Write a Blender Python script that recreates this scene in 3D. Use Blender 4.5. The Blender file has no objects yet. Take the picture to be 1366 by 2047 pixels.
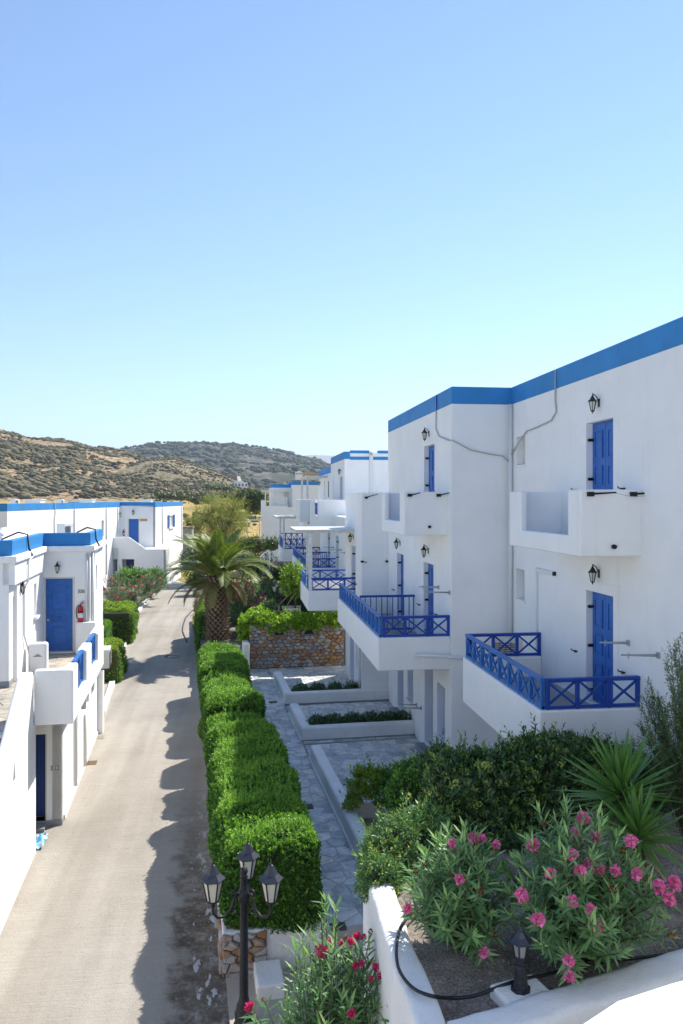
import bpy, bmesh, math, random
import numpy as np
from mathutils import Vector, Matrix, noise
random.seed(7)
RNG = np.random.default_rng(7)
R = math.radians
scene = bpy.context.scene
col = scene.collection

# ------------------------------------------------------------------ camera, sky, sun, exposure
F = 1600.0                                   # focal length in photo pixels (28 mm on a 36 mm tall frame)
TH = math.atan(203 / F)                      # the camera looks 7.2 degrees right of the facade direction (+Y)
SN, CS = math.sin(TH), math.cos(TH)
cam_d = bpy.data.cameras.new('camera')
cam = bpy.data.objects.new('camera', cam_d)
col.objects.link(cam)
cam.rotation_euler = (R(90), 0, -TH)
cam_d.sensor_width = 36
cam_d.lens = F / 2047 * 36
cam_d.shift_y = -23.5 / 2047
cam_d.clip_start = 0.1
cam_d.clip_end = 20000
scene.camera = cam

SUN = Vector((1.0, 0.95, 1.56)).normalized()  # towards the sun
SUN_EL = math.asin(SUN.z)
SUN_AZ = math.atan2(SUN.x, SUN.y)
world = bpy.data.worlds.new('World')
scene.world = world
world.use_nodes = True
wn = world.node_tree
bg = wn.nodes['Background']
sky = wn.nodes.new('ShaderNodeTexSky')
sky.sky_type = 'NISHITA'
sky.sun_disc = False
sky.sun_elevation = SUN_EL
sky.sun_rotation = SUN_AZ
sky.altitude = 0
sky.air_density = 1.0
sky.dust_density = 0.0
sky.ozone_density = 3.5
wn.links.new(sky.outputs[0], bg.inputs[0])
bg.inputs[1].default_value = 0.106
sun_d = bpy.data.lights.new('sun', 'SUN')
sun_d.energy = 4.0
sun_d.angle = R(0.53)
sun_d.color = (1.0, 0.94, 0.84)
sun = bpy.data.objects.new('sun', sun_d)
col.objects.link(sun)
sun.rotation_euler = SUN.to_track_quat('Z', 'Y').to_euler()
vs = scene.view_settings
vs.view_transform = 'Standard'
vs.look = 'None'
vs.gamma = 1
vs.exposure = 0.95
vs.use_curve_mapping = False
scene.cycles.max_bounces = 8
scene.cycles.transparent_max_bounces = 8
scene.cycles.volume_bounces = 0

# ------------------------------------------------------------------ from photo pixels to places
def ray(px, py):
    a, b = (px - 683) / F, (1000 - py) / F
    return Vector((SN + CS * a, CS - SN * a, b))
def at_x(px, py, X):
    r = ray(px, py); return r * (X / r.x)
def at_z(px, py, z):
    r = ray(px, py); return r * (z / r.z)
def at_d(px, py, d):
    return ray(px, py) * d
def yx(px, X):
    return at_x(px, 1000, X).y
PH = R(3.6)                                  # road, path and left building run 3.6 degrees to the left of the facades
LM = Matrix.Rotation(PH, 4, 'Z')
def L(x, y, z=0.0):
    return LM @ Vector((x, y, z))
def toL(p):
    return LM.inverted() @ p

# ------------------------------------------------------------------ mesh building
WLOC = {}
def wl(o):
    return WLOC.get(o.name, Vector((0, 0, 0))) if o else Vector((0, 0, 0))
def tag(o, label=None, cat=None, group=None, kind=None):
    if label: o['label'] = label
    if cat: o['category'] = cat
    if group: o['group'] = group
    if kind: o['kind'] = kind
    return o
def thing(name, label, cat, loc=(0, 0, 0), group=None):
    o = bpy.data.objects.new(name, None)
    o.empty_display_size = 0.2
    col.objects.link(o)
    o.location = loc
    WLOC[o.name] = Vector(loc)
    return tag(o, label, cat, group)
def link(name, me, parent=None, local=False):
    o = bpy.data.objects.new(name, me)
    col.objects.link(o)
    if parent:
        o.parent = parent
        if not local:
            o.location = -wl(parent)
            WLOC[o.name] = Vector((0, 0, 0))
        else:
            WLOC[o.name] = wl(parent)
    return o
def empty_part(name, parent):
    return link(name, None, parent)

class MB:
    def __init__(s, M=None):
        s.V, s.F, s.I, s.S = [], [], [], []
        s.M = M; s.m = 0; s.sm = False
    def add(s, vs, fs):
        n = len(s.V)
        for v in vs:
            v = Vector(v)
            s.V.append(s.M @ v if s.M else v)
        for f in fs:
            s.F.append([n + i for i in f]); s.I.append(s.m); s.S.append(s.sm)
        return s
    def box(s, a, b):
        x0, y0, z0 = (min(a[i], b[i]) for i in range(3)); x1, y1, z1 = (max(a[i], b[i]) for i in range(3))
        return s.add([(x0,y0,z0),(x1,y0,z0),(x1,y1,z0),(x0,y1,z0),(x0,y0,z1),(x1,y0,z1),(x1,y1,z1),(x0,y1,z1)],
                     [(3,2,1,0),(4,5,6,7),(0,1,5,4),(1,2,6,5),(2,3,7,6),(3,0,4,7)])
    def obox(s, c, u, v, w):
        c, u, v, w = Vector(c), Vector(u), Vector(v), Vector(w)
        P = [c-u-v-w, c+u-v-w, c+u+v-w, c-u+v-w, c-u-v+w, c+u-v+w, c+u+v+w, c-u+v+w]
        return s.add(P, [(3,2,1,0),(4,5,6,7),(0,1,5,4),(1,2,6,5),(2,3,7,6),(3,0,4,7)])
    def bar(s, p, q, w, h, up=(0,0,1)):
        p, q = Vector(p), Vector(q)
        d = q - p
        dn = d.normalized()
        side = dn.cross(Vector(up))
        if side.length < 1e-4: side = dn.cross(Vector((1, 0, 0)))
        side.normalize(); upv = side.cross(dn)
        return s.obox((p + q) / 2, d / 2, side * w / 2, upv * h / 2)
    def tube(s, pts, r, n=6, caps=True):
        pts = [Vector(p) for p in pts]
        rs = r if isinstance(r, (list, tuple)) else [r] * len(pts)
        rings = []; ref = Vector((0.12, 0.31, 0.94))
        for i, p in enumerate(pts):
            t = (pts[min(i + 1, len(pts) - 1)] - pts[max(i - 1, 0)])
            t = t.normalized() if t.length > 1e-9 else Vector((0, 0, 1))
            a = ref - t * ref.dot(t)
            if a.length < 1e-3: a = Vector((1, 0, 0)) - t * t.x
            a.normalize(); ref = a; b = t.cross(a)
            rings.append([p + (a * math.cos(2*math.pi*k/n) + b * math.sin(2*math.pi*k/n)) * rs[i] for k in range(n)])
        V = [v for g in rings for v in g]; Fc = []
        for i in range(len(pts) - 1):
            for k in range(n):
                k2 = (k + 1) % n
                Fc.append((i*n+k, i*n+k2, (i+1)*n+k2, (i+1)*n+k))
        o = s.sm; s.sm = True
        if caps:
            Fc.append(tuple(range(n - 1, -1, -1))); Fc.append(tuple((len(pts)-1)*n + k for k in range(n)))
        s.add(V, Fc); s.sm = o
        return s
    def lathe(s, c, prof, n=12, smooth=True, a0=0.0):
        c = Vector(c)
        V = [c + Vector((r*math.cos(a0+2*math.pi*k/n), r*math.sin(a0+2*math.pi*k/n), z)) for r, z in prof for k in range(n)]
        Fc = []
        for i in range(len(prof) - 1):
            for k in range(n):
                k2 = (k + 1) % n
                Fc.append((i*n+k, i*n+k2, (i+1)*n+k2, (i+1)*n+k))
        if prof[0][0] > 1e-5: Fc.append(tuple(range(n - 1, -1, -1)))
        if prof[-1][0] > 1e-5: Fc.append(tuple((len(prof)-1)*n + k for k in range(n)))
        o = s.sm; s.sm = smooth
        s.add(V, Fc); s.sm = o
        return s
    def prism(s, poly, z0, z1):
        n = len(poly)
        A = sum(poly[i][0]*poly[(i+1) % n][1] - poly[(i+1) % n][0]*poly[i][1] for i in range(n))
        if A < 0: poly = poly[::-1]
        V = [(p[0], p[1], z0) for p in poly] + [(p[0], p[1], z1) for p in poly]
        Fc = [tuple(range(n - 1, -1, -1)), tuple(range(n, 2*n))] + [(i, (i+1) % n, n + (i+1) % n, n + i) for i in range(n)]
        return s.add(V, Fc)
    def extrude(s, O, U, W, poly, T):
        """polygon in the plane (U, W) at O, pulled along T: a real slab"""
        O, U, W, T = Vector(O), Vector(U), Vector(W), Vector(T)
        n = len(poly)
        P = [O + U*a + W*b for a, b in poly]
        V = P + [p + T for p in P]
        Fc = [tuple(range(n)), tuple(range(2*n - 1, n - 1, -1))] + [(i, n + i, n + (i+1) % n, (i+1) % n) for i in range(n)]
        return s.add(V, Fc)
    def mesh(s, name, mats, bevel=0, segs=2, fix=False):
        me = bpy.data.meshes.new(name)
        me.from_pydata([tuple(v) for v in s.V], [], s.F)
        mats = mats if isinstance(mats, (list, tuple)) else [mats]
        for m in mats: me.materials.append(m)
        me.polygons.foreach_set('material_index', s.I)
        me.polygons.foreach_set('use_smooth', s.S)
        if bevel or fix:
            bm = bmesh.new(); bm.from_mesh(me)
            bmesh.ops.recalc_face_normals(bm, faces=bm.faces[:])
            if bevel:
                es = [e for e in bm.edges if len(e.link_faces) == 2 and e.calc_face_angle(0) > 0.4]
                bmesh.ops.bevel(bm, geom=es, offset=bevel, segments=segs, affect='EDGES', profile=0.5, clamp_overlap=True)
            bm.to_mesh(me); bm.free()
        me.update()
        return me
    def build(s, name, mats, parent=None, bevel=0, segs=2, local=False, fix=False):
        return link(name, s.mesh(name, mats, bevel, segs, fix), parent, local)

def np_mesh(name, V, Q, mats, mi=None, smooth=False):
    """quads as a numpy array -> mesh"""
    me = bpy.data.meshes.new(name)
    V = np.asarray(V, np.float32); Q = np.asarray(Q, np.int32)
    k = Q.shape[1]
    me.vertices.add(len(V)); me.vertices.foreach_set('co', V.ravel())
    me.loops.add(Q.size); me.loops.foreach_set('vertex_index', Q.ravel())
    me.polygons.add(len(Q)); me.polygons.foreach_set('loop_start', np.arange(len(Q), dtype=np.int32) * k)
    for m in (mats if isinstance(mats, (list, tuple)) else [mats]): me.materials.append(m)
    if mi is not None: me.polygons.foreach_set('material_index', np.asarray(mi, np.int32))
    if smooth: me.polygons.foreach_set('use_smooth', np.ones(len(Q), bool))
    me.update(calc_edges=True)
    return me
def copy_tree(o, parent=None):
    c = o.copy(); col.objects.link(c)
    if parent is not None: c.parent = parent
    for ch in o.children: copy_tree(ch, c)
    return c

# ------------------------------------------------------------------ materials
def mat(name, color, rough=0.6, spec=0.3, nodes=None, bump=None, metal=0.0):
    m = bpy.data.materials.new(name); m.use_nodes = True
    nt = m.node_tree; b = nt.nodes['Principled BSDF']
    b.inputs['Base Color'].default_value = (*color, 1); b.inputs['Roughness'].default_value = rough
    b.inputs['Specular IOR Level'].default_value = spec; b.inputs['Metallic'].default_value = metal
    if nodes: nodes(nt, b)
    return m
def N(nt, t, **kw):
    n = nt.nodes.new(t)
    for k, v in kw.items(): setattr(n, k, v)
    return n
def tex(nt, scale, detail=4, rough=0.55, vec=None, kind='ShaderNodeTexNoise', coord='Object'):
    n = N(nt, kind); n.inputs['Scale'].default_value = scale
    if kind == 'ShaderNodeTexNoise':
        n.inputs['Detail'].default_value = detail; n.inputs['Roughness'].default_value = rough
    if vec is None:
        g = N(nt, 'ShaderNodeNewGeometry'); vec = g.outputs['Position']
    nt.links.new(vec, n.inputs['Vector'])
    return n
def ramp(nt, fac, stops):
    r = N(nt, 'ShaderNodeValToRGB')
    while len(r.color_ramp.elements) < len(stops): r.color_ramp.elements.new(0.5)
    for e, (p, c) in zip(r.color_ramp.elements, stops):
        e.position = p; e.color = (*c, 1) if len(c) == 3 else c
    nt.links.new(fac, r.inputs[0]); return r
def mix(nt, fac, a, b, mode='MIX'):
    m = N(nt, 'ShaderNodeMix', data_type='RGBA', blend_type=mode)
    for s, v in ((0, fac), (6, a), (7, b)):
        if hasattr(v, 'is_linked') or hasattr(v, 'links'): nt.links.new(v, m.inputs[s])
        elif isinstance(v, (int, float)): m.inputs[s].default_value = v
        else: m.inputs[s].default_value = (*v, 1)
    return m.outputs[2]
def bump(nt, b, h, dist=0.01, strength=1.0):
    n = N(nt, 'ShaderNodeBump'); n.inputs['Distance'].default_value = dist; n.inputs['Strength'].default_value = strength
    nt.links.new(h, n.inputs['Height']); nt.links.new(n.outputs[0], b.inputs['Normal'])
def scaled(nt, sx, sy, sz, rotz=0.0):
    g = N(nt, 'ShaderNodeNewGeometry'); mp = N(nt, 'ShaderNodeMapping')
    mp.inputs['Scale'].default_value = (sx, sy, sz); mp.inputs['Rotation'].default_value = (0, 0, rotz)
    nt.links.new(g.outputs['Position'], mp.inputs['Vector']); return mp.outputs[0]

def n_plaster(base, var, grain=0.004):
    def f(nt, b):
        a = tex(nt, 1.1, 5, 0.6); r = ramp(nt, a.outputs[0], [(0.3, tuple(x*var for x in base)), (0.65, base)])
        st = tex(nt, 1.0, 6, 0.65, scaled(nt, 3.5, 3.5, 0.35)); sr = ramp(nt, st.outputs[0], [(0.58, (1, 1, 1)), (0.84, (0.87, 0.86, 0.84))])
        nt.links.new(mix(nt, 1.0, r.outputs[0], sr.outputs[0], 'MULTIPLY'), b.inputs['Base Color'])
        h1 = tex(nt, 60, 3); h2 = tex(nt, 5, 3)
        mth = N(nt, 'ShaderNodeMath', operation='MULTIPLY_ADD'); nt.links.new(h2.outputs[0], mth.inputs[0]); mth.inputs[1].default_value = 3.0
        nt.links.new(h1.outputs[0], mth.inputs[2])
        bump(nt, b, mth.outputs[0], grain, 0.7)
    return f
M = {}
M['plaster'] = mat('white_plaster', (0.82, 0.82, 0.82), 0.85, 0.15, n_plaster((0.88, 0.88, 0.875), 0.935))
M['rough_white'] = mat('limewashed_kerb', (0.8, 0.8, 0.8), 0.85, 0.15, n_plaster((0.86, 0.86, 0.85), 0.86, 0.012))
M['band'] = mat('blue_parapet_paint', (0.03, 0.16, 0.42), 0.6, 0.3, n_plaster((0.036, 0.25, 0.59), 0.82))
M['skirt'] = mat('grey_skirting_paint', (0.3, 0.32, 0.34), 0.7, 0.2, n_plaster((0.3, 0.32, 0.34), 0.75))
def n_paint(c):
    def f(nt, b):
        a = tex(nt, 7, 5); r = ramp(nt, a.outputs[0], [(0.35, tuple(x*0.82 for x in c)), (0.7, tuple(min(1, x*1.12) for x in c))])
        nt.links.new(r.outputs[0], b.inputs['Base Color'])
        w = tex(nt, 1, 4, 0.6, scaled(nt, 90, 90, 6)); bump(nt, b, w.outputs[0], 0.0015, 0.6)
    return f
M['door'] = mat('blue_door_paint', (0.012, 0.075, 0.36), 0.42, 0.4, n_paint((0.007, 0.12, 0.46)))
M['door_dark'] = mat('dark_blue_door_paint', (0.006, 0.035, 0.2), 0.45, 0.4, n_paint((0.006, 0.04, 0.2)))
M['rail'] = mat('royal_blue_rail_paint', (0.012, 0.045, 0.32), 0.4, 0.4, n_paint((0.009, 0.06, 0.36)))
M['rail_lit'] = mat('rail_blue_lit_tone', (0.03, 0.15, 0.5), 0.45, 0.4, n_paint((0.02, 0.145, 0.47)))  # same rail blue, lightened in its colour for the better-lit faces
def n_iron(nt, b):
    a = tex(nt, 30, 5); r = ramp(nt, a.outputs[0], [(0.45, (0.010, 0.012, 0.018)), (0.8, (0.035, 0.042, 0.06))])
    nt.links.new(r.outputs[0], b.inputs['Base Color']); bump(nt, b, a.outputs[0], 0.003, 0.6)
M['iron'] = mat('black_lamp_iron', (0.015, 0.017, 0.022), 0.5, 0.4, n_iron)
M['lamp_roof'] = mat('sheen_tinted_lamp_roof', (0.03, 0.036, 0.055), 0.38, 0.5, n_plaster((0.035, 0.042, 0.065), 0.5, 0.002))  # lamp iron in lighter blue: the roofs' sheen is put into the colour
M['frost'] = mat('frosted_lamp_glass', (0.62, 0.62, 0.54), 0.3, 0.5)
M['dark'] = mat('black_fittings', (0.012, 0.012, 0.014), 0.5)
M['steel'] = mat('grey_steel', (0.36, 0.38, 0.4), 0.45, 0.5)
M['cable'] = mat('grey_cable', (0.42, 0.44, 0.45), 0.6)
M['hose'] = mat('black_hose_rubber', (0.012, 0.013, 0.016), 0.4, 0.4)
M['pipe'] = mat('white_pvc', (0.72, 0.73, 0.73), 0.5, 0.4)
M['acw'] = mat('ac_casing', (0.62, 0.62, 0.58), 0.5, 0.4)
M['grey'] = mat('dark_grille', (0.07, 0.075, 0.08), 0.6)
M['wood_w'] = mat('white_painted_timber', (0.76, 0.76, 0.75), 0.6, 0.3, n_paint((0.74, 0.74, 0.73)))
M['red'] = mat('red_enamel', (0.45, 0.012, 0.02), 0.3, 0.5)
M['label_w'] = mat('white_print', (0.75, 0.75, 0.75), 0.5)
M['brown'] = mat('brown_shutter', (0.09, 0.07, 0.055), 0.6)
M['yellow'] = mat('ochre_plaster', (0.5, 0.33, 0.1), 0.8)
def n_road(nt, b):
    br = tex(nt, 1, 6, 0.65, scaled(nt, 1.2, 26, 1, -PH)); fine = tex(nt, 55, 4, 0.7); big = tex(nt, 0.45, 5, 0.6)
    c = ramp(nt, big.outputs[0], [(0.3, (0.33, 0.30, 0.262)), (0.5, (0.415, 0.383, 0.337)), (0.75, (0.47, 0.44, 0.395))])
    c1 = mix(nt, 0.28, c.outputs[0], ramp(nt, br.outputs[0], [(0.3, (0.21, 0.185, 0.155)), (0.7, (0.40, 0.365, 0.31))]).outputs[0])
    sp = ramp(nt, fine.outputs[0], [(0.26, (0.35, 0.32, 0.29)), (0.44, (1, 1, 1)), (0.6, (1, 1, 1)), (0.76, (1.35, 1.35, 1.32))])
    c2 = mix(nt, 0.75, c1, sp.outputs[0], 'MULTIPLY')
    # worn broken margin beside the hedges: mud, damp concrete and remains of white paint, by distance from the kerb line
    g = N(nt, 'ShaderNodeNewGeometry'); mp = N(nt, 'ShaderNodeMapping'); mp.inputs['Rotation'].default_value = (0, 0, -PH)
    nt.links.new(g.outputs['Position'], mp.inputs['Vector']); sx = N(nt, 'ShaderNodeSeparateXYZ'); nt.links.new(mp.outputs[0], sx.inputs[0])
    wob = tex(nt, 1.7, 5, 0.6); ad = N(nt, 'ShaderNodeMath', operation='MULTIPLY_ADD'); nt.links.new(wob.outputs[0], ad.inputs[0]); ad.inputs[1].default_value = 1.5
    nt.links.new(sx.outputs[0], ad.inputs[2])
    near = N(nt, 'ShaderNodeMapRange'); near.inputs['From Min'].default_value = 21; near.inputs['From Max'].default_value = 14
    nt.links.new(sx.outputs[1], near.inputs['Value'])
    edge = ramp(nt, ad.outputs[0], [(0.42, (0, 0, 0)), (0.66, (1, 1, 1))])
    em = N(nt, 'ShaderNodeMath', operation='MULTIPLY'); nt.links.new(edge.outputs[0], em.inputs[0]); nt.links.new(near.outputs[0], em.inputs[1])
    mud = ramp(nt, tex(nt, 3.2, 8, 0.72).outputs[0], [(0.36, (0.10, 0.08, 0.062)), (0.5, (0.19, 0.16, 0.13)), (0.6, (0.33, 0.30, 0.27))])
    c3 = mix(nt, em.outputs[0], c2, mud.outputs[0])
    wp = ramp(nt, tex(nt, 1, 6, 0.6, scaled(nt, 6.0, 2.0, 1, 0.3)).outputs[0], [(0.575, (0, 0, 0)), (0.60, (1, 1, 1))])
    band = ramp(nt, sx.outputs[0], [(0.0, (0, 0, 0)), (0.08, (1, 1, 1)), (0.42, (1, 1, 1)), (0.5, (0, 0, 0))])
    pm = N(nt, 'ShaderNodeMath', operation='MULTIPLY'); nt.links.new(wp.outputs[0], pm.inputs[0]); nt.links.new(band.outputs[0], pm.inputs[1])
    pm2 = N(nt, 'ShaderNodeMath', operation='MULTIPLY'); nt.links.new(pm.outputs[0], pm2.inputs[0]); nt.links.new(near.outputs[0], pm2.inputs[1])
    # faint wheel lanes
    ln = tex(nt, 1, 3, 0.5, scaled(nt, 1.6, 0.07, 1, -PH)); lr = ramp(nt, ln.outputs[0], [(0.36, (0.86, 0.85, 0.84)), (0.55, (1, 1, 1)), (0.7, (1.06, 1.06, 1.06))])
    c3 = mix(nt, 1.0, c3, lr.outputs[0], 'MULTIPLY')
    c4 = mix(nt, pm2.outputs[0], c3, (0.55, 0.56, 0.56))
    nt.links.new(c4, b.inputs['Base Color'])
    hm = N(nt, 'ShaderNodeMath', operation='MULTIPLY_ADD'); nt.links.new(br.outputs[0], hm.inputs[0]); hm.inputs[1].default_value = 0.8; nt.links.new(fine.outputs[0], hm.inputs[2])
    h2 = N(nt, 'ShaderNodeMath', operation='MULTIPLY_ADD'); nt.links.new(mud.outputs[0], h2.inputs[0]); h2.inputs[1].default_value = 2.0; nt.links.new(hm.outputs[0], h2.inputs[2])
    bump(nt, b, h2.outputs[0], 0.015, 0.9)
M['road'] = mat('brushed_concrete_road', (0.38, 0.34, 0.28), 0.9, 0.15, n_road)
def n_stone_random(stops, scale=5.0, bdist=0.01):
    def f(nt, b):
        oi = N(nt, 'ShaderNodeObjectInfo'); r = ramp(nt, oi.outputs['Random'], stops)
        r.color_ramp.interpolation = 'LINEAR'
        a = tex(nt, scale, 6, 0.65); m = ramp(nt, a.outputs[0], [(0.3, (0.62, 0.62, 0.62)), (0.5, (1, 1, 1)), (0.72, (1.35, 1.33, 1.28))])
        nt.links.new(mix(nt, 1.0, r.outputs[0], m.outputs[0], 'MULTIPLY'), b.inputs['Base Color'])
        bump(nt, b, tex(nt, scale*3, 5, 0.65).outputs[0], bdist, 0.8)
    return f
M['flag'] = mat('slate_flagstone', (0.25, 0.27, 0.3), 0.75, 0.3, n_stone_random([(0.0, (0.44, 0.46, 0.48)), (0.2, (0.56, 0.58, 0.59)), (0.55, (0.65, 0.66, 0.66)), (0.8, (0.70, 0.70, 0.68)), (0.95, (0.70, 0.66, 0.59))], 4.0, 0.006))
M['flag_warm'] = mat('warm_flagstone', (0.4, 0.36, 0.3), 0.8, 0.2, n_stone_random([(0.0, (0.34, 0.32, 0.28)), (0.5, (0.42, 0.385, 0.32)), (1.0, (0.47, 0.41, 0.33))], 4.0, 0.006))
M['mortar'] = mat('pale_mortar', (0.5, 0.51, 0.52), 0.9, 0.1, n_plaster((0.52, 0.53, 0.54), 0.7, 0.006))
M['mortar_d'] = mat('dark_mortar', (0.12, 0.11, 0.1), 0.95, 0.1, n_plaster((0.25, 0.24, 0.225), 0.6, 0.01))
RUST = [(0.0, (0.27, 0.265, 0.27)), (0.32, (0.42, 0.41, 0.41)), (0.46, (0.40, 0.33, 0.28)), (0.62, (0.36, 0.235, 0.15)), (0.78, (0.44, 0.25, 0.11)), (0.87, (0.30, 0.15, 0.09)), (1.0, (0.46, 0.44, 0.43))]
M['rubble'] = mat('rust_and_grey_rubble', (0.3, 0.2, 0.12), 0.9, 0.15, n_stone_random(RUST, 9.0, 0.02))
M['rubble_g'] = mat('grey_rubble', (0.25, 0.24, 0.23), 0.9, 0.15, n_stone_random([(0, (0.24, 0.235, 0.235)), (0.6, (0.37, 0.35, 0.335)), (1, (0.43, 0.36, 0.3))], 9.0, 0.02))
def n_soil(nt, b):
    a = tex(nt, 2.0, 8, 0.7); r = ramp(nt, a.outputs[0], [(0.3, (0.13, 0.10, 0.08)), (0.5, (0.24, 0.21, 0.18)), (0.7, (0.38, 0.35, 0.32))])
    v = tex(nt, 45, 3, 0.6); m = ramp(nt, v.outputs[0], [(0.35, (0.55, 0.55, 0.55)), (0.5, (1, 1, 1)), (0.7, (1.5, 1.5, 1.5))])
    nt.links.new(mix(nt, 0.9, r.outputs[0], m.outputs[0], 'MULTIPLY'), b.inputs['Base Color']); bump(nt, b, v.outputs[0], 0.02, 0.9)
M['soil'] = mat('gravelly_soil', (0.2, 0.17, 0.14), 0.95, 0.1, n_soil)
M['pebble'] = mat('loose_pebbles', (0.3, 0.28, 0.25), 0.9, 0.1, n_stone_random([(0, (0.2, 0.18, 0.16)), (1, (0.42, 0.4, 0.37))], 20, 0.01))
M['paving'] = mat('pale_landing_concrete', (0.45, 0.4, 0.34), 0.85, 0.15, n_plaster((0.47, 0.42, 0.35), 0.75, 0.01))
M['twig'] = mat('bush_twigs', (0.06, 0.065, 0.03), 0.9, 0.1)
M['bark'] = mat('grey_bark', (0.13, 0.105, 0.08), 0.9, 0.1, n_plaster((0.14, 0.11, 0.085), 0.6, 0.02))
def leafmat(name, stops, rough=0.5, trans=0.22, spec=0.35, gain=1.3, patch=False):
    stops = [(p, tuple(min(0.9, v*gain) for v in c)) for p, c in stops]
    m = bpy.data.materials.new(name); m.use_nodes = True; nt = m.node_tree; b = nt.nodes['Principled BSDF']
    g = N(nt, 'ShaderNodeNewGeometry'); r = ramp(nt, g.outputs['Random Per Island'], stops)
    col_ = r.outputs[0]
    if patch:                                                # tired and yellowing patches in a clipped hedge
        pr_ = ramp(nt, tex(nt, 1.3, 5, 0.65).outputs[0], [(0.34, (0.55, 0.62, 0.6)), (0.5, (1, 1, 1)), (0.62, (1, 1, 1)), (0.74, (1.9, 1.25, 0.9))]); col_ = mix(nt, 1.0, col_, pr_.outputs[0], 'MULTIPLY')
    nt.links.new(col_, b.inputs['Base Color']); b.inputs['Roughness'].default_value = rough; b.inputs['Specular IOR Level'].default_value = spec
    t = N(nt, 'ShaderNodeBsdfTranslucent'); bright = mix(nt, 1.0, r.outputs[0], (1.3, 1.5, 0.6), 'MULTIPLY'); nt.links.new(bright, t.inputs[0])
    mx = N(nt, 'ShaderNodeMixShader'); mx.inputs[0].default_value = trans
    nt.links.new(b.outputs[0], mx.inputs[1]); nt.links.new(t.outputs[0], mx.inputs[2]); nt.links.new(mx.outputs[0], nt.nodes['Material Output'].inputs[0])
    return m
M['hedge'] = leafmat('hedge_leaf', [(0, (0.03, 0.10, 0.016)), (0.5, (0.062, 0.16, 0.026)), (1, (0.10, 0.21, 0.034))], patch=True)
M['hedge_tip'] = leafmat('hedge_new_leaf', [(0, (0.115, 0.26, 0.03)), (1, (0.25, 0.42, 0.05))], patch=True)
M['box_tip'] = leafmat('box_hedge_new_leaf', [(0, (0.2, 0.30, 0.02)), (1, (0.34, 0.42, 0.035))])
M['pitt'] = leafmat('dark_glossy_leaf', [(0, (0.022, 0.055, 0.018)), (0.6, (0.042, 0.09, 0.028)), (1, (0.065, 0.12, 0.036))], 0.38, 0.12, 0.5, gain=1.55)
M['pitt_tip'] = leafmat('dark_bush_new_leaf', [(0, (0.08, 0.15, 0.03)), (1, (0.17, 0.25, 0.045))], 0.42, 0.2, 0.4, gain=1.55)
M['bud'] = leafmat('yellow_green_buds', [(0, (0.3, 0.36, 0.06)), (1, (0.5, 0.55, 0.14))], 0.6, 0.1, gain=1.0)
M['olea'] = leafmat('oleander_leaf', [(0, (0.05, 0.115, 0.045)), (0.6, (0.085, 0.17, 0.068)), (1, (0.13, 0.22, 0.09))], 0.45, 0.16, 0.4, gain=1.65)
M['olea_tip'] = leafmat('oleander_young_leaf', [(0, (0.13, 0.23, 0.08)), (1, (0.2, 0.31, 0.11))], 0.45, 0.2, 0.4, gain=1.65)
M['olea_far'] = leafmat('greyish_leaf', [(0, (0.06, 0.095, 0.045)), (1, (0.15, 0.19, 0.10))], 0.55, 0.15, 0.3)
M['bloom'] = leafmat('pink_petal', [(0, (0.80, 0.10, 0.42)), (0.5, (0.9, 0.22, 0.58)), (1, (0.95, 0.4, 0.72))], 0.55, 0.3, 0.2, gain=1.0)
M['bloom_red'] = leafmat('crimson_petal', [(0, (0.6, 0.025, 0.16)), (0.6, (0.78, 0.06, 0.28)), (1, (0.85, 0.14, 0.40))], 0.55, 0.3, 0.2, gain=1.0)
M['bloom_coral'] = leafmat('coral_petal', [(0, (0.6, 0.12, 0.14)), (1, (0.85, 0.36, 0.4))], 0.55, 0.3, 0.2, gain=1.0)
M['spent'] = leafmat('withered_petal', [(0, (0.12, 0.03, 0.015)), (1, (0.3, 0.08, 0.03))], 0.8, 0.1, 0.1, gain=1.0)
M['lime'] = leafmat('lime_groundcover_leaf', [(0, (0.10, 0.2, 0.015)), (0.5, (0.2, 0.33, 0.025)), (1, (0.34, 0.44, 0.045))], 0.5, 0.3)
M['yucca'] = leafmat('yucca_leaf', [(0, (0.05, 0.12, 0.03)), (0.6, (0.09, 0.19, 0.045)), (1, (0.16, 0.26, 0.06))], 0.4, 0.2, 0.45)
M['straw'] = leafmat('dead_straw_leaf', [(0, (0.28, 0.21, 0.14)), (1, (0.52, 0.43, 0.32))], 0.8, 0.1, 0.1, gain=1.0)
M['palm'] = leafmat('palm_leaflet', [(0, (0.09, 0.145, 0.025)), (0.6, (0.16, 0.215, 0.04)), (1, (0.26, 0.29, 0.07))], 0.45, 0.2, gain=1.08)
M['palm_old'] = leafmat('old_palm_leaflet', [(0, (0.15, 0.14, 0.05)), (1, (0.27, 0.22, 0.09))], 0.6, 0.2)
M['olive'] = leafmat('olive_green_leaf', [(0, (0.15, 0.17, 0.04)), (0.6, (0.25, 0.255, 0.065)), (1, (0.36, 0.34, 0.10))], 0.55, 0.25)
M['lemon'] = leafmat('lemon_leaf', [(0, (0.10, 0.2, 0.02)), (1, (0.24, 0.33, 0.035))], 0.45, 0.25)
M['darktree'] = leafmat('dark_tree_leaf', [(0, (0.025, 0.05, 0.014)), (1, (0.075, 0.11, 0.025))], 0.5, 0.15)
M['broom'] = leafmat('broom_leaf', [(0, (0.06, 0.10, 0.05)), (0.7, (0.105, 0.155, 0.07)), (1, (0.18, 0.22, 0.08))], 0.5, 0.15)
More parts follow.
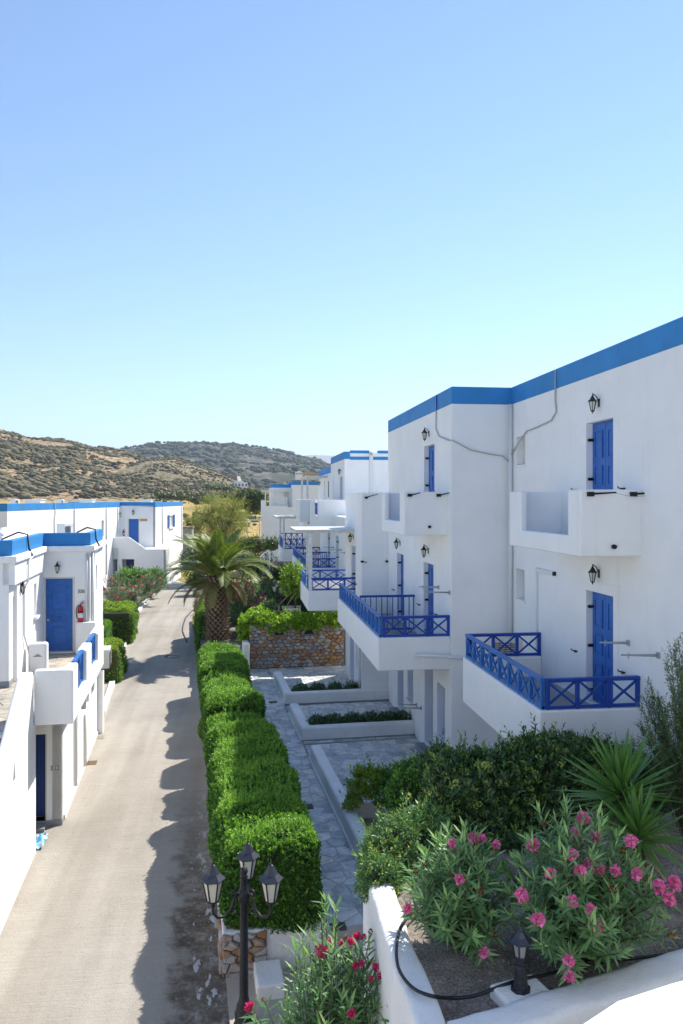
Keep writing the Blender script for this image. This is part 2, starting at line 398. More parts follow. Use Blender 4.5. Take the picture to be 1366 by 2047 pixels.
# ------------------------------------------------------------------ foliage tools (numpy)
def unit(a):
    return a / np.maximum(np.linalg.norm(a, axis=-1, keepdims=True), 1e-9)
def leaf_quads(P, D, U, Ln, W, droop=0.12):
    """one folded diamond leaf per row: P base, D direction, U upper side"""
    S = unit(np.cross(D, U)); Ln = np.broadcast_to(Ln, len(P))[:, None]; W = np.broadcast_to(W, len(P))[:, None]
    U2 = np.cross(S, D)
    mid = P + D * Ln * 0.5
    V = np.stack([P, mid + S * W * 0.5 + U2 * W * 0.18, P + D * Ln - U2 * Ln * droop, mid - S * W * 0.5 + U2 * W * 0.18], 1).reshape(-1, 3)
    Q = np.arange(len(V)).reshape(-1, 4)
    return V, Q
def strip_leaf(P, D, U, Ln, W, droop=0.25):
    """long narrow leaf of two quads and a pointed end, bent along its length"""
    S = unit(np.cross(D, U)); Ln = np.broadcast_to(Ln, len(P))[:, None]; W = np.broadcast_to(W, len(P))[:, None]
    U2 = np.cross(S, D); o = []
    for t, w, s in ((0.0, 0.25, 0), (0.45, 1.0, 0), (1.0, 0.08, 0)):
        c = P + D * Ln * t - U2 * Ln * droop * t * t
        o += [c + S * W * 0.5 * w, c - S * W * 0.5 * w]
    V = np.stack(o, 1).reshape(-1, 3); n = len(P); b = np.arange(n)[:, None] * 6
    Q = np.concatenate([b + np.array([[0, 1, 3, 2]]), b + np.array([[2, 3, 5, 4]])], 1).reshape(-1, 4)
    return V, Q
def frame(A):
    ref = np.where(np.abs(A[:, 2:3]) < 0.9, np.array([[0, 0, 1.0]]), np.array([[1.0, 0, 0]]))
    X = unit(np.cross(ref, A)); return X, np.cross(A, X)
def sprigs(P, A, n, ln, leaf, wid, tip_from=0.75, open0=1.25, open1=0.45, strip=False, droop=0.12):
    """a little shoot at every P along A with n spiralled leaves; returns V, Q, material index (1 for the young leaves at the tip)"""
    m = len(P); X, Y = frame(A)
    t = np.linspace(0.05, 1, n)[None, :] * np.ones((m, 1))
    az = np.arange(n)[None, :] * 2.4 + RNG.uniform(0, 6.28, (m, 1)) + RNG.normal(0, 0.25, (m, n))
    al = open0 + (open1 - open0) * t + RNG.normal(0, 0.14, (m, n))
    Rd = X[:, None] * np.cos(az)[..., None] + Y[:, None] * np.sin(az)[..., None]
    D = A[:, None] * np.cos(al)[..., None] + Rd * np.sin(al)[..., None]
    U = A[:, None] * np.sin(al)[..., None] - Rd * np.cos(al)[..., None]
    ln = np.broadcast_to(ln, m)
    B = P[:, None] + A[:, None] * (t * ln[:, None])[..., None]
    k = m * n
    sz = RNG.uniform(0.75, 1.2, k) * (1.0 - 0.3 * (t.reshape(-1) > 0.9))
    fn = strip_leaf if strip else leaf_quads
    V, Q = fn(B.reshape(-1, 3), unit(D.reshape(-1, 3)), U.reshape(-1, 3), leaf * sz, wid * sz, droop)
    mi = (t.reshape(-1) >= tip_from).astype(np.int32)
    if strip: mi = np.repeat(mi, 2)
    return V, Q, mi
class Leaves:
    def __init__(s): s.V, s.Q, s.I, s.n = [], [], [], 0
    def add(s, V, Q, I, shift=0):
        s.V.append(V); s.Q.append(Q + s.n); s.I.append(np.broadcast_to(np.asarray(I), len(Q)) + shift); s.n += len(V)
    def mesh_into(s, mb, shift=0):
        """closed solids (cores, twigs) from an MB, quads only"""
        V = np.array([tuple(v) for v in mb.V]); Q = np.array([f if len(f) == 4 else (f[0], f[1], f[2], f[2]) for f in mb.F if len(f) in (3, 4)])
        s.add(V, Q, shift)
    def build(s, name, mats, parent=None, local=False):
        me = np_mesh(name, np.concatenate(s.V), np.concatenate(s.Q), mats, np.concatenate(s.I))
        return link(name, me, parent, local)
def wobble(P, f=1.7, seed=0.0):
    x, y, z = P[:, 0] * f + seed, P[:, 1] * f + seed * 1.7, P[:, 2] * f - seed
    return (np.sin(x*1.3 + np.sin(y*1.1)*1.5) + np.sin(y*1.7 + np.sin(z*1.3)*1.4 + 1.3) + np.sin(z*1.9 + np.sin(x*0.9)*1.6 + 2.1)) / 3

def hedge(name, label, cat, group, x0, x1, y0, y1, z0, z1, dens=420, leaf=0.034, frame_m=None, mats=None, r=0.16, amp=0.05, seed=0.0, shoot=0.075, n=8, grow=0.0, spikes=0):
    """clipped hedge: a core of twigs inside a shell of leafy shoots"""
    c = Vector(((x0+x1)/2, (y0+y1)/2, z0)); FM = frame_m or Matrix.Identity(4)
    t = thing(name, label, cat, FM @ c, group)
    dx, dy, dz = x1-x0, y1-y0, z1-z0
    areas = np.array([dx*dy*1.25, dx*dz, dx*dz, dy*dz, dy*dz]); cnt = (areas * dens).astype(int)
    pts, nor = [], []
    for k, q in enumerate(cnt):
        u, v = RNG.uniform(0, 1, q), RNG.uniform(0, 1, q); o = np.zeros(q)
        if k == 0: p = np.stack([x0+u*dx, y0+v*dy, o+z1], 1); nn = (0, 0, 1)
        elif k < 3: p = np.stack([x0+u*dx, o+(y0 if k == 1 else y1), z0+v*dz], 1); nn = (0, -1 if k == 1 else 1, 0)
        else: p = np.stack([o+(x0 if k == 3 else x1), y0+u*dy, z0+v*dz], 1); nn = (-1 if k == 3 else 1, 0, 0)
        pts.append(p); nor.append(np.tile(nn, (q, 1)).astype(float))
    P = np.concatenate(pts); Nn = np.concatenate(nor)
    lo, hi = np.array([x0+r, y0+r, z0]), np.array([x1-r, y1-r, z1-r])
    C = np.clip(P, lo, hi); d = P - C; ln = np.linalg.norm(d, axis=1, keepdims=True)
    Nn = unit(np.where(ln > 1e-4, d, Nn) + 0.001); P = C + Nn * r
    P = P + Nn * (wobble(P, 2.3, seed) * amp)[:, None] + RNG.normal(0, 0.018, P.shape)
    A = unit(Nn * 0.55 + np.array([0, 0, 0.75]) + RNG.normal(0, 0.28, P.shape))
    up = Nn[:, 2] > 0.5
    sl = shoot * RNG.uniform(0.6, 1.3, len(P)) * np.where(up, 1.0 + grow * np.maximum(0, wobble(P, 3.1, seed+3)) * 2, 1.0)
    P = P - A * (sl * 0.6)[:, None]
    W = np.array(FM.to_3x3()); tr = np.array(FM.translation)
    P = P @ W.T + tr; A = A @ W.T
    lv = Leaves()
    young = RNG.uniform(0, 1, len(P)) < np.where(up, 0.8, 0.3)
    for sel, tf in ((young, 0.62), (~young, 2.0)):
        if sel.any(): lv.add(*sprigs(P[sel], A[sel], n, sl[sel], leaf, leaf*0.52, tf))
    if spikes:                                              # soft new shoots standing above the clipped top
        q = int(dx*dy*spikes); S = np.stack([RNG.uniform(x0+r*.5, x1-r*.5, q), RNG.uniform(y0+r, y1-r*.6, q), np.full(q, z1)], 1)
        S = S[wobble(S, 1.9, seed+7) > -0.25]; S[:, 2] += wobble(S, 2.3, seed)*amp-0.05
        SA = unit(RNG.normal(0, 0.16, S.shape)+np.array([0, 0, 1.0])); lv.add(*sprigs(S @ W.T + tr, SA @ W.T, 15, RNG.uniform(.12, .27, len(S)), leaf*.85, leaf*.42, .55, 1.1, .5))
    core = MB(FM)
    g = 0.09
    core.box((x0+g, y0+g, z0-0.02), (x1-g, y1-g, z1-g))
    me = core.mesh('core', M['twig'], 0.1, 3)
    V = np.array([v.co[:] for v in me.vertices]); Q = np.array([tuple(p.vertices) if len(p.vertices) == 4 else (tuple(p.vertices)*2)[:4] if len(p.vertices) < 4 else tuple(p.vertices)[:4] for p in me.polygons])
    Q[:, 3] = np.where(Q[:, 3] == Q[:, 0], Q[:, 2], Q[:, 3])
    bpy.data.meshes.remove(me)
    # fan the larger core faces too
    lv.add(V, Q, 2)
    mats = mats or [M['hedge'], M['hedge_tip']]
    lv.build('foliage', [mats[0], mats[1], M['twig']], t)
    return t

def ell_points(c, r, q, lower=-0.5):
    v = unit(RNG.normal(0, 1, (int(q*1.6)+8, 3))); v = v[v[:, 2] > lower][:q]
    return np.asarray(c) + v * np.asarray(r), unit(v / np.asarray(r))
def blob_core(mb, c, r, k=0.82):
    prof = [(max(0.0, math.cos(a)) * 1.0, math.sin(a)) for a in np.linspace(-math.pi/2, math.pi/2, 9)]
    o = mb.M; mb.M = Matrix.Translation(Vector(c)) @ Matrix.Diagonal((r[0]*k, r[1]*k, r[2]*k, 1)); mb.lathe((0, 0, 0), prof, 12); mb.M = o
def bush(name, label, cat, base, lobes, dens=300, leaf=0.05, wid=0.4, mats=None, n=9, shoot=0.12, group=None, buds=0.0, core=0.78, depth=0.25, tipf=0.72, young=0.5, stems=9, stem_r=0.018):
    """rounded shrub of several lobes [(centre, radii)]: shoots at several depths, twigs, and stems down to the base"""
    t = thing(name, label, cat, base, group); lv = Leaves(); cm = MB(); bl = []
    for i, (c, r) in enumerate(lobes):
        area = 4*math.pi*((r[0]*r[1])**1.6/3 + (r[0]*r[2])**1.6/3 + (r[1]*r[2])**1.6/3)**(1/1.6)
        P, Nn = ell_points(c, r, int(area*dens*0.75))
        for j, (c2, r2) in enumerate(lobes):
            if j != i:
                P2 = (P - np.asarray(c2)) / (np.asarray(r2)*0.85); keep = np.linalg.norm(P2, axis=1) > 1
                P, Nn = P[keep], Nn[keep]
        if not len(P): continue
        P = P + Nn * ((wobble(P, 4.0 / max(r), i) * 0.12 + wobble(P, 10.0 / max(r), i+5) * 0.06) * max(r) - np.abs(RNG.normal(0, depth*0.4*max(r), len(P))) + 0.03)[:, None]
        A = unit(Nn*0.7 + np.array([0, 0, 0.5]) + RNG.normal(0, 0.3, P.shape)); sl = shoot*RNG.uniform(0.6, 1.4, len(P))*(1+1.1*(RNG.uniform(0, 1, len(P)) < .16)*(Nn[:, 2] > .1))
        P0 = P - A*(np.minimum(sl, shoot*1.4)*0.6)[:, None]; yg = (RNG.uniform(0, 1, len(P)) < young) & (Nn[:, 2] > -0.2)
        for sel, tf in ((yg, tipf), (~yg, 2.0)):
            if sel.any(): lv.add(*sprigs(P0[sel], A[sel], n, sl[sel], leaf, leaf*wid, tf))
        if buds:
            q = int(len(P)*buds)
            if q:
                ix = RNG.choice(len(P), q, replace=False)
                B = P0[ix] + A[ix]*(sl[ix]*1.02)[:, None]
                for _ in range(14):
                    D = unit(RNG.normal(0, 1, B.shape)); V, Q = leaf_quads(B + D*0.022, D, A[ix], 0.024, 0.022); lv.add(V, Q, 3)
        if core: blob_core(cm, c, r, core)
    if core: lv.mesh_into(cm, 2)
    mats = mats or ['pitt', 'pitt_tip']
    lv.build('foliage', [M[mats[0]], M[mats[1]], M['twig'], M['bud']], t)
    sm = MB()
    for k in range(stems):
        c, r = lobes[k % len(lobes)]
        e = Vector(c) + Vector((random.uniform(-.5, .5)*r[0], random.uniform(-.5, .5)*r[1], random.uniform(-.3, .3)*r[2]))
        b = Vector(base) + Vector((random.uniform(-.12, .12), random.uniform(-.12, .12), -0.05))
        mid = b.lerp(e, 0.5) + Vector((random.uniform(-.1, .1), random.uniform(-.1, .1), 0.05))
        sm.tube([b, mid, e], [stem_r, stem_r*0.75, stem_r*0.4], 5)
    if stems: sm.build('stems', M['bark'], t)
    return t

# flower cluster meshes, shared by all oleanders
def cluster_mesh(i, m, rad=0.046, k=95, pet=0.030):
    D = unit(RNG.normal(0, 1, (k, 3)) + np.array([0, 0, 0.25])); P = D * rad * RNG.uniform(0.35, 0.95, (k, 1))
    dirs = unit(D + RNG.normal(0, 0.55, D.shape)); U = unit(dirs*0.2+RNG.normal(0, 1, D.shape))
    V, Q = leaf_quads(P, dirs, U, pet*RNG.uniform(0.8, 1.3, k), pet*1.25, 0.25)
    return np_mesh('flower_cluster', V, Q, m)
CLUST = {k: [cluster_mesh(i, M[k]) for i in range(4)] for k in ('bloom', 'bloom_red', 'bloom_coral')}
CLUST['spent'] = [cluster_mesh(i, M['spent'], 0.035, 26, 0.02) for i in range(3)]
def add_clusters(t, pts, kind, size=1.0):
    for i, p in enumerate(pts):
        nm = 'withered_cluster' if kind == 'spent' else 'flower_cluster'
        o = link(nm, CLUST[kind][i % len(CLUST[kind])], t)
        o.location = Vector(p) - wl(t); o.rotation_euler = (random.uniform(-.6, .6), random.uniform(-.6, .6), random.uniform(0, 6.28))
        o.scale = (size*random.uniform(0.85, 1.2),)*3
def oleander(name, label, base, width, height, nst, leaf=0.13, wid=0.017, blooms=(), spent=(), kind='bloom', mats=('olea', 'olea_tip'), group=None, lean=(0, 0), whorls=9, bsize=1.0, dead=0, cat='oleander', depth_ratio=1.0):
    """oleander: canes fanning out of one base, long narrow leaves in whorls, flower heads at chosen cane ends"""
    t = thing(name, label, cat, base, group); b = Vector(base); sm = MB(); lv = Leaves(); ends = []
    Pw, Aw = [], []
    for k in range(nst):
        a = k*2.399 + random.uniform(-.3, .3); q = math.sqrt((k+0.5)/nst)
        ex = q*width/2*math.cos(a)*random.uniform(0.85, 1.12); ey = q*width/2*math.sin(a)*random.uniform(0.85, 1.12)*depth_ratio
        hz = height*(1.0 - 0.62*q**2.2)*random.uniform(0.84, 1.1)
        e = b + Vector((ex+lean[0], ey+lean[1], hz)); m1 = b + Vector((ex*0.42, ey*0.42, hz*0.52))
        s0 = b + Vector((ex*0.1, ey*0.1, 0)) 
        pts = [s0*(1-u)**2 + m1*(2*u*(1-u)) + e*u*u for u in np.linspace(0, 1, 7)]
        sm.tube(pts, [0.010, 0.009, 0.008, 0.007, 0.006, 0.005, 0.003], 4, False); ends.append(e)
        us = np.linspace(0.42, 1.0, whorls)
        for u in us:
            p = s0*(1-u)**2 + m1*(2*u*(1-u)) + e*u*u; d = ((m1-s0)*(1-u) + (e-m1)*u).normalized()
            Pw.append(p[:]); Aw.append(d[:])
    for p in list(blooms)+list(spent):                       # a cane for every flower head, so it is carried by something
        e = Vector(p); m1 = b.lerp(e, 0.5) + Vector((0, 0, 0.12*height)); s0 = b
        pts = [s0*(1-u)**2 + m1*(2*u*(1-u)) + e*u*u for u in np.linspace(0, 1, 7)]
        sm.tube(pts, [0.010, 0.009, 0.008, 0.007, 0.006, 0.004, 0.003], 4, False)
        for u in np.linspace(0.5, 0.93, whorls-2):
            q = s0*(1-u)**2 + m1*(2*u*(1-u)) + e*u*u; d = ((m1-s0)*(1-u) + (e-m1)*u).normalized(); Pw.append(q[:]); Aw.append(d[:])
    P = np.array(Pw); A = unit(np.array(Aw) + RNG.normal(0, 0.08, (len(Pw), 3)))
    tip = np.tile(np.r_[np.zeros(whorls-2), np.ones(2)], nst); tip = np.r_[tip, np.zeros(len(P)-len(tip))] > 0
    for sel, tf, o0, o1 in ((~tip, 2.0, 1.25, 0.85), (tip, 0.1, 0.9, 0.35)):
        if sel.any(): lv.add(*sprigs(P[sel], A[sel], 5, leaf*0.4, leaf, wid, tf if tf > 1 else 0.6, o0, o1, True, 0.14))
    lv.build('foliage', [M[mats[0]], M[mats[1]]], t)
    sm.build('canes', M['bark'], t)
    add_clusters(t, blooms, kind, bsize); add_clusters(t, spent, 'spent', bsize)
    return t
def tree(name, label, base, crown, radii, ncl, leaf, wid, mname, trunk_r=0.12, per=26, shoot=0.3, nleaf=12, group=None, cat='tree', spread=0.8, limbs=7, tip=None, inner=0.35):
    """trunk, limbs out to the leaf clumps, and clumps of leafy shoots with gaps between them"""
    t = thing(name, label, cat, base, group); b, c = Vector(base), Vector(crown); r = Vector(radii); sm = MB()
    fork = b.lerp(c, 0.45); fork.z = b.z + (c.z - r.z*0.7 - b.z)*0.8
    sm.tube([b, b.lerp(fork, 0.5) + Vector((0.06*r.x, 0, 0)), fork], [trunk_r, trunk_r*0.8, trunk_r*0.65], 8)
    v = unit(RNG.normal(0, 1, (ncl, 3))); rad = RNG.uniform(inner, 1.0, (ncl, 1))**0.6
    cl = np.array(c) + v*rad*np.array(r)
    hubs = [c + Vector((math.cos(k*2.4)*r.x*0.45, math.sin(k*2.4)*r.y*0.45, random.uniform(-.35, .4)*r.z)) for k in range(limbs)]
    for h in hubs: sm.tube([fork, fork.lerp(h, 0.5) + Vector((0, 0, 0.1*r.z)), h], [trunk_r*0.55, trunk_r*0.4, trunk_r*0.22], 6)
    for q in cl:
        h = min(hubs, key=lambda w: (w - Vector(q)).length); sm.tube([h, h.lerp(Vector(q), 0.5) + Vector((0, 0, 0.05*r.z)), Vector(q)], [trunk_r*0.2, trunk_r*0.13, trunk_r*0.05], 4, False)
    sm.build('trunk', M['bark'], t)
    sp = spread*(r.x*r.y*r.z)**(1/3)*1.1/ncl**(1/3)
    P = np.repeat(cl, per, 0) + RNG.normal(0, sp, (ncl*per, 3))*np.array([1, 1, 0.75])
    A = unit((P - np.repeat(cl, per, 0)) / sp*0.6 + np.array([0, 0, 0.6]) + RNG.normal(0, 0.4, P.shape))
    lv = Leaves(); lv.add(*sprigs(P, A, nleaf, shoot*RNG.uniform(0.6, 1.3, len(P)), leaf, leaf*wid, 0.7 if tip else 2.0))
    lv.build('crown', [M[mname], M[tip or mname]], t)
    return t

# ------------------------------------------------------------------ builders for architecture
class Fr:
    """a wall's own axes: u along the wall, n out of the wall, z up"""
    def __init__(s, O, U, Nn):
        s.O, s.U, s.N = Vector(O), Vector(U).normalized(), Vector(Nn).normalized()
        s.M = Matrix(((s.U.x, s.N.x, 0, s.O.x), (s.U.y, s.N.y, 0, s.O.y), (0, 0, 1, s.O.z), (0, 0, 0, 1)))
    def p(s, u, n, z): return s.M @ Vector((u, n, z))
def wall_open(fr, u0, u1, z0, z1, holes, th, mb=None):
    """a wall slab of thickness th (outer face n = 0) with real openings (ua, ub, za, zb)"""
    mb = mb or MB(fr.M); us = sorted({u0, u1, *[h[0] for h in holes], *[h[1] for h in holes]}); zs = sorted({z0, z1, *[h[2] for h in holes], *[h[3] for h in holes]})
    ins = lambda u, z: any(h[0] < u < h[1] and h[2] < z < h[3] for h in holes)
    for i in range(len(us)-1):
        for j in range(len(zs)-1):
            if not ins((us[i]+us[i+1])/2, (zs[j]+zs[j+1])/2):
                mb.add([(us[i],0,zs[j]),(us[i+1],0,zs[j]),(us[i+1],0,zs[j+1]),(us[i],0,zs[j+1])], [(0,1,2,3)])
    for a, b, c, d in holes:
        if c > z0: mb.add([(a,0,c),(b,0,c),(b,-th,c),(a,-th,c)], [(0,1,2,3)])
        if d < z1: mb.add([(a,0,d),(b,0,d),(b,-th,d),(a,-th,d)], [(3,2,1,0)])
        mb.add([(a,0,c),(a,0,d),(a,-th,d),(a,-th,c)], [(0,1,2,3)]); mb.add([(b,0,c),(b,0,d),(b,-th,d),(b,-th,c)], [(3,2,1,0)])
    mb.add([(u0,0,z1),(u1,0,z1),(u1,-th,z1),(u0,-th,z1)], [(0,1,2,3)])
    for u in (u0, u1): mb.add([(u,0,z0),(u,-th,z0),(u,-th,z1),(u,0,z1)], [(0,1,2,3)])
    return mb
def door(fr, parent, u0, u1, z0, z1, back, leaves=2, m='door', hinges=True, detail=True, knob=False):
    """door leaves with raised panels standing in a recess, 'back' behind the wall face"""
    d = MB(fr.M); w = (u1-u0)/leaves; g = 0.006
    for k in range(leaves): d.box((u0+k*w+g, -back, z0+0.02), (u0+(k+1)*w-g, -back+0.045, z1-0.01))
    o = d.build('door', M[m], parent, 0.004, 1)
    if detail:
        h = z1-z0; rows = ((0.10, 0.36), (0.44, 0.62), (0.68, 0.93)) if leaves == 2 else ((0.08, 0.34), (0.40, 0.50), (0.56, 0.92))
        for k in range(leaves):
            for a, b in rows:
                ua, ub = u0+k*w+w*0.2, u0+(k+1)*w-w*0.2
                q = MB(fr.M); za, zb = z0+a*h, z0+b*h; y = -back+0.045
                for A, B in (((ua, y-.004, za), (ub, y+.016, za+.03)), ((ua, y-.004, zb-.03), (ub, y+.016, zb)), ((ua, y-.004, za+.03), (ua+.03, y+.016, zb-.03)), ((ub-.03, y-.004, za+.03), (ub, y+.016, zb-.03))): q.box(A, B)
                q.box((ua+.05, y-.004, za+.05), (ub-.05, y+.010, zb-.05))
                q.build('panel', M[m], o)
    if hinges:
        for zz in (0.1, 0.5, 0.85):
            q = MB(fr.M); z = z0+(z1-z0)*zz; q.box((u1-0.04, -back+0.046, z-.025), (u1+0.0, -0.03, z+.025)); q.box((u1-0.10, -back+0.046, z-.02), (u1-0.04, -back+0.056, z+.02)); q.build('hinge', M['dark'], o)
    if knob:
        q = MB(fr.M); y = -back+0.061; zc = z0+(z1-z0)*0.45; uc = (u0+u1)/2
        q.tube([fr.M.inverted() @ fr.p(uc+0.05*math.cos(a), y+.012, zc+0.05*math.sin(a)) for a in np.linspace(0, 6.28, 13)], 0.009, 5); q.build('knocker', M[m], o)
        q = MB(fr.M); q.box((u0+0.03, -back+0.046, zc-.06), (u0+0.09, -back+0.075, zc-.0)); q.build('lock', M['steel'], o)
    return o
def shutter_hook(fr, parent, u, z):
    q = MB(fr.M); q.box((u-.05, 0.0, z-.012), (u+.05, 0.035, z+.012)); q.tube([(u+.03, .03, z), (u+.055, .075, z+.015), (u+.06, .075, z+.04)], 0.011, 5); q.tube([(u-.04, .03, z), (u-.055, .06, z-.01)], 0.012, 5)
    q.build('shutter_hook', M['dark'], parent)
def drying_arm(fr, parent, u, z, ln=0.5, tilt=0.02):
    q = MB(fr.M); q.tube([(u, 0, z), (u, ln, z+tilt)], [0.024, 0.013], 6); q.box((u-.035, 0, z-.045), (u+.035, 0.03, z+.045)); q.box((u-.008, ln*0.8, z-.04), (u+.008, ln*0.8+.012, z+.05))
    q.build('drying_arm', M['steel'], parent)
def railing(parent, P0, P1, zb, zt, n, m='rail', single=False, end=(True, True), plain=False):
    """blue balcony rail: a part whose rails, posts and cross braces are its sub-parts"""
    P0, P1 = Vector(P0), Vector(P1); P0.z = P1.z = 0; U = (P1-P0).normalized(); S = Vector((-U.y, U.x, 0)); Ln = (P1-P0).length
    ro = empty_part('railing', parent) if not single else None; one = MB()
    def out(q, name):
        if single: one.add(q.V, q.F)
        else: q.build(name, M[m], ro, 0.006, 1)
    def bar(a, za, b, zb_, w, h, name, off=0.0):
        q = MB(); q.bar(P0+U*a+S*off+Vector((0, 0, za)), P0+U*b+S*off+Vector((0, 0, zb_)), w, h, S.cross(U) if abs(zb_-za) < 1e-6 else S); out(q, name)
    bar(0, zt-.03, Ln, zt-.03, 0.085, 0.06, 'top_rail'); bar(0.0, zb+.03, Ln, zb+.03, 0.05, 0.05, 'bottom_rail')
    step = Ln/n
    for k in range(n+1):
        if (k == 0 and not end[0]) or (k == n and not end[1]): continue
        q = MB(); c = P0+U*min(max(k*step, 0.03), Ln-0.03)
        w = 0.03 if not plain else 0.012
        q.obox(c+Vector((0, 0, (zb+zt-.06)/2)), U*w, S*w*1.05, Vector((0, 0, (zt-.06-zb)/2))); out(q, 'post')
    if not plain:
        for k in range(n):
            a, b = k*step+0.03, (k+1)*step-0.03
            bar(a, zb+.055, b, zt-.06, 0.035, 0.035, 'cross_brace', 0.012); bar(a, zt-.06, b, zb+.055, 0.035, 0.035, 'cross_brace', -0.012)
    if single: return one.build('railing', M[m], parent)
    return ro
def niche_window(fr, parent, u0, u1, z0, z1, depth, m='grey', frame_m='acw'):
    q = MB(fr.M); q.box((u0+.003, -depth, z0+.003), (u1-.003, -depth+.03, z1-.003)); o = q.build('window', M[frame_m], parent)
    return o

# wall lantern: built once about its own wall point (local +X points out of the wall)
def make_lantern():
    t = thing('wall_lantern', 'x', 'lantern', (0, 0, 0), 'black iron wall lanterns over the doors')
    q = MB(); q.box((0, -.03, -.09), (.014, .03, .05)); q.tube([(.01, 0, .0), (.05, 0, .09), (.1, 0, .13), (.12, 0, .10)], 0.010, 6); q.build('bracket', M['iron'], t, local=True)
    cx = 0.12
    q = MB(); q.lathe((cx, 0, 0), [(.085, .0), (.088, .008), (.05, .04), (.026, .085), (.018, .10), (.0, .104)], 6, False); q.lathe((cx, 0, 0), [(.006, .10), (.014, .115), (.007, .125), (.012, .14), (0, .152)], 8); q.build('lamp_roof', M['iron'], t, local=True)
    q = MB(); q.lathe((cx, 0, 0), [(.03, -.155), (.06, -.002)], 6, False); q.build('glass', M['frost'], t, local=True)
    q = MB()
    for k in range(6):
        a = k*math.pi/3; q.bar((cx+.033*math.cos(a), .033*math.sin(a), -.158), (cx+.064*math.cos(a), .064*math.sin(a), .002), .010, .010)
    q.lathe((cx, 0, 0), [(0, -.215), (.012, -.2), (.008, -.185), (.03, -.172), (.036, -.155), (.03, -.152)], 6); q.build('cage', M['iron'], t, local=True)
    return t
LANT = [None]
def lantern(p, nrm, label, s=1.0):
    if LANT[0] is None: LANT[0] = o = make_lantern()
    else: o = copy_tree(LANT[0])
    o.location = p; o.rotation_euler = (0, 0, math.atan2(nrm[1], nrm[0])); o.scale = (s, s, s); o['label'] = label
    return o
def ac_unit(c, nrm, label, w=0.78, h=0.55, d=0.28, wall=False):
    """outdoor unit: casing, fan grille and feet"""
    t = thing('air_conditioner', label, 'air conditioner', c, 'outdoor air conditioning units'); nx = Vector(nrm).normalized(); fr = Fr(Vector(c), Vector((-nx.y, nx.x, 0)), nx)
    q = MB(fr.M); q.box((-w/2, -d, 0.06), (w/2, 0, h)); q.build('casing', M['acw'], t, 0.015, 2)
    q = MB(fr.M)
    for k in range(9): q.box((-w/2+.05, .001, .11+k*(h-.17)/9), (w*0.18, .012, .11+k*(h-.17)/9+.018))
    for k in range(4): q.box((-w/2+.05+k*(w*.62)/4, .012, .10), (-w/2+.062+k*(w*.62)/4, .018, h-.06))
    q.build('fan_grille', M['grey'], t)
    q = MB(fr.M)
    for x in (-w/2+.1, w/2-.14): q.box((x, -d-(.12 if wall else 0), 0), (x+.04, 0, 0.06))
    q.build('foot', M['grey'], t)
    return t
def flagstones(parent, quad, size, z, m='flag', joint=0.02, thick=0.03, frame_m=None, seed=1, clip=None):
    """crazy paving: one low stone per Voronoi cell of jittered points in the rectangle (x0, y0, x1, y1)"""
    rnd = random.Random(seed); x0, y0, x1, y1 = quad
    nx, ny = max(1, round((x1-x0)/size)), max(1, round((y1-y0)/size)); pts = {}
    for i in range(-1, nx+1):
        for j in range(-1, ny+1):
            pts[i, j] = Vector((x0+(i+.5+rnd.uniform(-.42, .42))*(x1-x0)/nx, y0+(j+.5+rnd.uniform(-.42, .42))*(y1-y0)/ny))
    FM = frame_m or Matrix.Identity(4)
    def cut(poly, p, nrm):
        o = []
        for k in range(len(poly)):
            a, b = poly[k], poly[(k+1) % len(poly)]; da, db = (a-p).dot(nrm), (b-p).dot(nrm)
            if da <= 0: o.append(a)
            if da*db < 0: o.append(a.lerp(b, da/(da-db)))
        return o
    cnt = 0
    for i in range(nx):
        for j in range(ny):
            c = pts[i, j]; poly = [Vector(v) for v in ((x0+joint/2, y0+joint/2), (x1-joint/2, y0+joint/2), (x1-joint/2, y1-joint/2), (x0+joint/2, y1-joint/2))]
            for (a, b), q in pts.items():
                if (a, b) != (i, j) and abs(a-i) < 3 and abs(b-j) < 3:
                    n = (q-c).normalized(); poly = cut(poly, (c+q)/2 - n*joint/2, n)
                    if len(poly) < 3: break
            if len(poly) < 3: continue
            ctr = sum(poly, Vector((0, 0)))/len(poly)
            if clip and not clip(ctr): continue
            mb = MB(); n = len(poly); h = z+rnd.uniform(-.004, .004)
            low = [FM @ Vector((p.x, p.y, z-thick)) for p in poly]; rim = [FM @ Vector((p.x, p.y, h-.006)) for p in poly]; top = [FM @ Vector((*(p+(ctr-p)*min(.06, .008/max(.02, (ctr-p).length))), h)) for p in poly]
            mb.add(low+rim+top, [tuple(2*n+k for k in range(n))]+[(k, (k+1) % n, n+(k+1) % n, n+k) for k in range(n)]+[(n+k, n+(k+1) % n, 2*n+(k+1) % n, 2*n+k) for k in range(n)])
            mb.build('flagstone', M[m], parent); cnt += 1
    return cnt
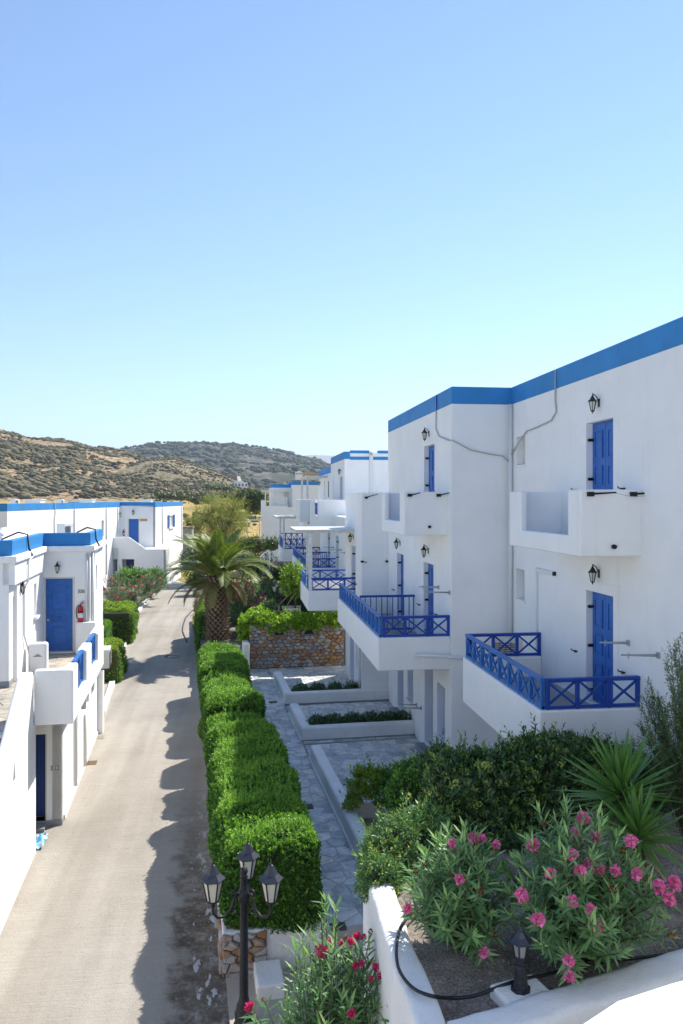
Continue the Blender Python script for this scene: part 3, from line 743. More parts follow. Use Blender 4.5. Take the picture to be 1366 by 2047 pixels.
def stone_face(fr, parent, u0, u1, z0, z1, rowh=0.14, m='rubble', proud=0.05, seed=3, top=None, skip=None, joint=0.010, ratio=1.75):
    """tightly fitted rubble: one irregular, bulging stone per cell of a stretched Voronoi net; each stone is its own object"""
    rnd = random.Random(seed); a = ratio; W = (u1-u0)/a; H = z1-z0; nx, ny = max(1, round(W/rowh)), max(1, round(H/rowh)); P = {}
    for i in range(-2, nx+2):
        for j in range(-2, ny+2): P[i, j] = Vector((((i+.5+.5*(j % 2)+rnd.uniform(-.42, .42))*W/nx), (j+.5+rnd.uniform(-.30, .30))*H/ny))
    k = 0
    for i in range(-1, nx+1):
        for j in range(ny):
            c = P[i, j]; poly = [Vector(v) for v in ((0, 0), (W, 0), (W, H), (0, H))]
            for (p, q), w in P.items():
                if (p, q) != (i, j) and abs(p-i) < 3 and abs(q-j) < 3:
                    n = (w-c).normalized(); mid = (c+w)/2-n*joint/2; o = []
                    for e in range(len(poly)):
                        A, B = poly[e], poly[(e+1) % len(poly)]; da, db = (A-mid).dot(n), (B-mid).dot(n)
                        if da <= 0: o.append(A)
                        if da*db < 0: o.append(A.lerp(B, da/(da-db)))
                    poly = o
                    if len(poly) < 3: break
            if len(poly) < 3: continue
            pts = [(u0+v.x*a, z0+v.y) for v in poly]; cu, cz = sum(v[0] for v in pts)/len(pts), sum(v[1] for v in pts)/len(pts)
            if (top and cz > top(cu)) or (skip and skip(cu, cz)): continue
            n = len(pts); d = proud*rnd.uniform(.6, 1.3); f = lambda s, y: [fr.p(cu+(x-cu)*s, y, cz+(zz-cz)*s) for x, zz in pts]
            mb = MB(); t1, t2 = rnd.uniform(-.2, .2)*d, rnd.uniform(-.2, .2)*d
            V = f(1, -.01)+f(.97, d*.55)+[fr.p(cu+(x-cu)*.74, d+(t1 if x > cu else -t1)+(t2 if zz > cz else -t2), cz+(zz-cz)*.74) for x, zz in pts]
            mb.add(V, [tuple(2*n+e for e in range(n))]+[(e, (e+1) % n, n+(e+1) % n, n+e) for e in range(n)]+[(n+e, n+(e+1) % n, 2*n+(e+1) % n, 2*n+e) for e in range(n)])
            mb.build('stone', M[m], parent); k += 1
    return k
# ------------------------------------------------------------------ terrain, road, paths
ROAD_Z, PATH_Z, BED_Z = -7.1, -6.5, -4.2
def ground_z(d, az):
    pts = [(0, -7.25), (75, -7.3), (120, -9.2), (190, -7.5), (330, -0.8), (430, 2.2), (800, 3.0), (1500, 0.0), (7000, -8)]
    for (a, za), (b, zb) in zip(pts, pts[1:]):
        if d <= b: return za + (zb-za)*(d-a)/(b-a)
    return -8
def polar(name, azs, ds, zf, m, smooth=True):
    V = [(d*math.sin(a), d*math.cos(a), zf(d, a)) for d in ds for a in azs]; n = len(azs)
    Q = [(i*n+k, i*n+k+1, (i+1)*n+k+1, (i+1)*n+k) for i in range(len(ds)-1) for k in range(n-1)]
    return link(name, np_mesh(name, V, Q, m, smooth=smooth))
def n_field(nt, b):
    g = N(nt, 'ShaderNodeNewGeometry')
    a = tex(nt, 1, 5, 0.6, scaled(nt, 0.02, 0.008, 0.02)); r = ramp(nt, a.outputs[0], [(0.32, (0.17, 0.18, 0.065)), (0.42, (0.36, 0.28, 0.11)), (0.52, (0.52, 0.36, 0.14)), (0.62, (0.46, 0.33, 0.15)), (0.72, (0.24, 0.22, 0.09))])
    s = tex(nt, 0.5, 6, 0.7); m = ramp(nt, s.outputs[0], [(0.35, (0.6, 0.62, 0.55)), (0.6, (1.1, 1.1, 1.1))])
    nt.links.new(mix(nt, 1.0, r.outputs[0], m.outputs[0], 'MULTIPLY'), b.inputs['Base Color']); bump(nt, b, s.outputs[0], 0.6, 0.8)
M['field'] = mat('dry_field', (0.33, 0.24, 0.1), 0.95, 0.05, n_field)
azs = [R(a) for a in np.linspace(-180, 180, 241)]
ds = [0.5, 3, 6, 10, 15, 20, 30, 45, 60, 75, 95, 120, 150, 190, 230, 280, 330, 380, 430, 520, 640, 800, 1100, 1500, 2500, 4500, 6800]
tag(polar('ground', azs, ds, ground_z, M['field']), kind='structure')

def n_hill(dry, scrub, fine, thr, sc):
    def f(nt, b):
        a = tex(nt, sc, 6, 0.65); r = ramp(nt, a.outputs[0], [(0.36, tuple(x*0.75 for x in dry)), (0.6, dry), (0.75, tuple(min(1, x*1.2) for x in dry))])
        v = tex(nt, fine, 5, 0.62); k = ramp(nt, v.outputs[0], [(thr-.02, (0, 0, 0)), (thr+.05, (1, 1, 1))])
        v2 = tex(nt, sc*2.3, 4, 0.6); k2 = ramp(nt, v2.outputs[0], [(0.56, (1, 1, 1)), (0.68, (0.25, 0.25, 0.25))])
        kk = mix(nt, 1.0, k.outputs[0], k2.outputs[0], 'MULTIPLY')
        nt.links.new(mix(nt, kk, r.outputs[0], scrub), b.inputs['Base Color']); bump(nt, b, v.outputs[0], 2.0, 0.8)
    return f
M['hill_near'] = mat('dry_scrub_hillside', (0.3, 0.2, 0.1), 0.95, 0.05, n_hill((0.47, 0.335, 0.21), (0.13, 0.115, 0.065), 0.3, 0.51, 0.018))
M['hill_hump'] = mat('stony_scrub_hill', (0.3, 0.2, 0.1), 0.95, 0.05, n_hill((0.36, 0.29, 0.19), (0.125, 0.12, 0.065), 0.4, 0.5, 0.02))
M['hill_far'] = mat('far_scrub_ridge', (0.2, 0.18, 0.12), 0.95, 0.05, n_hill((0.19, 0.165, 0.13), (0.06, 0.07, 0.055), 0.05, 0.44, 0.006))
M['hill_blue'] = mat('distant_bare_mountain', (0.28, 0.26, 0.24), 0.95, 0.05)
HILLS = {}
def make_hill(name, crest, D, foot, m, rough, seed, back=1.35, nr=40, res=0.35):
    crest = [(x, y+7) for x, y in crest]
    px = [c[0] for c in crest]; ct = [(math.atan((x-683)/F)+TH, y) for x, y in crest]
    aa = [a for a, _ in ct]; yy = [y for _, y in ct]
    def zf(d, a):
        y = float(np.interp(a, aa, yy)); k = math.cos(a-TH)
        zc = (1000-y)/F*D*k; t = (d-foot)/(D-foot); z0 = ground_z(foot, a)-0.5
        if t <= 0: h = z0
        elif t <= 1: h = z0+(zc-z0)*(1-(1-t)**1.55)
        else: h = zc-(t-1)*(zc-z0)*0.8
        w = max(0.0, min(1.0, t*4))*rough
        n = noise.fractal(Vector((d*math.sin(a)/rough/9+seed, d*math.cos(a)/rough/9, seed)), 1.0, 2.0, 5)
        return h + n*w*0.9
    az = np.arange(aa[0], aa[-1], R(res)); dd = foot+(D*back-foot)*np.linspace(0, 1, nr)
    HILLS[name] = (zf, aa[0], aa[-1], foot, D)
    return tag(polar(name, az, dd, zf, m), kind='structure')
make_hill('near_hill', [(-700, 800), (-300, 825), (0, 863), (60, 875), (130, 882), (180, 892), (250, 901), (300, 922), (360, 948), (430, 978), (520, 1002), (620, 1010)], 800, 340, M['hill_near'], 5.0, 3.1)
make_hill('scrub_hill', [(60, 1004), (150, 985), (200, 948), (250, 925), (300, 913), (340, 912), (400, 926), (450, 945), (490, 964), (540, 984), (620, 1001), (700, 1008)], 540, 345, M['hill_hump'], 2.2, 8.7)
make_hill('far_ridge', [(-100, 960), (100, 935), (250, 899), (290, 888), (400, 885), (470, 888), (500, 893), (560, 903), (620, 914), (670, 928), (720, 945), (800, 960), (1100, 978), (1500, 985)], 1700, 800, M['hill_far'], 8.0, 5.5)
make_hill('distant_mountain', [(350, 960), (480, 935), (540, 916), (580, 908), (620, 904), (660, 905), (700, 914), (760, 930), (860, 955), (1100, 985)], 6000, 4200, M['hill_blue'], 16.0, 2.2)

# scrub scattered on the hillsides: nobody could count it
ICO = None
def scrub(name, hill, count, smin, smax, mname, avoid_seed, dmax=1.0, amin=None, amax=None, lo=0.02, up=False):
    global ICO
    if ICO is None:
        bm = bmesh.new(); bmesh.ops.create_icosphere(bm, subdivisions=1, radius=1.0); ICO = (np.array([v.co[:] for v in bm.verts]), np.array([[v.index for v in f.verts] for f in bm.faces])); bm.free()
    zf, a0, a1, foot, D = HILLS[hill] if hill else (ground_z, R(-16), R(32), 200, 600)
    amin, amax = max(a0, R(-18)) if amin is None else amin, min(a1, R(22)) if amax is None else amax
    V, Q = [], []; n = 0; k = 0
    while n < count and k < count*9:
        k += 1
        a = random.uniform(amin, amax); t = random.uniform(lo, dmax); d = foot+(D-foot)*t
        x, y = d*math.sin(a), d*math.cos(a)
        f_ = noise.noise(Vector((x*0.014, y*0.014, avoid_seed)))*.9+noise.noise(Vector((x*0.06, y*0.06, avoid_seed+3)))*.7
        if random.random() > .5-1.9*f_: continue
        z = zf(d, a); s = random.uniform(smin, smax)*(1+0.5*random.random()**3)*min(1.5, max(.6, 1-.8*f_))
        v = ICO[0]*np.array([s*random.uniform(.8, 1.3), s*random.uniform(.8, 1.3), s*random.uniform(.5, .8)])*RNG.uniform(.72, 1.25, (12, 1))
        V.append(v+np.array([x, y, z+s*0.25])); Q.append(ICO[1]+12*n); n += 1
    return tag(link(name, np_mesh(name, np.concatenate(V), np.concatenate(Q), M[mname])), kind='stuff')
M['scrub1'] = leafmat('grey_green_scrub', [(0, (0.06, 0.06, 0.032)), (0.5, (0.12, 0.108, 0.06)), (1, (0.20, 0.165, 0.105))], 0.9, 0.05, 0.1)
M['scrub2'] = leafmat('far_dark_scrub', [(0, (0.045, 0.055, 0.035)), (1, (0.09, 0.095, 0.06))], 0.9, 0.05, 0.1)
M['scrub3'] = leafmat('field_bushes', [(0, (0.06, 0.085, 0.025)), (0.5, (0.14, 0.15, 0.05)), (1, (0.24, 0.2, 0.08))], 0.9, 0.1, 0.1)
scrub('hillside_scrub', 'near_hill', 10500, 0.5, 1.45, 'scrub1', 1.0)
scrub('hill_scrub', 'scrub_hill', 7000, 0.3, 0.85, 'scrub1', 4.0)
scrub('ridge_scrub', 'far_ridge', 9000, 1.2, 3.6, 'scrub2', 9.0)
scrub('field_scrub', None, 700, 0.4, 1.2, 'scrub3', 6.0, 1.0, R(-6), R(9), -0.25)

# road sheet
left = [L(-3.4, y, ROAD_Z) for y in (3, 8, 14, 20, 27.2)] + [at_z(x, y, ROAD_Z) for x, y in ((205, 1425), (222, 1375), (238, 1320), (250, 1285), (262, 1255), (270, 1235), (286, 1208), (312, 1185), (337, 1170), (358, 1163))]
right = [L(0.62, y, ROAD_Z) for y in (3, 8, 14, 20, 30.6)] + [at_z(x, y, ROAD_Z) for x, y in ((404, 1318), (400, 1295), (395, 1278), (386, 1262), (384, 1245), (386, 1228), (392, 1208), (402, 1192), (420, 1180), (440, 1172))]
def strip(name, A, B, m, dz=0.0, sub=4):
    V, Q = [], []; n = sub+1
    for a, b in zip(A, B):
        for k in range(n): q = a.lerp(b, k/sub); V.append((q.x, q.y, q.z+dz))
    for i in range(len(A)-1):
        for k in range(sub): Q.append((i*n+k, i*n+k+1, (i+1)*n+k+1, (i+1)*n+k))
    return link(name, np_mesh(name, V, Q, m))
tag(strip('road', left, right, M['road']), kind='structure')
def kerb(name, pts, w, h, m='rough_white', zb=None, sub=True):
    """raised kerb of short uneven lengths along a line"""
    mb = MB(); pts = [Vector(p) for p in pts]
    if sub:
        q = []
        for a, b in zip(pts, pts[1:]):
            k = max(1, round((b-a).length/1.1)); q += [a.lerp(b, i/k) for i in range(k)]
        pts = q+[pts[-1]]
    for i, (a, b) in enumerate(zip(pts, pts[1:])):
        s = (b-a).cross(Vector((0, 0, 1))).normalized(); hh = h*random.uniform(.9, 1.12); ww = w*random.uniform(.92, 1.06)
        z0 = Vector((0, 0, -0.1)); z1 = Vector((0, 0, hh)); e = (b-a)*0.004
        mb.add([a+e+z0-s*ww/2, a+e+z0+s*ww/2, b-e+z0+s*ww/2, b-e+z0-s*ww/2, a+e+z1-s*ww/2, a+e+z1+s*ww/2, b-e+z1+s*ww/2, b-e+z1-s*ww/2], [(3,2,1,0),(4,5,6,7),(0,1,5,4),(1,2,6,5),(2,3,7,6),(3,0,4,7)])
    return tag(mb.build(name, M[m], None, 0.02, 2, fix=True), kind='structure')
kerb('left_kerb', [at_z(x, y, ROAD_Z) for x, y in ((205, 1428), (222, 1376), (237, 1322), (250, 1286), (262, 1256), (270, 1236), (286, 1209), (312, 1186), (337, 1171), (358, 1164))], 0.2, 0.13)
kerb('right_kerb', [L(0.5, 30.4, ROAD_Z)+Vector((0, 0, 0)), at_z(406, 1318, ROAD_Z), at_z(402, 1295, ROAD_Z), at_z(397, 1279, ROAD_Z)], 0.2, 0.42)
# pale patches of pavement and beds on the far side of the left kerb
q = MB(); q.prism([toL(p).to_2d()[:] for p in (at_z(203, 1424, ROAD_Z), at_z(234, 1322, ROAD_Z), at_z(170, 1322, ROAD_Z), at_z(170, 1424, ROAD_Z))], -7.14, -7.05); q.M = None
pv = MB(LM); pv.prism([toL(p).to_2d()[:] for p in (at_z(203, 1424, ROAD_Z), at_z(236, 1322, ROAD_Z), at_z(175, 1322, ROAD_Z), at_z(150, 1424, ROAD_Z))], -7.2, -7.04)
tag(pv.build('left_pavement', M['paving'], fix=True), kind='structure')
sb = MB(LM); sb.prism([toL(p).to_2d()[:] for p in (at_z(237, 1320, ROAD_Z), at_z(262, 1255, ROAD_Z), at_z(288, 1208, ROAD_Z), at_z(334, 1171, ROAD_Z), at_z(200, 1171, ROAD_Z), at_z(150, 1320, ROAD_Z))], -7.2, -7.03)
tag(sb.build('left_bed_soil', M['soil'], fix=True), kind='structure')

# right of the road: planter, flagged path, terraces, landing, bed
tag(MB(LM).box((0.5, 12.05, -7.3), (2.0, 30.6, -6.46)).build('hedge_planter', M['rough_white'], None, 0.03), kind='structure')
tag(MB(LM).box((0.56, 12.15, -6.46), (1.94, 30.5, -6.44)).build('hedge_soil', M['soil']), kind='structure')
tag(MB(LM).box((2.0, 12.0, -7.3), (3.0, 31.0, PATH_Z-.03)).build('path_base', M['mortar']), kind='structure')
path = tag(MB(LM).box((2.0, 12.0, PATH_Z-.03), (3.0, 31.0, PATH_Z-.012)).build('path', M['mortar']), kind='structure')
flagstones(path, (2.0, 12.0, 3.0, 31.0), 0.31, PATH_Z, frame_m=LM, seed=11)
for i, (x0, y0, x1, y1) in enumerate(((3.02, 15.9, 6.2, 21.1), (3.02, 21.2, 6.2, 25.2), (3.02, 25.3, 6.2, 31.0))):
    tr = tag(MB(LM).box((x0, y0, -7.3), (x1+1, y1, PATH_Z-.012)).build('terrace', M['mortar']), kind='structure')
    X1 = lambda p: (L(p.x, p.y).x < (4.9 if L(p.x, p.y).y < 25.8 else 4.0))
    flagstones(tr, (x0, y0, x1, y1), 0.34, PATH_Z, frame_m=LM, seed=20+i, clip=X1)
land = tag(MB(LM).box((0.55, 3, -7.3), (3.4, 12.0, -7.06)).build('landing', M['paving']), kind='structure')
# steps from the path down to the landing
for i, (ya, yb, zt) in enumerate(((11.68, 12.0, -6.68), (11.36, 11.68, -6.87))):
    st = MB(LM).box((2.0, ya, -7.2), (3.0, yb, zt)).build('path_step', M['rough_white'], None, 0.015); tag(st, kind='structure')
    tr = MB(LM).box((2.02, ya-.01, zt-.06), (2.98, yb-.02, zt+.012)).build('tread', M['flag'], st, 0.008)
# raised bed in the foreground
BED = [(1.62, 4.5), (1.62, 8.35), (2.45, 11.15), (6.4, 11.15), (6.4, 6.9), (3.98, 6.80), (1.60, 6.15)]
mb = MB(); mb.prism([(1.5, 4.8), (1.5, 8.4), (1.6, 9.3), (2.35, 10.4), (3.0, 11.1), (6.6, 11.15), (6.6, 4.8)], -7.2, BED_Z-.12)
tag(mb.build('garden_bed_fill', M['soil'], fix=True), kind='structure')
bz = lambda x, y: BED_Z + 0.05*noise.fractal(Vector((x*1.6, y*1.6, 2)), 1.0, 2.0, 4) - 0.02
def bed_sheet():
    V, Q = [], []; n = 70
    for j in range(n+1):
        y = 5.2+5.9*j/n; xl = float(np.interp(y, [5, 8.4, 9.3, 10.4, 11.1], [1.55, 1.55, 1.65, 2.4, 3.05]))
        for i in range(n+1): x = xl+(6.5-xl)*i/n; V.append((x, y, bz(x, y)))
    for j in range(n):
        for i in range(n): Q.append((j*(n+1)+i, j*(n+1)+i+1, (j+1)*(n+1)+i+1, (j+1)*(n+1)+i))
    return link('garden_soil', np_mesh('garden_soil', V, Q, M['soil'], smooth=True))
tag(bed_sheet(), kind='structure')
bl = []
for k in range(520):
    x, y = random.uniform(1.65, 5.2), random.uniform(6.2, 9.2); s = 0.008+0.03*random.random()**3
    bl.append((x, y, bz(x, y), s))
bm = bmesh.new()
for x, y, z, s in bl: bmesh.ops.create_icosphere(bm, subdivisions=1, radius=s, matrix=Matrix.Translation((x, y, z)) @ Matrix.Rotation(random.uniform(0, 6), 4, 'Z') @ Matrix.Diagonal((1.2, .9, .6, 1)))
me = bpy.data.meshes.new('bed_gravel'); bm.to_mesh(me); bm.free(); me.materials.append(M['pebble']); tag(link('bed_gravel', me), kind='stuff')

# thin summer haze: one closed box round everything, ground included
hz = MB().box((-9000, -900, -14), (9000, 9200, 460)).mesh('haze', [])
hm = bpy.data.materials.new('haze_air'); hm.use_nodes = True; hn = hm.node_tree; hn.nodes.remove(hn.nodes['Principled BSDF'])
pv_ = hn.nodes.new('ShaderNodeVolumePrincipled'); pv_.inputs['Color'].default_value = (0.7, 0.82, 1.0, 1); pv_.inputs['Density'].default_value = 0.00016; pv_.inputs['Anisotropy'].default_value = 0.2
hn.links.new(pv_.outputs[0], hn.nodes['Material Output'].inputs['Volume']); hz.materials.append(hm)
tag(link('haze', hz), kind='stuff')
# ------------------------------------------------------------------ the white apartment blocks on the right
ROOF, BAND = 2.61, 2.21
FL = {2: -0.65, 1: -3.65, 0: -6.5}
def facade(b, X, y0, y1, z0, holes, th=0.2, ztop=BAND):
    fr = Fr((X, 0, 0), (0, 1, 0), (-1, 0, 0)); wall_open(fr, y0, y1, z0, ztop, holes, th).build('wall', M['plaster'], b); return fr
def band(b, x0, y0, x1, y1, zb=BAND, zt=ROOF):
    MB().box((x0-.004, y0-.004, zb), (x1+.004, y1+.004, zt)).build('parapet_band', M['band'], b, 0.02, 2)
def parapet_balcony(b, X0, X1, ya, yb, floor, ztop, zbot, notch, th=0.13):
    """solid white balcony; ya is the end nearer the camera; front wall has an opening (n0, n1) down to the floor"""
    fr = Fr((X0, 0, 0), (0, 1, 0), (-1, 0, 0)); o = MB()
    n0, n1, nz = notch
    o.extrude((X0, 0, 0), (0, 1, 0), (0, 0, 1), [(ya, zbot), (yb, zbot), (yb, ztop), (n1, ztop), (n1, nz), (n0, nz), (n0, ztop), (ya, ztop)], (th, 0, 0))
    bal = o.build('balcony', M['plaster'], b, 0.03, 3, fix=True)
    for y0_, y1_ in ((ya+.003, ya+th), (yb-th, yb-.003)):
        MB().box((X0+.04, y0_, zbot+.003), (X1+.02, y1_, ztop-.003)).build('side_wall', M['plaster'], bal, 0.028, 2)
    MB().box((X0+.05, ya+.04, zbot+.004), (X1+.02, yb-.04, floor)).build('floor_slab', M['plaster'], bal)
    return bal
def box_balcony(b, X0, X1, ya, yb, floor, ztop, zbot, th=0.13):
    """low white upstand round a slab, as one U-shaped body"""
    o = MB(); o.prism([(X1, ya), (X0, ya), (X0, yb), (X1, yb), (X1, yb-th), (X0+th, yb-th), (X0+th, ya+th), (X1, ya+th)], zbot, ztop)
    bal = o.build('balcony', M['plaster'], b, 0.03, 3, fix=True)
    MB().box((X0+.05, ya+.05, zbot+.004), (X1, yb-.05, floor)).build('floor_slab', M['skirt'], bal)
    return bal
GR = 'white terrace blocks on the right'
# ---- nearest block
F1 = 6.22; yc = 17.87
B1 = thing('apartment_building', 'nearest white apartment block with blue parapet, walled upper balcony and blue-railed lower balcony', 'building', (8, 11, -6.6), GR)
d0, d1 = yx(1226, F1), yx(1172, F1); w0, w1 = yx(1050, F1), yx(1033, F1)
holes = [(d0, d1, FL[2]+.02, 1.39), (d0, d1, FL[1]+.02, -1.62), (w0, w1, .79, 1.43), (w0+.03, w1+.03, -2.22, -1.54)]
fr1 = facade(B1, F1, 5.2, yc, -7, holes, 0.22)
MB().box((F1+.22, 5.2, -7), (15, yc, BAND)).build('wall', M['plaster'], B1)
band(B1, F1, 5.2, 15, yc-.008)
q = MB(); q.prism([(6.6, 5.4), (6.6, 10.9), (7.2, 12.2), (8.0, 13.4), (12, 13.4), (12, 5.4)], ROOF, 5.4); q.build('unseen_shade_block', M['plaster'], B1, .03, fix=True)  # unseen roof block, added to shade the near bed and its walls

for z0, z1 in ((FL[2]+.02, 1.39), (FL[1]+.02, -1.62)):
    door(fr1, B1, d0, d1, z0, z1, 0.165)
    for s in (d0-.38, d1+.42): shutter_hook(fr1, B1, s, z0+.82)
for z0, z1, o in ((.79, 1.43, 0), (-2.22, -1.54, .03)):
    niche_window(fr1, B1, w0+o, w1+o, z0, z1, 0.2)
    q = MB(fr1.M); q.box((w0+o-.06, 0, z0-.05), (w1+o+.06, .02, z0-.0)); q.build('sill', M['plaster'], B1, 0.006)
# thin plaster surrounds beside the doors
for z0, z1 in ((FL[2]+.9, 2.0), (FL[1]+.02, -1.45)):
    q = MB(fr1.M); q.box((d0-.19, 0, z0), (d0-.165, .012, z1)); q.build('plaster_edge', M['plaster'], B1)
q = MB(fr1.M); q.box((d0-.19, 0, -1.45), (d1+.22, .012, -1.425)); q.build('plaster_edge', M['plaster'], B1)
ba, bb = yx(1160, 5.21), yx(1019, 5.21); n0, n1 = yx(1135, 5.21), yx(1041, 5.21)
bal = parapet_balcony(B1, 5.21, F1, ba, bb, -.66, .17, -.88, (n0, n1, -.56))
q = MB(); q.tube([(5.75, ba-.06, -.72), (5.75, ba+.02, -.72)], 0.035, 10); q.build('drain_spout', M['dark'], bal)
for x, s in ((5.32, 1), (6.02, 1)):
    q = MB(); q.box((x, ba-.05, .06), (x+.1, ba+.0, .13)); q.tube([(x+.08, ba-.04, .10), (x+.42, ba-.12, .12)], [.018, .012], 6); q.build('drying_arm', M['dark'], bal)
q = MB(); q.tube([(5.72+.7*t, ba-.11, .115-.06*math.sin(math.pi*t)) for t in np.linspace(0, 1, 9)], 0.004, 4); q.build('line', M['cable'], bal)
# lower balcony with rails
bx = 4.57; c0, c1 = 12.35, yx(925, bx)
c0 = yx(1080, bx)
bal = box_balcony(B1, bx, F1, c0, c1, FL[1], -3.24, -4.17, 0.15)
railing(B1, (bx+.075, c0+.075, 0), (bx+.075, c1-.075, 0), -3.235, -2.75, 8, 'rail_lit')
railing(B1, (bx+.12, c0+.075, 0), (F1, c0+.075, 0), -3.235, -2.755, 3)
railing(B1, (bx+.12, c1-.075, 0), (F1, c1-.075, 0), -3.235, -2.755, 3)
drying_arm(fr1, B1, yx(1258, F1), -2.30); drying_arm(fr1, B1, yx(1318, F1), -2.32, 0.6)
q = MB(fr1.M); p0, p1 = yx(1110, F1), yx(1075, F1); q.box((p0, 0, -1.50), (p1, .05, -1.42)); q.box((p1-.05, 0, -3.4), (p1, .04, -1.5)); q.build('cable_trunking', M['pipe'], B1)
q = MB(fr1.M); q.box((p0-.05, .0, -1.50), (p0, .06, -1.42)); q.build('trunking_end', M['dark'], B1)
q = MB(fr1.M); q.tube([(yc-.14, .06, 2.2), (yc-.14, .06, -4.1)], 0.045, 8); 
for z in (1.2, -1.2, -3.2): q.lathe((yc-.14, .06, z), [(.052, -.04), (.056, 0), (.052, .04)], 8)
q.build('downpipe', M['pipe'], B1)
q = MB(fr1.M); q.tube([(yc-.05, .05, -4.1), (yc-.05, .05, -6.4)], 0.035, 8); q.build('downpipe', M['pipe'], B1)
q = MB(fr1.M); cy = yx(1113, F1)
q.tube([(cy, .02, 2.58), (cy, .03, 2.0), (cy-.05, .03, 1.75), (cy+.2, .03, 1.6), (yx(1075, F1), .03, 1.53), (yx(1055, F1), .03, 1.5), (yx(1040, F1), .03, 1.30), (yc-.03, .05, 0.98)], 0.016, 6); q.build('cable', M['cable'], B1)
ac_unit((5.95, 17.2, FL[1]), (-.35, -1, 0), 'beige air conditioner standing in the corner of the nearest lower balcony')
lantern((F1, (d0+d1)/2, 1.72), (-1, 0), 'black lantern above the upper balcony door of the nearest block')
lantern((F1, (d0+d1)/2, -1.26), (-1, 0), 'black lantern above the blue door on the nearest railed balcony')

# ---- second block, standing forward
F2 = 4.81; y2 = 25.8
B2 = thing('apartment_building', 'second white apartment block, standing forward of the nearest one, with long blue-railed balcony', 'building', (8, 22, -6.6), GR)
ua, ub = yx(869, F2), yx(848, F2); la, lb = yx(867, F2), yx(847, F2); ma, mb_ = yx(807, F2), yx(794, F2)
ga, gb = yx(866, F2), yx(849, F2); gwa, gwb = yx(890, F2), yx(874, F2); ha, hb = yx(807, F2), yx(795, F2); hwa, hwb = yx(826, F2), yx(815, F2)
holes = [(ua, ub, FL[2]+.02, 1.41), (la, lb, FL[1]+.02, -1.62), (ma, mb_, FL[1]+.02, -1.62), (ga, gb, -6.32, -4.25), (gwa, gwb, -5.9, -4.45), (ha, hb, -6.35, -4.25), (hwa, hwb, -5.7, -4.4)]
fr2 = facade(B2, F2, yc, y2, -7, holes, 0.28)
MB().box((F2+.28, yc, -7), (13, y2, BAND)).build('wall', M['plaster'], B2)
band(B2, F2, yc, 13, y2)
for (a, b), z0, z1 in (((ua, ub), FL[2]+.02, 1.41), ((la, lb), FL[1]+.02, -1.62), ((ma, mb_), FL[1]+.02, -1.62)):
    door(fr2, B2, a, b, z0, z1, 0.17)
    for s in (a-.36, b+.4): shutter_hook(fr2, B2, s, z0+.82)
door(fr2, B2, ga, gb, -6.3, -4.25, 0.27, hinges=False); door(fr2, B2, ha, hb, -6.33, -4.25, 0.27, hinges=False)
for a, b, z0, z1 in ((gwa, gwb, -5.9, -4.45), (hwa, hwb, -5.7, -4.4)):
    q = MB(fr2.M); q.box((a+.01, -.27, z0+.01), (b-.01, -.2, z1-.01)); w = q.build('window', M['door'], B2)
    q = MB(fr2.M); q.box((a-.05, 0, z0-.06), (b+.05, .06, z0-.0)); q.build('sill', M['plaster'], B2, 0.01)
for a, b in ((ga, gb), (ha, hb)):
    q = MB(fr2.M); q.box((a-.02, .0, -6.5), (b+.02, .25, -6.36)); q.build('door_step', M['skirt'], B2, 0.01)
q = MB(fr2.M); q.box((la-.19, 0, FL[1]), (la-.17, .012, -1.5)); q.box((ua-.17, 0, FL[2]+.9), (ua-.15, .012, 1.75)); q.build('plaster_edge', M['plaster'], B2)
ba2, bb2 = yx(808, 3.78), yx(763, 3.78)
bal = parapet_balcony(B2, 3.78, F2, ba2, bb2, -.66, .2, -.82, (yx(799, 3.78), yx(769, 3.78), -.5))
q = MB(); q.tube([(4.38, ba2-.06, -.62), (4.38, ba2+.02, -.62)], 0.035, 10); q.build('drain_spout', M['dark'], bal)
for x in (3.86, 4.55):
    q = MB(); q.box((x, ba2-.05, .08), (x+.1, ba2, .15)); q.tube([(x+.08, ba2-.04, .12), (x+.25, ba2-.2, .17)], [.018, .012], 6); q.build('drying_arm', M['dark'], bal)
bx = 3.12; c0, c1 = 17.98, 25.6
bal = box_balcony(B2, bx, F2, c0, c1, FL[1], -3.14, -3.9, 0.15)
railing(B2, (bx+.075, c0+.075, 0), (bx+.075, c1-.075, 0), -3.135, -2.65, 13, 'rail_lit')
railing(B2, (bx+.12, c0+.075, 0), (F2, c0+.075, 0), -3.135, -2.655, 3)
yd = yx(829, F2)
railing(B2, (bx+.15, yd, 0), (F2-.0, yd, 0), FL[1]+.06, -2.62, 10, 'rail', plain=True)
drying_arm(fr2, B2, yx(900, F2), -2.13, .6); drying_arm(fr2, B2, yx(878, F2), -2.12, .5); drying_arm(fr2, B2, yx(843, F2), -5.55, .5); drying_arm(fr2, B2, yx(834, F2), -5.6, .5)
q = MB(); q.tube([(3.95, 17.84, -3.52), (5.0, 17.82, -3.6), (6.1, 17.8, -3.68)], 0.04, 8); q.build('drain_pipe', M['pipe'], B2)
q = MB(); q.tube([(F2-.02, yx(874, F2), 2.58), (F2-.03, yx(874, F2), 1.75), (F2-.03, yx(880, F2), 1.55), (F2-.03, yx(900, F2), 1.38), (F2+.02, yc-.03, 1.37), (F2+.45, yc-.03, 1.15), (F2+.95, yc-.03, 1.05), (F2+1.2, yc-.03, 1.02), (F1-.02, yc-.05, .85)], 0.016, 6); q.build('cable', M['cable'], B2)
q = MB(); q.box((F2-.03, yx(874, F2)-.02, 2.21), (F2-.006, yx(874, F2)+.02, 2.58)); q.build('expansion_strip', M['rail'], B2)
lantern((F2, (ua+ub)/2, 1.72), (-1, 0), 'black lantern above the upper balcony door of the second block')
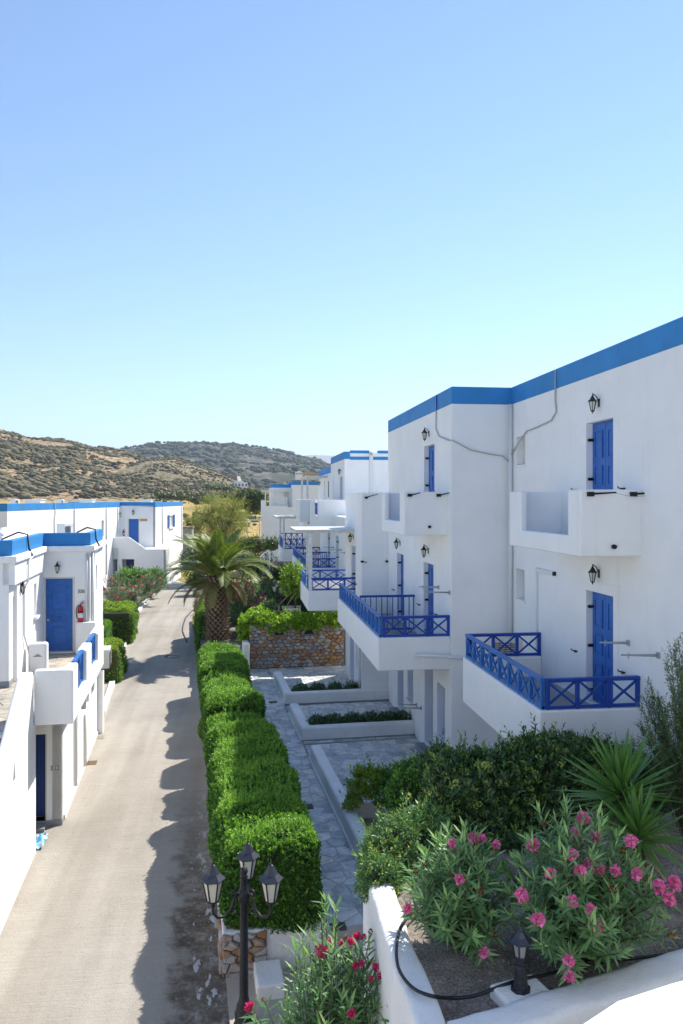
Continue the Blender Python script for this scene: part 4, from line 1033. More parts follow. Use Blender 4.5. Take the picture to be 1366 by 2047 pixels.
lantern((F2, (la+lb)/2, -1.28), (-1, 0), 'black lantern above the nearer door on the long railed balcony')
lantern((F2, (ma+mb_)/2, -1.28), (-1, 0), 'black lantern above the farther door on the long railed balcony')
lantern((F2, (ga+gb)/2, -4.1), (-1, 0), 'black lantern half hidden under the long railed balcony')

# ---- lower wing attached beyond it, with pergola balcony
F3 = 3.94; y3 = 29.86
B3 = thing('apartment_building', 'lower white wing with flat roof terrace and a white pergola over its blue-railed balcony', 'building', (6, 28, -6.6), GR)
da, db = yx(711, F3), yx(703, F3); g0, g1 = yx(708, F3), yx(700, F3); v0, v1 = yx(717, F3), yx(711.5, F3)
fr3 = facade(B3, F3, y2+.01, y3, -7, [(da, db, FL[1]+.02, -1.6), (g0, g1, -6.35, -4.2), (v0, v1, -5.7, -4.5)], 0.22, .25)
MB().box((F3+.22, y2+.01, -7), (10, y3, .25)).build('wall', M['plaster'], B3)
door(fr3, B3, da, db, FL[1]+.02, -1.6, 0.2); door(fr3, B3, g0, g1, -6.35, -4.2, .2, hinges=False, detail=False)
q = MB(fr3.M); q.box((v0, -.2, -5.7), (v1, -.17, -4.5)); q.build('window', M['acw'], B3)
q = MB(fr3.M); q.tube([(y2+.2, .05, -3.9), (y2+.2, .05, -6.4)], .04, 8); q.build('downpipe', M['pipe'], B3)
for x in (725, 776):
    p = at_d(x, 1123, 26.0); p.y = y2-.005
    if p.x < F2: q = MB(); q.box((p.x-.05, y2-.05, p.z-.03), (p.x+.05, y2+.01, p.z+.03)); q.tube([(p.x, y2-.03, p.z), (p.x+.14, y2-.12, p.z-.02)], .014, 5); q.build('drying_arm', M['dark'], B3)
q = MB(); q.box((F3+.1, y2-.04, .05), (F3+.2, y2+.01, .12)); q.tube([(F3+.15, y2-.03, .1), (F3+.5, y2-.15, .2)], .014, 5); q.build('drying_arm', M['dark'], B3)
lantern((F3, (da+db)/2, -1.28), (-1, 0), 'black lantern over the door beside the nearer white pergola')
shutter_hook(fr3, B3, da-.3, FL[1]+.8)
bx = 2.32; c0, c1 = 27.5, 30.9
bal = box_balcony(B3, bx, F3, c0, c1, FL[1], -3.12, -3.82, .15)
railing(B3, (bx+.075, c0+.075, 0), (bx+.075, c1-.075, 0), -3.115, -2.68, 5, 'rail_lit')
railing(B3, (bx+.12, c0+.075, 0), (F3+.25, c0+.075, 0), -3.115, -2.68, 3)
railing(B3, (bx+.12, c1-.075, 0), (F3+.4, c1-.075, 0), -3.115, -2.68, 3)
def pergola(name, label, X0, X1, ya, yb, zt, zp, n, group='white slatted pergolas on the right', posts=None, single=False):
    t = thing(name, label, 'pergola', ((X0+X1)/2, (ya+yb)/2, zp), group)
    for x, y in posts or ((X0+.2, ya+.15), (X0+.2, yb-.15)): MB().box((x-.06, y-.06, zp), (x+.06, y+.06, zt-.1)).build('post', M['wood_w'], t, .006, 1)
    for y in (ya+.15, yb-.15): MB().box((X0, y-.04, zt-.12), (X1, y+.04, zt-.02)).build('beam', M['wood_w'], t, .005, 1)
    for k in range(n):
        x = X0+.04+(X1-X0-.08)*k/(n-1); MB().box((x-.05, ya-.1, zt-.018), (x+.05, yb+.1, zt+.012)).build('slat', M['wood_w'], t)
    return t
pergola('pergola', 'nearer white slatted pergola on two posts over a railed balcony', 1.9, F3-.01, c0+.0, c1-.4, -1.02, -3.12, 18, posts=((bx+.1, c0+.1), (bx+.1, c0+1.2)))

# ---- third block, far and set back
F4 = 5.56
B4 = thing('apartment_building', 'third white block with a stepped blue parapet, far along the row of terraces', 'building', (8, 45, -6.6), GR)
y4, y4b = yx(689, F4), yx(661.6, F4)
da, db = yx(685, F4), yx(680, F4)
fr4 = facade(B4, F4, y4, y4b, -.7, [(da, db, FL[2]+.02, 1.3)], .22)
MB().box((F4+.22, y4, -.7), (14, y4b, BAND)).build('wall', M['plaster'], B4)
MB().box((F4, y4b-.6, BAND), (14, y4b, ROOF)).build('parapet_band', M['band'], B4)
MB().box((F4-.01, y4, BAND), (F4+.3, y4b-.6, ROOF)).build('parapet_band', M['band'], B4)
for a, b in ((F4+.3, 7.0), (7.12, 14)): MB().box((a, y4-.004, 2.17), (b, y4+.4, 2.34)).build('parapet_band', M['band'], B4)
MB().box((F4+.3, y4+.02, 2.34), (14, y4+.4, 2.55)).build('parapet', M['plaster'], B4)
for k in range(5): MB().box((5.9+k*1.5, y4-.004, 2.52), (6.9+k*1.5, y4+.4, 2.68)).build('parapet_band', M['band'], B4)
for k in range(5): q = MB(); q.tube([(6.98+k*1.5, y4+.1, 2.6), (6.98+k*1.5, y4-.2, 2.52), (6.98+k*1.5, y4-.25, 2.42)], .05, 6); q.build('roof_spout', M['steel'], B4)
q = MB(); q.box((6.9, y4-.08, -.6), (7.1, y4-.004, 2.6)); q.build('downpipe', M['pipe'], B4)
door(fr4, B4, da, db, FL[2]+.02, 1.3, .2, detail=False, hinges=False)
q = MB(fr4.M); q.box((yx(667, F4)-.1, -.01, -.1), (yx(667, F4)+.1, .01, 1.4)); q.build('window', M['acw'], B4)
lantern((F4, (da+db)/2, 1.62), (-1, 0), 'black lantern under the blue parapet of the third block')
# its lower floors, standing forward
F5 = 4.36
B5 = thing('apartment_building', 'white lower storeys below the third block, with two railed balconies and a small boxed one', 'building', (6, 38, -6.6), GR)
y5a, y5b = 33.0, yx(640, F5)
dd = [(yx(677.5, F5), yx(671.5, F5)), (yx(660, F5), yx(655.5, F5))]
fr5 = facade(B5, F5, y5a, y5b, -7.2, [(a, b, FL[1]+.02, -1.6) for a, b in dd], .22, -.72)
MB().box((F5+.22, y5a, -7.2), (13, y5b, -.72)).build('wall', M['plaster'], B5)
for a, b in dd: door(fr5, B5, a, b, FL[1]+.02, -1.6, .2, detail=False, hinges=True)
lantern((F5, sum(dd[0])/2, -1.3), (-1, 0), 'black lantern above the grey-blue door behind the nearer pergola')
ya = 37.2
bal = parapet_balcony(B5, 3.62, F5+.9, ya, 41.5, -.9, .02, -1.35, (ya+.35, ya+1.9, -.75))
railing(B5, (3.68, ya+.4, 0), (3.68, ya+1.85, 0), -.7, -.12, 2, single=True)
q = MB(); q.tube([(4.5, ya-.06, -1.05), (4.5, ya+.02, -1.05)], 0.04, 8); q.build('drain_spout', M['dark'], bal)
MB().box((3.3, 44.5, -1.2), (4.3, 47.5, .05)).build('balcony_box', M['plaster'], B5, .03)
bx = 2.95; c0, c1 = 36.5, 45.5
box_balcony(B5, bx, F5, c0, c1, FL[1], -3.1, -3.85, .15)
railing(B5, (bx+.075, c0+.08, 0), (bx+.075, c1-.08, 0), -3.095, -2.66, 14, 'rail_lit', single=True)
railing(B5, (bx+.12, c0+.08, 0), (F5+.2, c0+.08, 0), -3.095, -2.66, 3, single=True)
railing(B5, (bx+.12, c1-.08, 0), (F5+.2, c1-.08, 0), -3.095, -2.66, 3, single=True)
railing(B5, (bx+.3, 40.2, 0), (F5, 40.2, 0), FL[1]+.05, -2.6, 10, single=True, plain=True)
for x, z in ((690, -2.2), (683, -2.15), (668, -2.2)): drying_arm(fr5, B5, yx(x, F5), z, .5)
# continuing roofline
B6 = thing('apartment_building', 'white block with slightly lower blue parapet behind the third block', 'building', (8, 53, -6.6), GR)
y6 = yx(636.5, F4)
fr6 = facade(B6, F4+.02, y4b+.01, y6, -.7, [(yx(650, F4), yx(647, F4), -.6, 1.3)], .2, 1.7)
MB().box((F4+.22, y4b+.01, -.7), (13, y6, 1.7)).build('wall', M['plaster'], B6)
for k in range(3): a = y4b+.01+(y6-y4b)*k/3; MB().box((F4-.01, a, 1.7), (F4+.3, a+(y6-y4b)/3-.12, 2.08+.03*(k % 2))).build('parapet_band', M['band'], B6)
MB().box((F4-.6, y4b+.2, -7), (F4+3, y6, -.75)).build('wall', M['plaster'], B6)
q = MB(fr6.M); q.box((yx(657, F4)-.03, .0, .2), (yx(657, F4)+.03, .04, 1.2)); q.build('wall_fitting', M['dark'], B6)
lantern((F4+.02, yx(641, F4), 1.2), (-1, 0), 'tiny black lantern on the farther roof-level wall with lower parapet')
pergola('pergola', 'small white pergola at roof level against the far blue parapets', 4.2, F4-.02, 51.0, 56.2, 1.55, -.7, 8, posts=((4.3, 51.2), (4.3, 55.8)))
# farthest cluster facing us
B7 = thing('apartment_building', 'farthest white block facing us with a roof terrace beside a white pergola', 'building', (6, 88, -7), GR)
D7 = 84.0
def fx(px): return at_d(px, 1000, D7)
P = {x: fx(x) for x in (523, 525, 544, 576, 585, 610, 640)}
Y7 = P[585].y
def wbox(x0, x1, ya, yb, z0, z1, nm='wall', m='plaster', bv=0.0): return MB().box((x0, ya, z0), (x1, yb, z1)).build(nm, M[m], B7, bv)
X = {k: v.x for k, v in P.items()}
wbox(X[585], 16, Y7, Y7+8, -8, 1.6); wbox(X[585]-.01, 16, Y7-.01, Y7+8, 1.6, 1.97, 'parapet_band', 'band')
wbox(X[544], X[585], Y7+2.5, Y7+9, -8, 1.35); wbox(X[544]-.01, X[585], Y7+2.49, Y7+9, 1.35, 1.7, 'parapet_band', 'band')
wbox(X[523], X[585], Y7+.02, Y7+2.5, -8, -.72); wbox(X[523], X[523]+.45, Y7+.01, Y7+2.5, -.72, .0, 'parapet'); 
wbox(X[523]+.45, X[576], Y7+.02, Y7+.3, -.72, -.6, 'parapet')
q = MB(); q.box((X[544]+1.4, Y7+2.44, -.7), (X[544]+1.9, Y7+2.49, .9)); q.build('door', M['acw'], B7)
q = MB()
for k in range(9): q.box((X[544]-.3+k*.22, Y7+.36, -.6), (X[544]-.3+k*.22+.16, Y7+.42, .35))
q.build('cloth_screen', M['pipe'], B7)
pergola('pergola', 'white pergola on the farthest roof terrace facing us', X[523]+.0, X[585]-.02, Y7+.1, Y7+2.3, 1.05, -.7, 14, posts=((X[523]+.4, Y7+.2), (X[544]+.2, Y7+.2)))
pergola('pergola', 'low white pergola frame at ground level left of the farthest block', X[523]-1.6, X[523]-.02, Y7-1, Y7+1.5, -2.0, -7.2, 8, posts=((X[523]-1.5, Y7-.8), (X[523]-.25, Y7-.8)))
# mid balcony with pergola (fourth)
B8 = thing('apartment_building', 'low white building with railed balcony and farther pergola above a rubble wall', 'building', (6, 53, -7), GR)
bx = 2.68; c0, c1 = 51.0, 56.5
MB().box((4.4, 49, -7.2), (10, 60, -.9)).build('wall', M['plaster'], B8)
box_balcony(B8, bx, 4.4, c0, c1, FL[1], -3.12, -3.85, .15)
railing(B8, (bx+.08, c0+.08, 0), (bx+.08, c1-.08, 0), -3.115, -2.45, 6, 'rail_lit', single=True)
railing(B8, (bx+.1, c0+.08, 0), (4.4, c0+.08, 0), -3.115, -2.45, 4, single=True)
railing(B8, (bx+.1, c1-.08, 0), (4.4, c1-.08, 0), -3.115, -2.3, 4, single=True)
pergola('pergola', 'farther white pergola with two posts above the rubble wall', 2.3, 4.39, c0-.1, c1-.5, -1.05, -3.12, 14, posts=((bx+.1, c0+.1), (bx+.1, c1-.8)))
lantern((4.4, 50.2, -1.3), (-1, 0), 'small black lantern on the wall right of the farther pergola')

# ---- terraces: white kerb planters
def planter_kerb(label, y0, yfar, x1, xs=3.0):
    t = thing('planter_wall', label, 'low wall', L(xs, y0, PATH_Z), 'white kerb walls of the terraces')
    q = MB(LM); q.prism([(xs, yfar), (xs+.28, yfar), (xs+.28, y0+.28), (x1, y0+.28), (x1, y0), (xs, y0)], PATH_Z-.05, PATH_Z+.36); q.build('wall', M['rough_white'], t, .06, 4, fix=True)
    q = MB(LM); q.box((xs-.045, y0-.03, PATH_Z-.05), (xs, yfar+.03, PATH_Z+.07)); q.build('plinth', M['rough_white'], t, .015)
    q = MB(LM); q.box((xs, y0-.03, PATH_Z-.05), (x1, y0-.002, PATH_Z+.03)); q.build('skirting', M['skirt'], t)
    q = MB(LM); q.box((xs+.29, y0+.29, PATH_Z-.02), (x1, y0+.74, PATH_Z+.22)); q.build('soil', M['soil'], t)
    q = MB(LM); q.box((xs+.29, y0+.74, PATH_Z-.02), (x1, y0+.84, PATH_Z+.27)); q.build('back_kerb', M['rough_white'], t, .03, 3)
    return t
planter_kerb('long white kerb wall along the path, nearest of the three, ending in the green bushes', 15.9, 19.9, 7.25)
planter_kerb('middle L-shaped white kerb wall with a row of dark green shrubs', 21.4, 24.1, 6.3)
planter_kerb('farthest L-shaped white kerb wall with tufts, before the stone wall', 25.3, 28.7, 6.5)
kt = thing('path_wall', 'white kerb wall continuing along the path toward the near bushes', 'low wall', L(3, 13, PATH_Z))
MB(LM).box((3.0, 11.4, -7.2), (3.28, 15.895, PATH_Z+.36)).build('wall', M['rough_white'], kt, .06, 4); MB(LM).box((2.955, 11.4, -7.2), (3.0, 15.9, PATH_Z+.07)).build('plinth', M['rough_white'], kt, .015)

# ---- stone retaining wall at the end of the path, with two triangular niches
SW = thing('stone_wall', 'rust and grey rubble stone wall with two triangular niches at the path end', 'stone wall', L(4, 31, PATH_Z))
frs = Fr(L(0, 30.95), L(1, 0)-L(0, 0), L(0, -1)-L(0, 0)); s0, s1 = 2.3, 6.0; st = PATH_Z+1.72
MB(frs.M).box((s0, -.6, PATH_Z-.3), (s1, -.01, st-.03)).build('core', M['mortar_d'], SW)
niches = (3.45, 4.62)
tri = lambda u, z: any(abs(u-c) < .2*(1-(z-(st-.42))/.36)+.1 and st-.46 < z for c in niches)
topf = lambda u: st+.02-.12*max(0, (2.9-u))-.05*math.sin(u*5)
stone_face(frs, SW, s0, s1, PATH_Z, st+.05, .135, 'rubble', .06, 5, topf, tri)
for c in niches:
    q = MB(frs.M)
    for sgn in (-1, 1): q.bar((c+sgn*.26, .03, st-.42), (c+sgn*.02, .03, st-.06), .1, .035, (0, 1, 0))
    q.build('niche_slab', M['rubble_g'], SW)
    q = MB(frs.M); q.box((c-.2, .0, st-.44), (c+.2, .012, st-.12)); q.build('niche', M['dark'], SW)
for k in range(4):
    pass
kt = thing('white_end_post', 'narrow white wall end at the left side of the rubble wall', 'low wall', L(2.15, 30.8, PATH_Z)); MB(LM).box((2.05, 30.3, -7), (2.28, 31.4, PATH_Z+1.1)).build('wall', M['rough_white'], kt, .05, 3)
# rubble end of the hedge planter and the white wall beside it
SP = thing('stone_pier', 'rubble stone pier below the near end of the clipped hedge', 'stone wall', L(.8, 12, -7.1))
frp = Fr(L(0, 12.02), L(1, 0)-L(0, 0), L(0, -1)-L(0, 0)); MB(frp.M).box((.5, -.03, -7.3), (1.16, -.005, -6.5)).build('core', M['mortar_d'], SP); stone_face(frp, SP, .5, 1.16, -7.08, -6.46, .11, 'rubble', .07, 15)
frq = Fr(L(.49, 0), L(0, 1)-L(0, 0), L(-1, 0)-L(0, 0)); stone_face(frq, SP, 12.05, 12.9, -7.08, -6.5, .11, 'rubble', .03, 16)
wp = thing('white_step_block', 'small white block step at the foot of the hedge wall', 'step', L(1.15, 11.6, -7.1)); MB(LM).box((.95, 11.3, -7.1), (1.35, 11.95, -6.86)).build('block', M['rough_white'], wp, .03, 3)
# low rough kerb of stones between hedge and palm
LK = thing('stone_kerb', 'low rough stone kerb behind the farthest hedge block, before the palm', 'stone wall', L(1.3, 31.2, -6.9)); frk = Fr(L(0, 31.3), L(1, 0)-L(0, 0), L(0, -1)-L(0, 0)); MB(frk.M).box((.5, -.35, -7.2), (2.1, -.005, -6.32)).build('core', M['mortar_d'], LK); stone_face(frk, LK, .5, 2.1, -6.62, -6.3, .13, 'rubble_g', .06, 25)
# palm bed fill and the planting level behind the stone wall
tag(MB(LM).box((.55, 31.6, -7.3), (2.3, 48, -6.35)).build('palm_bed', M['soil']), kind='structure')
tag(MB(LM).box((2.32, 31.55, -7.3), (5.9, 33.4, st-.2)).build('upper_bed', M['soil']), kind='structure')
tag(MB(LM).box((2.3, 33.4, -7.3), (6.5, 50, -6.6)).build('lower_garden', M['soil']), kind='structure')
# distant rubble wall under the far balcony
RW = thing('stone_wall', 'grey rubble wall under the far pergola balcony', 'stone wall', at_d(568, 1150, 49)); pr = at_d(547, 1000, 48.5); p2 = at_d(592, 1000, 48.5); frr = Fr((0, pr.y, 0), (1, 0, 0), (0, -1, 0))
MB(frr.M).box((pr.x, -.5, -7), (p2.x+.3, -.01, -3.75)).build('core', M['mortar_d'], RW); stone_face(frr, RW, pr.x, p2.x+.3, -5.2, -3.75, .17, 'rubble_g', .08, 31)

# ---- bed walls in the foreground
def wallrun(name, label, pts, w, zt, zb, cat='low wall'):
    """hand-plastered wall along a line: uneven width and a lumpy rounded top"""
    t = thing(name, label, cat, (*pts[0], zb)); P = [Vector((*p, 0)) for p in pts]; D = []
    for a, b in zip(P, P[1:]):
        k = max(1, round((b-a).length/.12)); D += [a.lerp(b, i/k) for i in range(k)]
    D.append(P[-1]); V, Q = [], []; n = len(D); prof = ((-.5, None), (-.5, -.05), (-.44, -.015), (-.3, 0), (0, .004), (.3, 0), (.44, -.015), (.5, -.05), (.5, None)); m = len(prof)
    for i in range(n):
        d = (D[min(i+1, n-1)]-D[max(i-1, 0)]).normalized(); s = Vector((-d.y, d.x, 0)); ww = w*(1+.16*noise.noise(D[i]*2.1)); dz = .035*noise.noise(D[i]*1.7+Vector((5, 0, 0)))
        for o, z in prof: p = D[i]+s*(o*ww+.012*noise.noise(D[i]*5+Vector((o*9, 0, 0)))); V.append((p.x, p.y, zb if z is None else zt+z+dz+.012*noise.noise(Vector((p.x*7, p.y*7, 3)))))
    for i in range(n-1): Q += [(i*m+k, (i+1)*m+k, (i+1)*m+k+1, i*m+k+1) for k in range(m-1)]
    for e in (0, n-1): V += []; Q += [(e*m, e*m+1, e*m+m-2, e*m+m-1), (e*m+1, e*m+2, e*m+m-3, e*m+m-2), (e*m+2, e*m+3, e*m+m-4, e*m+m-3)]
    link('wall', np_mesh('wall', V, Q, M['rough_white'], smooth=True), t); return t
wallrun('bed_side_wall', 'tall white side wall of the raised oleander bed, beside the lower landing', [(1.49, 4.2), (1.49, 5.2), (1.49, 6.4), (1.47, 7.4), (1.49, 8.35), (1.57, 9.3), (2.3, 10.4), (2.95, 11.1)], .26, -4.1, -7.2)
e0, e1 = Vector((1.66, 6.0)), Vector((4.6, 6.86)); wallrun('bed_front_wall', 'white front wall of the oleander bed, below the garden lamp', [e0.lerp(e1, k/8)[:] for k in range(9)], .34, -4.08, -5.2)
# rounded parapet of the balcony we stand on
FP = thing('balcony_parapet', 'rounded white parapet corner at the bottom right edge of the view', 'parapet', (1.0, 1.5, -1.6))
q = MB(); edge = [Vector((.30, 1.13)), Vector((.47, 1.36)), Vector((.63, 1.555)), Vector((.80, 1.655)), Vector((.95, 1.70)), Vector((1.3, 1.78)), Vector((2.2, 1.95))]
pr = [(0.0, -3.0), (0.0, -1.13), (-.02, -1.08), (-.06, -1.052), (-.12, -1.045), (-.22, -1.05), (-.26, -1.09), (-.26, -3.0)]
V = []
for i, e in enumerate(edge):
    d = (edge[min(i+1, 6)]-edge[max(i-1, 0)]).normalized(); nn = Vector((-d.y, d.x))
    for o, z in pr: w = e+nn*o; V.append((w.x, w.y, z))
q.sm = True; q.add(V, [(i*8+k, i*8+k+1, (i+1)*8+k+1, (i+1)*8+k) for i in range(6) for k in range(7)])
q.build('parapet', M['plaster'], FP)

# the white buildings around and behind the viewpoint (out of the picture, added to bounce sunlight in): the one whose balcony we stand on, and the left row going on
HB = thing('apartment_building', 'unseen white block added behind the viewpoint, whose balcony parapet shows at the bottom right', 'building', (4, -4, -7.1), GR)
MB().box((-2.4, -9, -7.2), (15, -1.3, 5.2)).build('wall', M['plaster'], HB); MB().box((-2.404, -9.004, 5.2), (15.004, -1.296, 5.6)).build('parapet_band', M['band'], HB, .02)
MB().box((.35, -1.3, -1.95), (3.6, 1.2, -1.72)).build('balcony_slab', M['plaster'], HB)
HL = thing('apartment_building', 'unseen white block added to the left row before the stairs, outside the left picture edge', 'building', L(-10, 4, -7.1), GR)
MB(LM).box((-16, -12, -7.2), (-6.3, 13, -1.6)).build('wall', M['plaster'], HL); MB(LM).box((-16.004, -12.004, -1.6), (-6.296, 13.004, -1.2)).build('parapet_band', M['band'], HL, .02)
# ------------------------------------------------------------------ left building (near), in the road's own axes
GL = 'white buildings left of the road'
A1 = thing('apartment_building', 'near left white building with blue parapet, blue door 326 and railed balcony over door 322', 'building', L(-4, 22, ROAD_Z), GL)
XF, XI, XN = -2.72, -3.98, -4.05
YN, YW, YE, YL = 19.5, 23.57, 26.9, 18.35
FLO = -4.3
def lbox(a, b, name, m='plaster', bev=0.0, parent=None): return MB(LM).box(a, b).build(name, M[m], parent or A1, bev)
# lower storey
frE = Fr(L(XF, 0), L(0, 1)-L(0, 0), L(1, 0)-L(0, 0))           # road side wall, u = y
wall_open(frE, YL, YE, -7.3, FLO-.2, [(21.6, 23.2, -5.6, -4.62), (20.75, 20.95, -5.75, -5.3)], .2).build('wall', M['plaster'], A1)
frS = Fr(L(0, YL), L(1, 0)-L(0, 0), L(0, -1)-L(0, 0))          # wall of door 322, u = x
wall_open(frS, -4.4, XF, -7.3, FLO-.2, [(-3.95, -3.03, -6.98, -5.1)], .25).build('wall', M['plaster'], A1)
lbox((-9, YL+.25, -7.3), (XF-.2, YE, FLO-.2), 'wall')
d = door(frS, A1, -3.95, -3.03, -6.96, -5.1, .2, 1, 'door_dark', hinges=False)
q = MB(frS.M); q.box((-3.06, -.16, -6.98), (-3.03, .0, -5.1)); q.build('door_frame', M['acw'], A1)
lbox((-4.4, YL-.02, -7.2), (XF+.012, YL+.3, -6.98), 'skirting', 'skirt')
lbox((-4.2, YL-.35, -7.2), (-3.03, YL-.02, -7.02), 'door_step', 'skirt')
lbox((XF, YL+.3, -7.2), (XF+.03, YE, -7.0), 'skirting', 'rough_white')
q = MB(frE.M)
q.box((21.6, -.18, -5.6), (23.2, -.14, -4.62)); win = q.build('window', M['grey'], A1)
for k in range(7): q = MB(frE.M); q.box((21.64, -.13, -5.56+k*.13), (22.4, -.1, -5.47+k*.13)); q.build('louvre', M['brown'], win)
q = MB(frE.M); q.box((22.42, -.12, -5.6), (22.5, .02, -4.62)); q.build('shutter_frame', M['acw'], win)
q = MB(frE.M); q.tube([(20.2, .05, -4.6), (20.2, .05, -6.9)], .04, 8); q.build('downpipe', M['acw'], A1)
q = MB(frE.M); q.tube([(22.0, .05, -5.65), (22.0, .05, -7.0)], .04, 8); q.build('downpipe', M['acw'], A1)
lbox((XF-.05, 25.3, -7.2), (XF+.16, 25.7, FLO-.2), 'pier')
# terrace slab, balcony
lbox((-8, 16.3, FLO-.2), (-3.27, YW+.2, FLO-.02), 'floor_slab', 'mortar'); lbox((-3.27, 17.0, FLO-.198), (-2.4, YW+.2, FLO-.021), 'floor_slab', 'mortar')
flagstones(A1, (-5.6, 16.3, -2.52, YW-.02), .42, FLO, 'flag_warm', .015, .02, LM, 41, lambda p: p.x < -3.5 or p.y > 17.3)
XB = -2.27
balM = MB(LM)
ya, yb = 16.8, 22.7; o1, o2, o3, o4 = 17.55, 18.95, 19.95, 21.3; zt, zb, zo = -3.4, -4.5, -4.1
O = L(XB, 0); Uy = L(0, 1)-L(0, 0); T = (L(-1, 0)-L(0, 0))*.22
bm_ = MB(); bm_.extrude(O, Uy, (0, 0, 1), [(ya, zb), (yb, zb), (yb, zt), (o4, zt), (o4, zo), (o3, zo), (o3, zt), (o2, zt), (o2, zo), (o1, zo), (o1, zt), (ya, zt)], T)
bal = bm_.build('balcony', M['plaster'], A1, .04, 3, fix=True)
lbox((-3.02, 16.803, zb+.003), (XB-.05, 17.03, zt+.002), 'end_wall', 'plaster', .04, bal)
lbox((-3.1, YW-.22, FLO), (XB-.3, YW-.002, -3.42), 'low_wall', 'plaster', .03)
lbox((XF-.02, 22.5, zb+.004), (XB-.22, YW, FLO-.01), 'floor_slab', 'plaster')
for a, b in ((o1, o2), (o3, o4)):
    p0, p1 = L(XB-.1, a+.02), L(XB-.1, b-.02); railing(A1, p0, p1, zo+.01, zt+.02, 2, 'rail_lit')
# upper storey
frI = Fr(L(XI, 0), L(0, 1)-L(0, 0), L(1, 0)-L(0, 0))
wall_open(frI, YN+.55, YW, FLO, -1.28, [(22.15, 22.5, -3.05, -2.2)], .2).build('wall', M['plaster'], A1)
lbox((-9, YN+1.6, FLO-.1), (XI-.2, YE, -1.28), 'wall')
frN = Fr(L(XN, 0), L(0, 1)-L(0, 0), L(1, 0)-L(0, 0))
wall_open(frN, YN, YN+1.6, FLO, -1.28, [(YN+.42, YN+1.42, FLO, -2.27)], .28).build('wall', M['plaster'], A1)
lbox((-9, YN+.001, FLO-.1), (XN-.28, YN+1.6, -1.28), 'wall')
q = MB(frN.M); q.box((YN+.42, -.27, FLO), (YN+1.42, -.2, -2.27)); q.build('door', M['door'], A1)
lbox((-9, YN-.02, FLO-.0), (XN+.012, YN+.4, FLO+.14), 'skirting', 'skirt')
lbox((XI-.2, YN+.0, -1.95), (XI+.06, YW-.3, -1.42), 'lintel_beam')
frW = Fr(L(0, YW), L(1, 0)-L(0, 0), L(0, -1)-L(0, 0))
wall_open(frW, XI, XF, FLO, -1.28, [(-3.93, -3.2, FLO+.03, -2.2)], .15).build('wall', M['plaster'], A1)
frE2 = Fr(L(XF, 0), L(0, 1)-L(0, 0), L(1, 0)-L(0, 0))
wall_open(frE2, YW+.15, YE, FLO-.2, -1.28, [(24.9, 25.25, -2.7, -1.95)], .2).build('wall', M['plaster'], A1)
lbox((XI-.1, YW+.16, FLO-.2), (XF-.2, YE, -1.28), 'wall')
q = MB(frE2.M); q.box((24.9, -.19, -2.7), (25.25, -.14, -1.95)); q.build('window', M['acw'], A1)
q = MB(frI.M); q.box((22.15, -.19, -3.05), (22.5, -.14, -2.2)); q.build('window', M['acw'], A1)
q = MB(frI.M); q.box((22.08, 0, -3.12), (22.57, .1, -3.05)); q.build('sill', M['plaster'], A1, .01)
door(frW, A1, -3.93, -3.2, FLO+.04, -2.2, .12, 1, 'door', hinges=False, knob=True)
q = MB(frW.M)
for a, b, c, e in ((-3.98, -3.93, FLO, -2.16), (-3.2, -3.15, FLO, -2.16), (-3.93, -3.2, -2.2, -2.16)): q.box((a, 0, c), (b, .012, e))
q.build('door_frame', M['acw'], A1)
q = MB(frW.M); q.tube([(XF-.1, .04, -1.5), (XF-.1, .04, -3.4)], .03, 8); q.tube([(XF-.02, .04, -1.5), (XF-.02, .04, -3.4)], .022, 8); q.build('downpipe', M['pipe'], A1)
q = MB(frE2.M); q.tube([(23.75, .04, -1.5), (23.75, .04, -4.2)], .04, 8); q.build('downpipe', M['pipe'], A1)
# cornice and blue parapet round the stepped roof
roof = [(-9, YN), (XI, YN), (XI, YW), (XF, YW), (XF, YE), (-9, YE)]
q = MB(LM); q.prism([(-9, YN-.12), (XI+.12, YN-.12), (XI+.12, YW-.12), (XF+.12, YW-.12), (XF+.12, YE), (-9, YE)], -1.44, -1.28); q.build('cornice', M['plaster'], A1, .025, 2, fix=True)
q = MB(LM); w = .16; q.prism([(-9, YN), (XI, YN), (XI, YW), (XF, YW), (XF, YE), (XF-w, YE), (XF-w, YW+w), (XI-w, YW+w), (XI-w, YN+w), (-9, YN+w)], -1.279, -.92); q.build('parapet_band', M['band'], A1, .02, 2, fix=True)
lbox((-9, YN+w, -1.279), (XI-w, YE, -1.2), 'roof', 'plaster'); lbox((XI-w, YW+w, -1.279), (XF-w, YE, -1.2), 'roof', 'plaster')
q = MB(LM); q.box((XI-1.0, 22.9, -1.2), (XI-.95, 26.8, -.75)); q.build('roof_upstand', M['plaster'], A1)
for pts in ([(XI-.6, 21.2, -.98), (XI-.2, 21.2, -.80), (XI+.02, 21.2, -.86), (XI+.05, 21.2, -1.2), (XI+.16, 21.1, -1.4)], [(XF-.5, 24.5, -.95), (XF-.2, 24.5, -.80), (XF+.03, 24.5, -.86), (XF+.05, 24.5, -1.15), (XF+.16, 24.4, -1.35)]):
    MB(LM).tube(pts, .025, 6).build('roof_hose', M['hose'], A1)
for pts in ([(XI+.16, 21.1, -1.4), (XI+.1, 20.9, -1.5), (XI+.1, 20.85, -2.0), (XI+.03, 20.7, -2.15), (XI+.03, 20.7, -3.3), (XI+.1, 21.2, -4.0)], [(XF+.16, 24.4, -1.35), (XF+.05, 24.2, -1.5), (XF+.04, 24.05, -1.9), (XF+.03, 23.95, -2.1), (XF+.03, 23.95, -4.3)]):
    MB(LM).tube(pts, .022, 6).build('cable_duct', M['pipe'], A1)
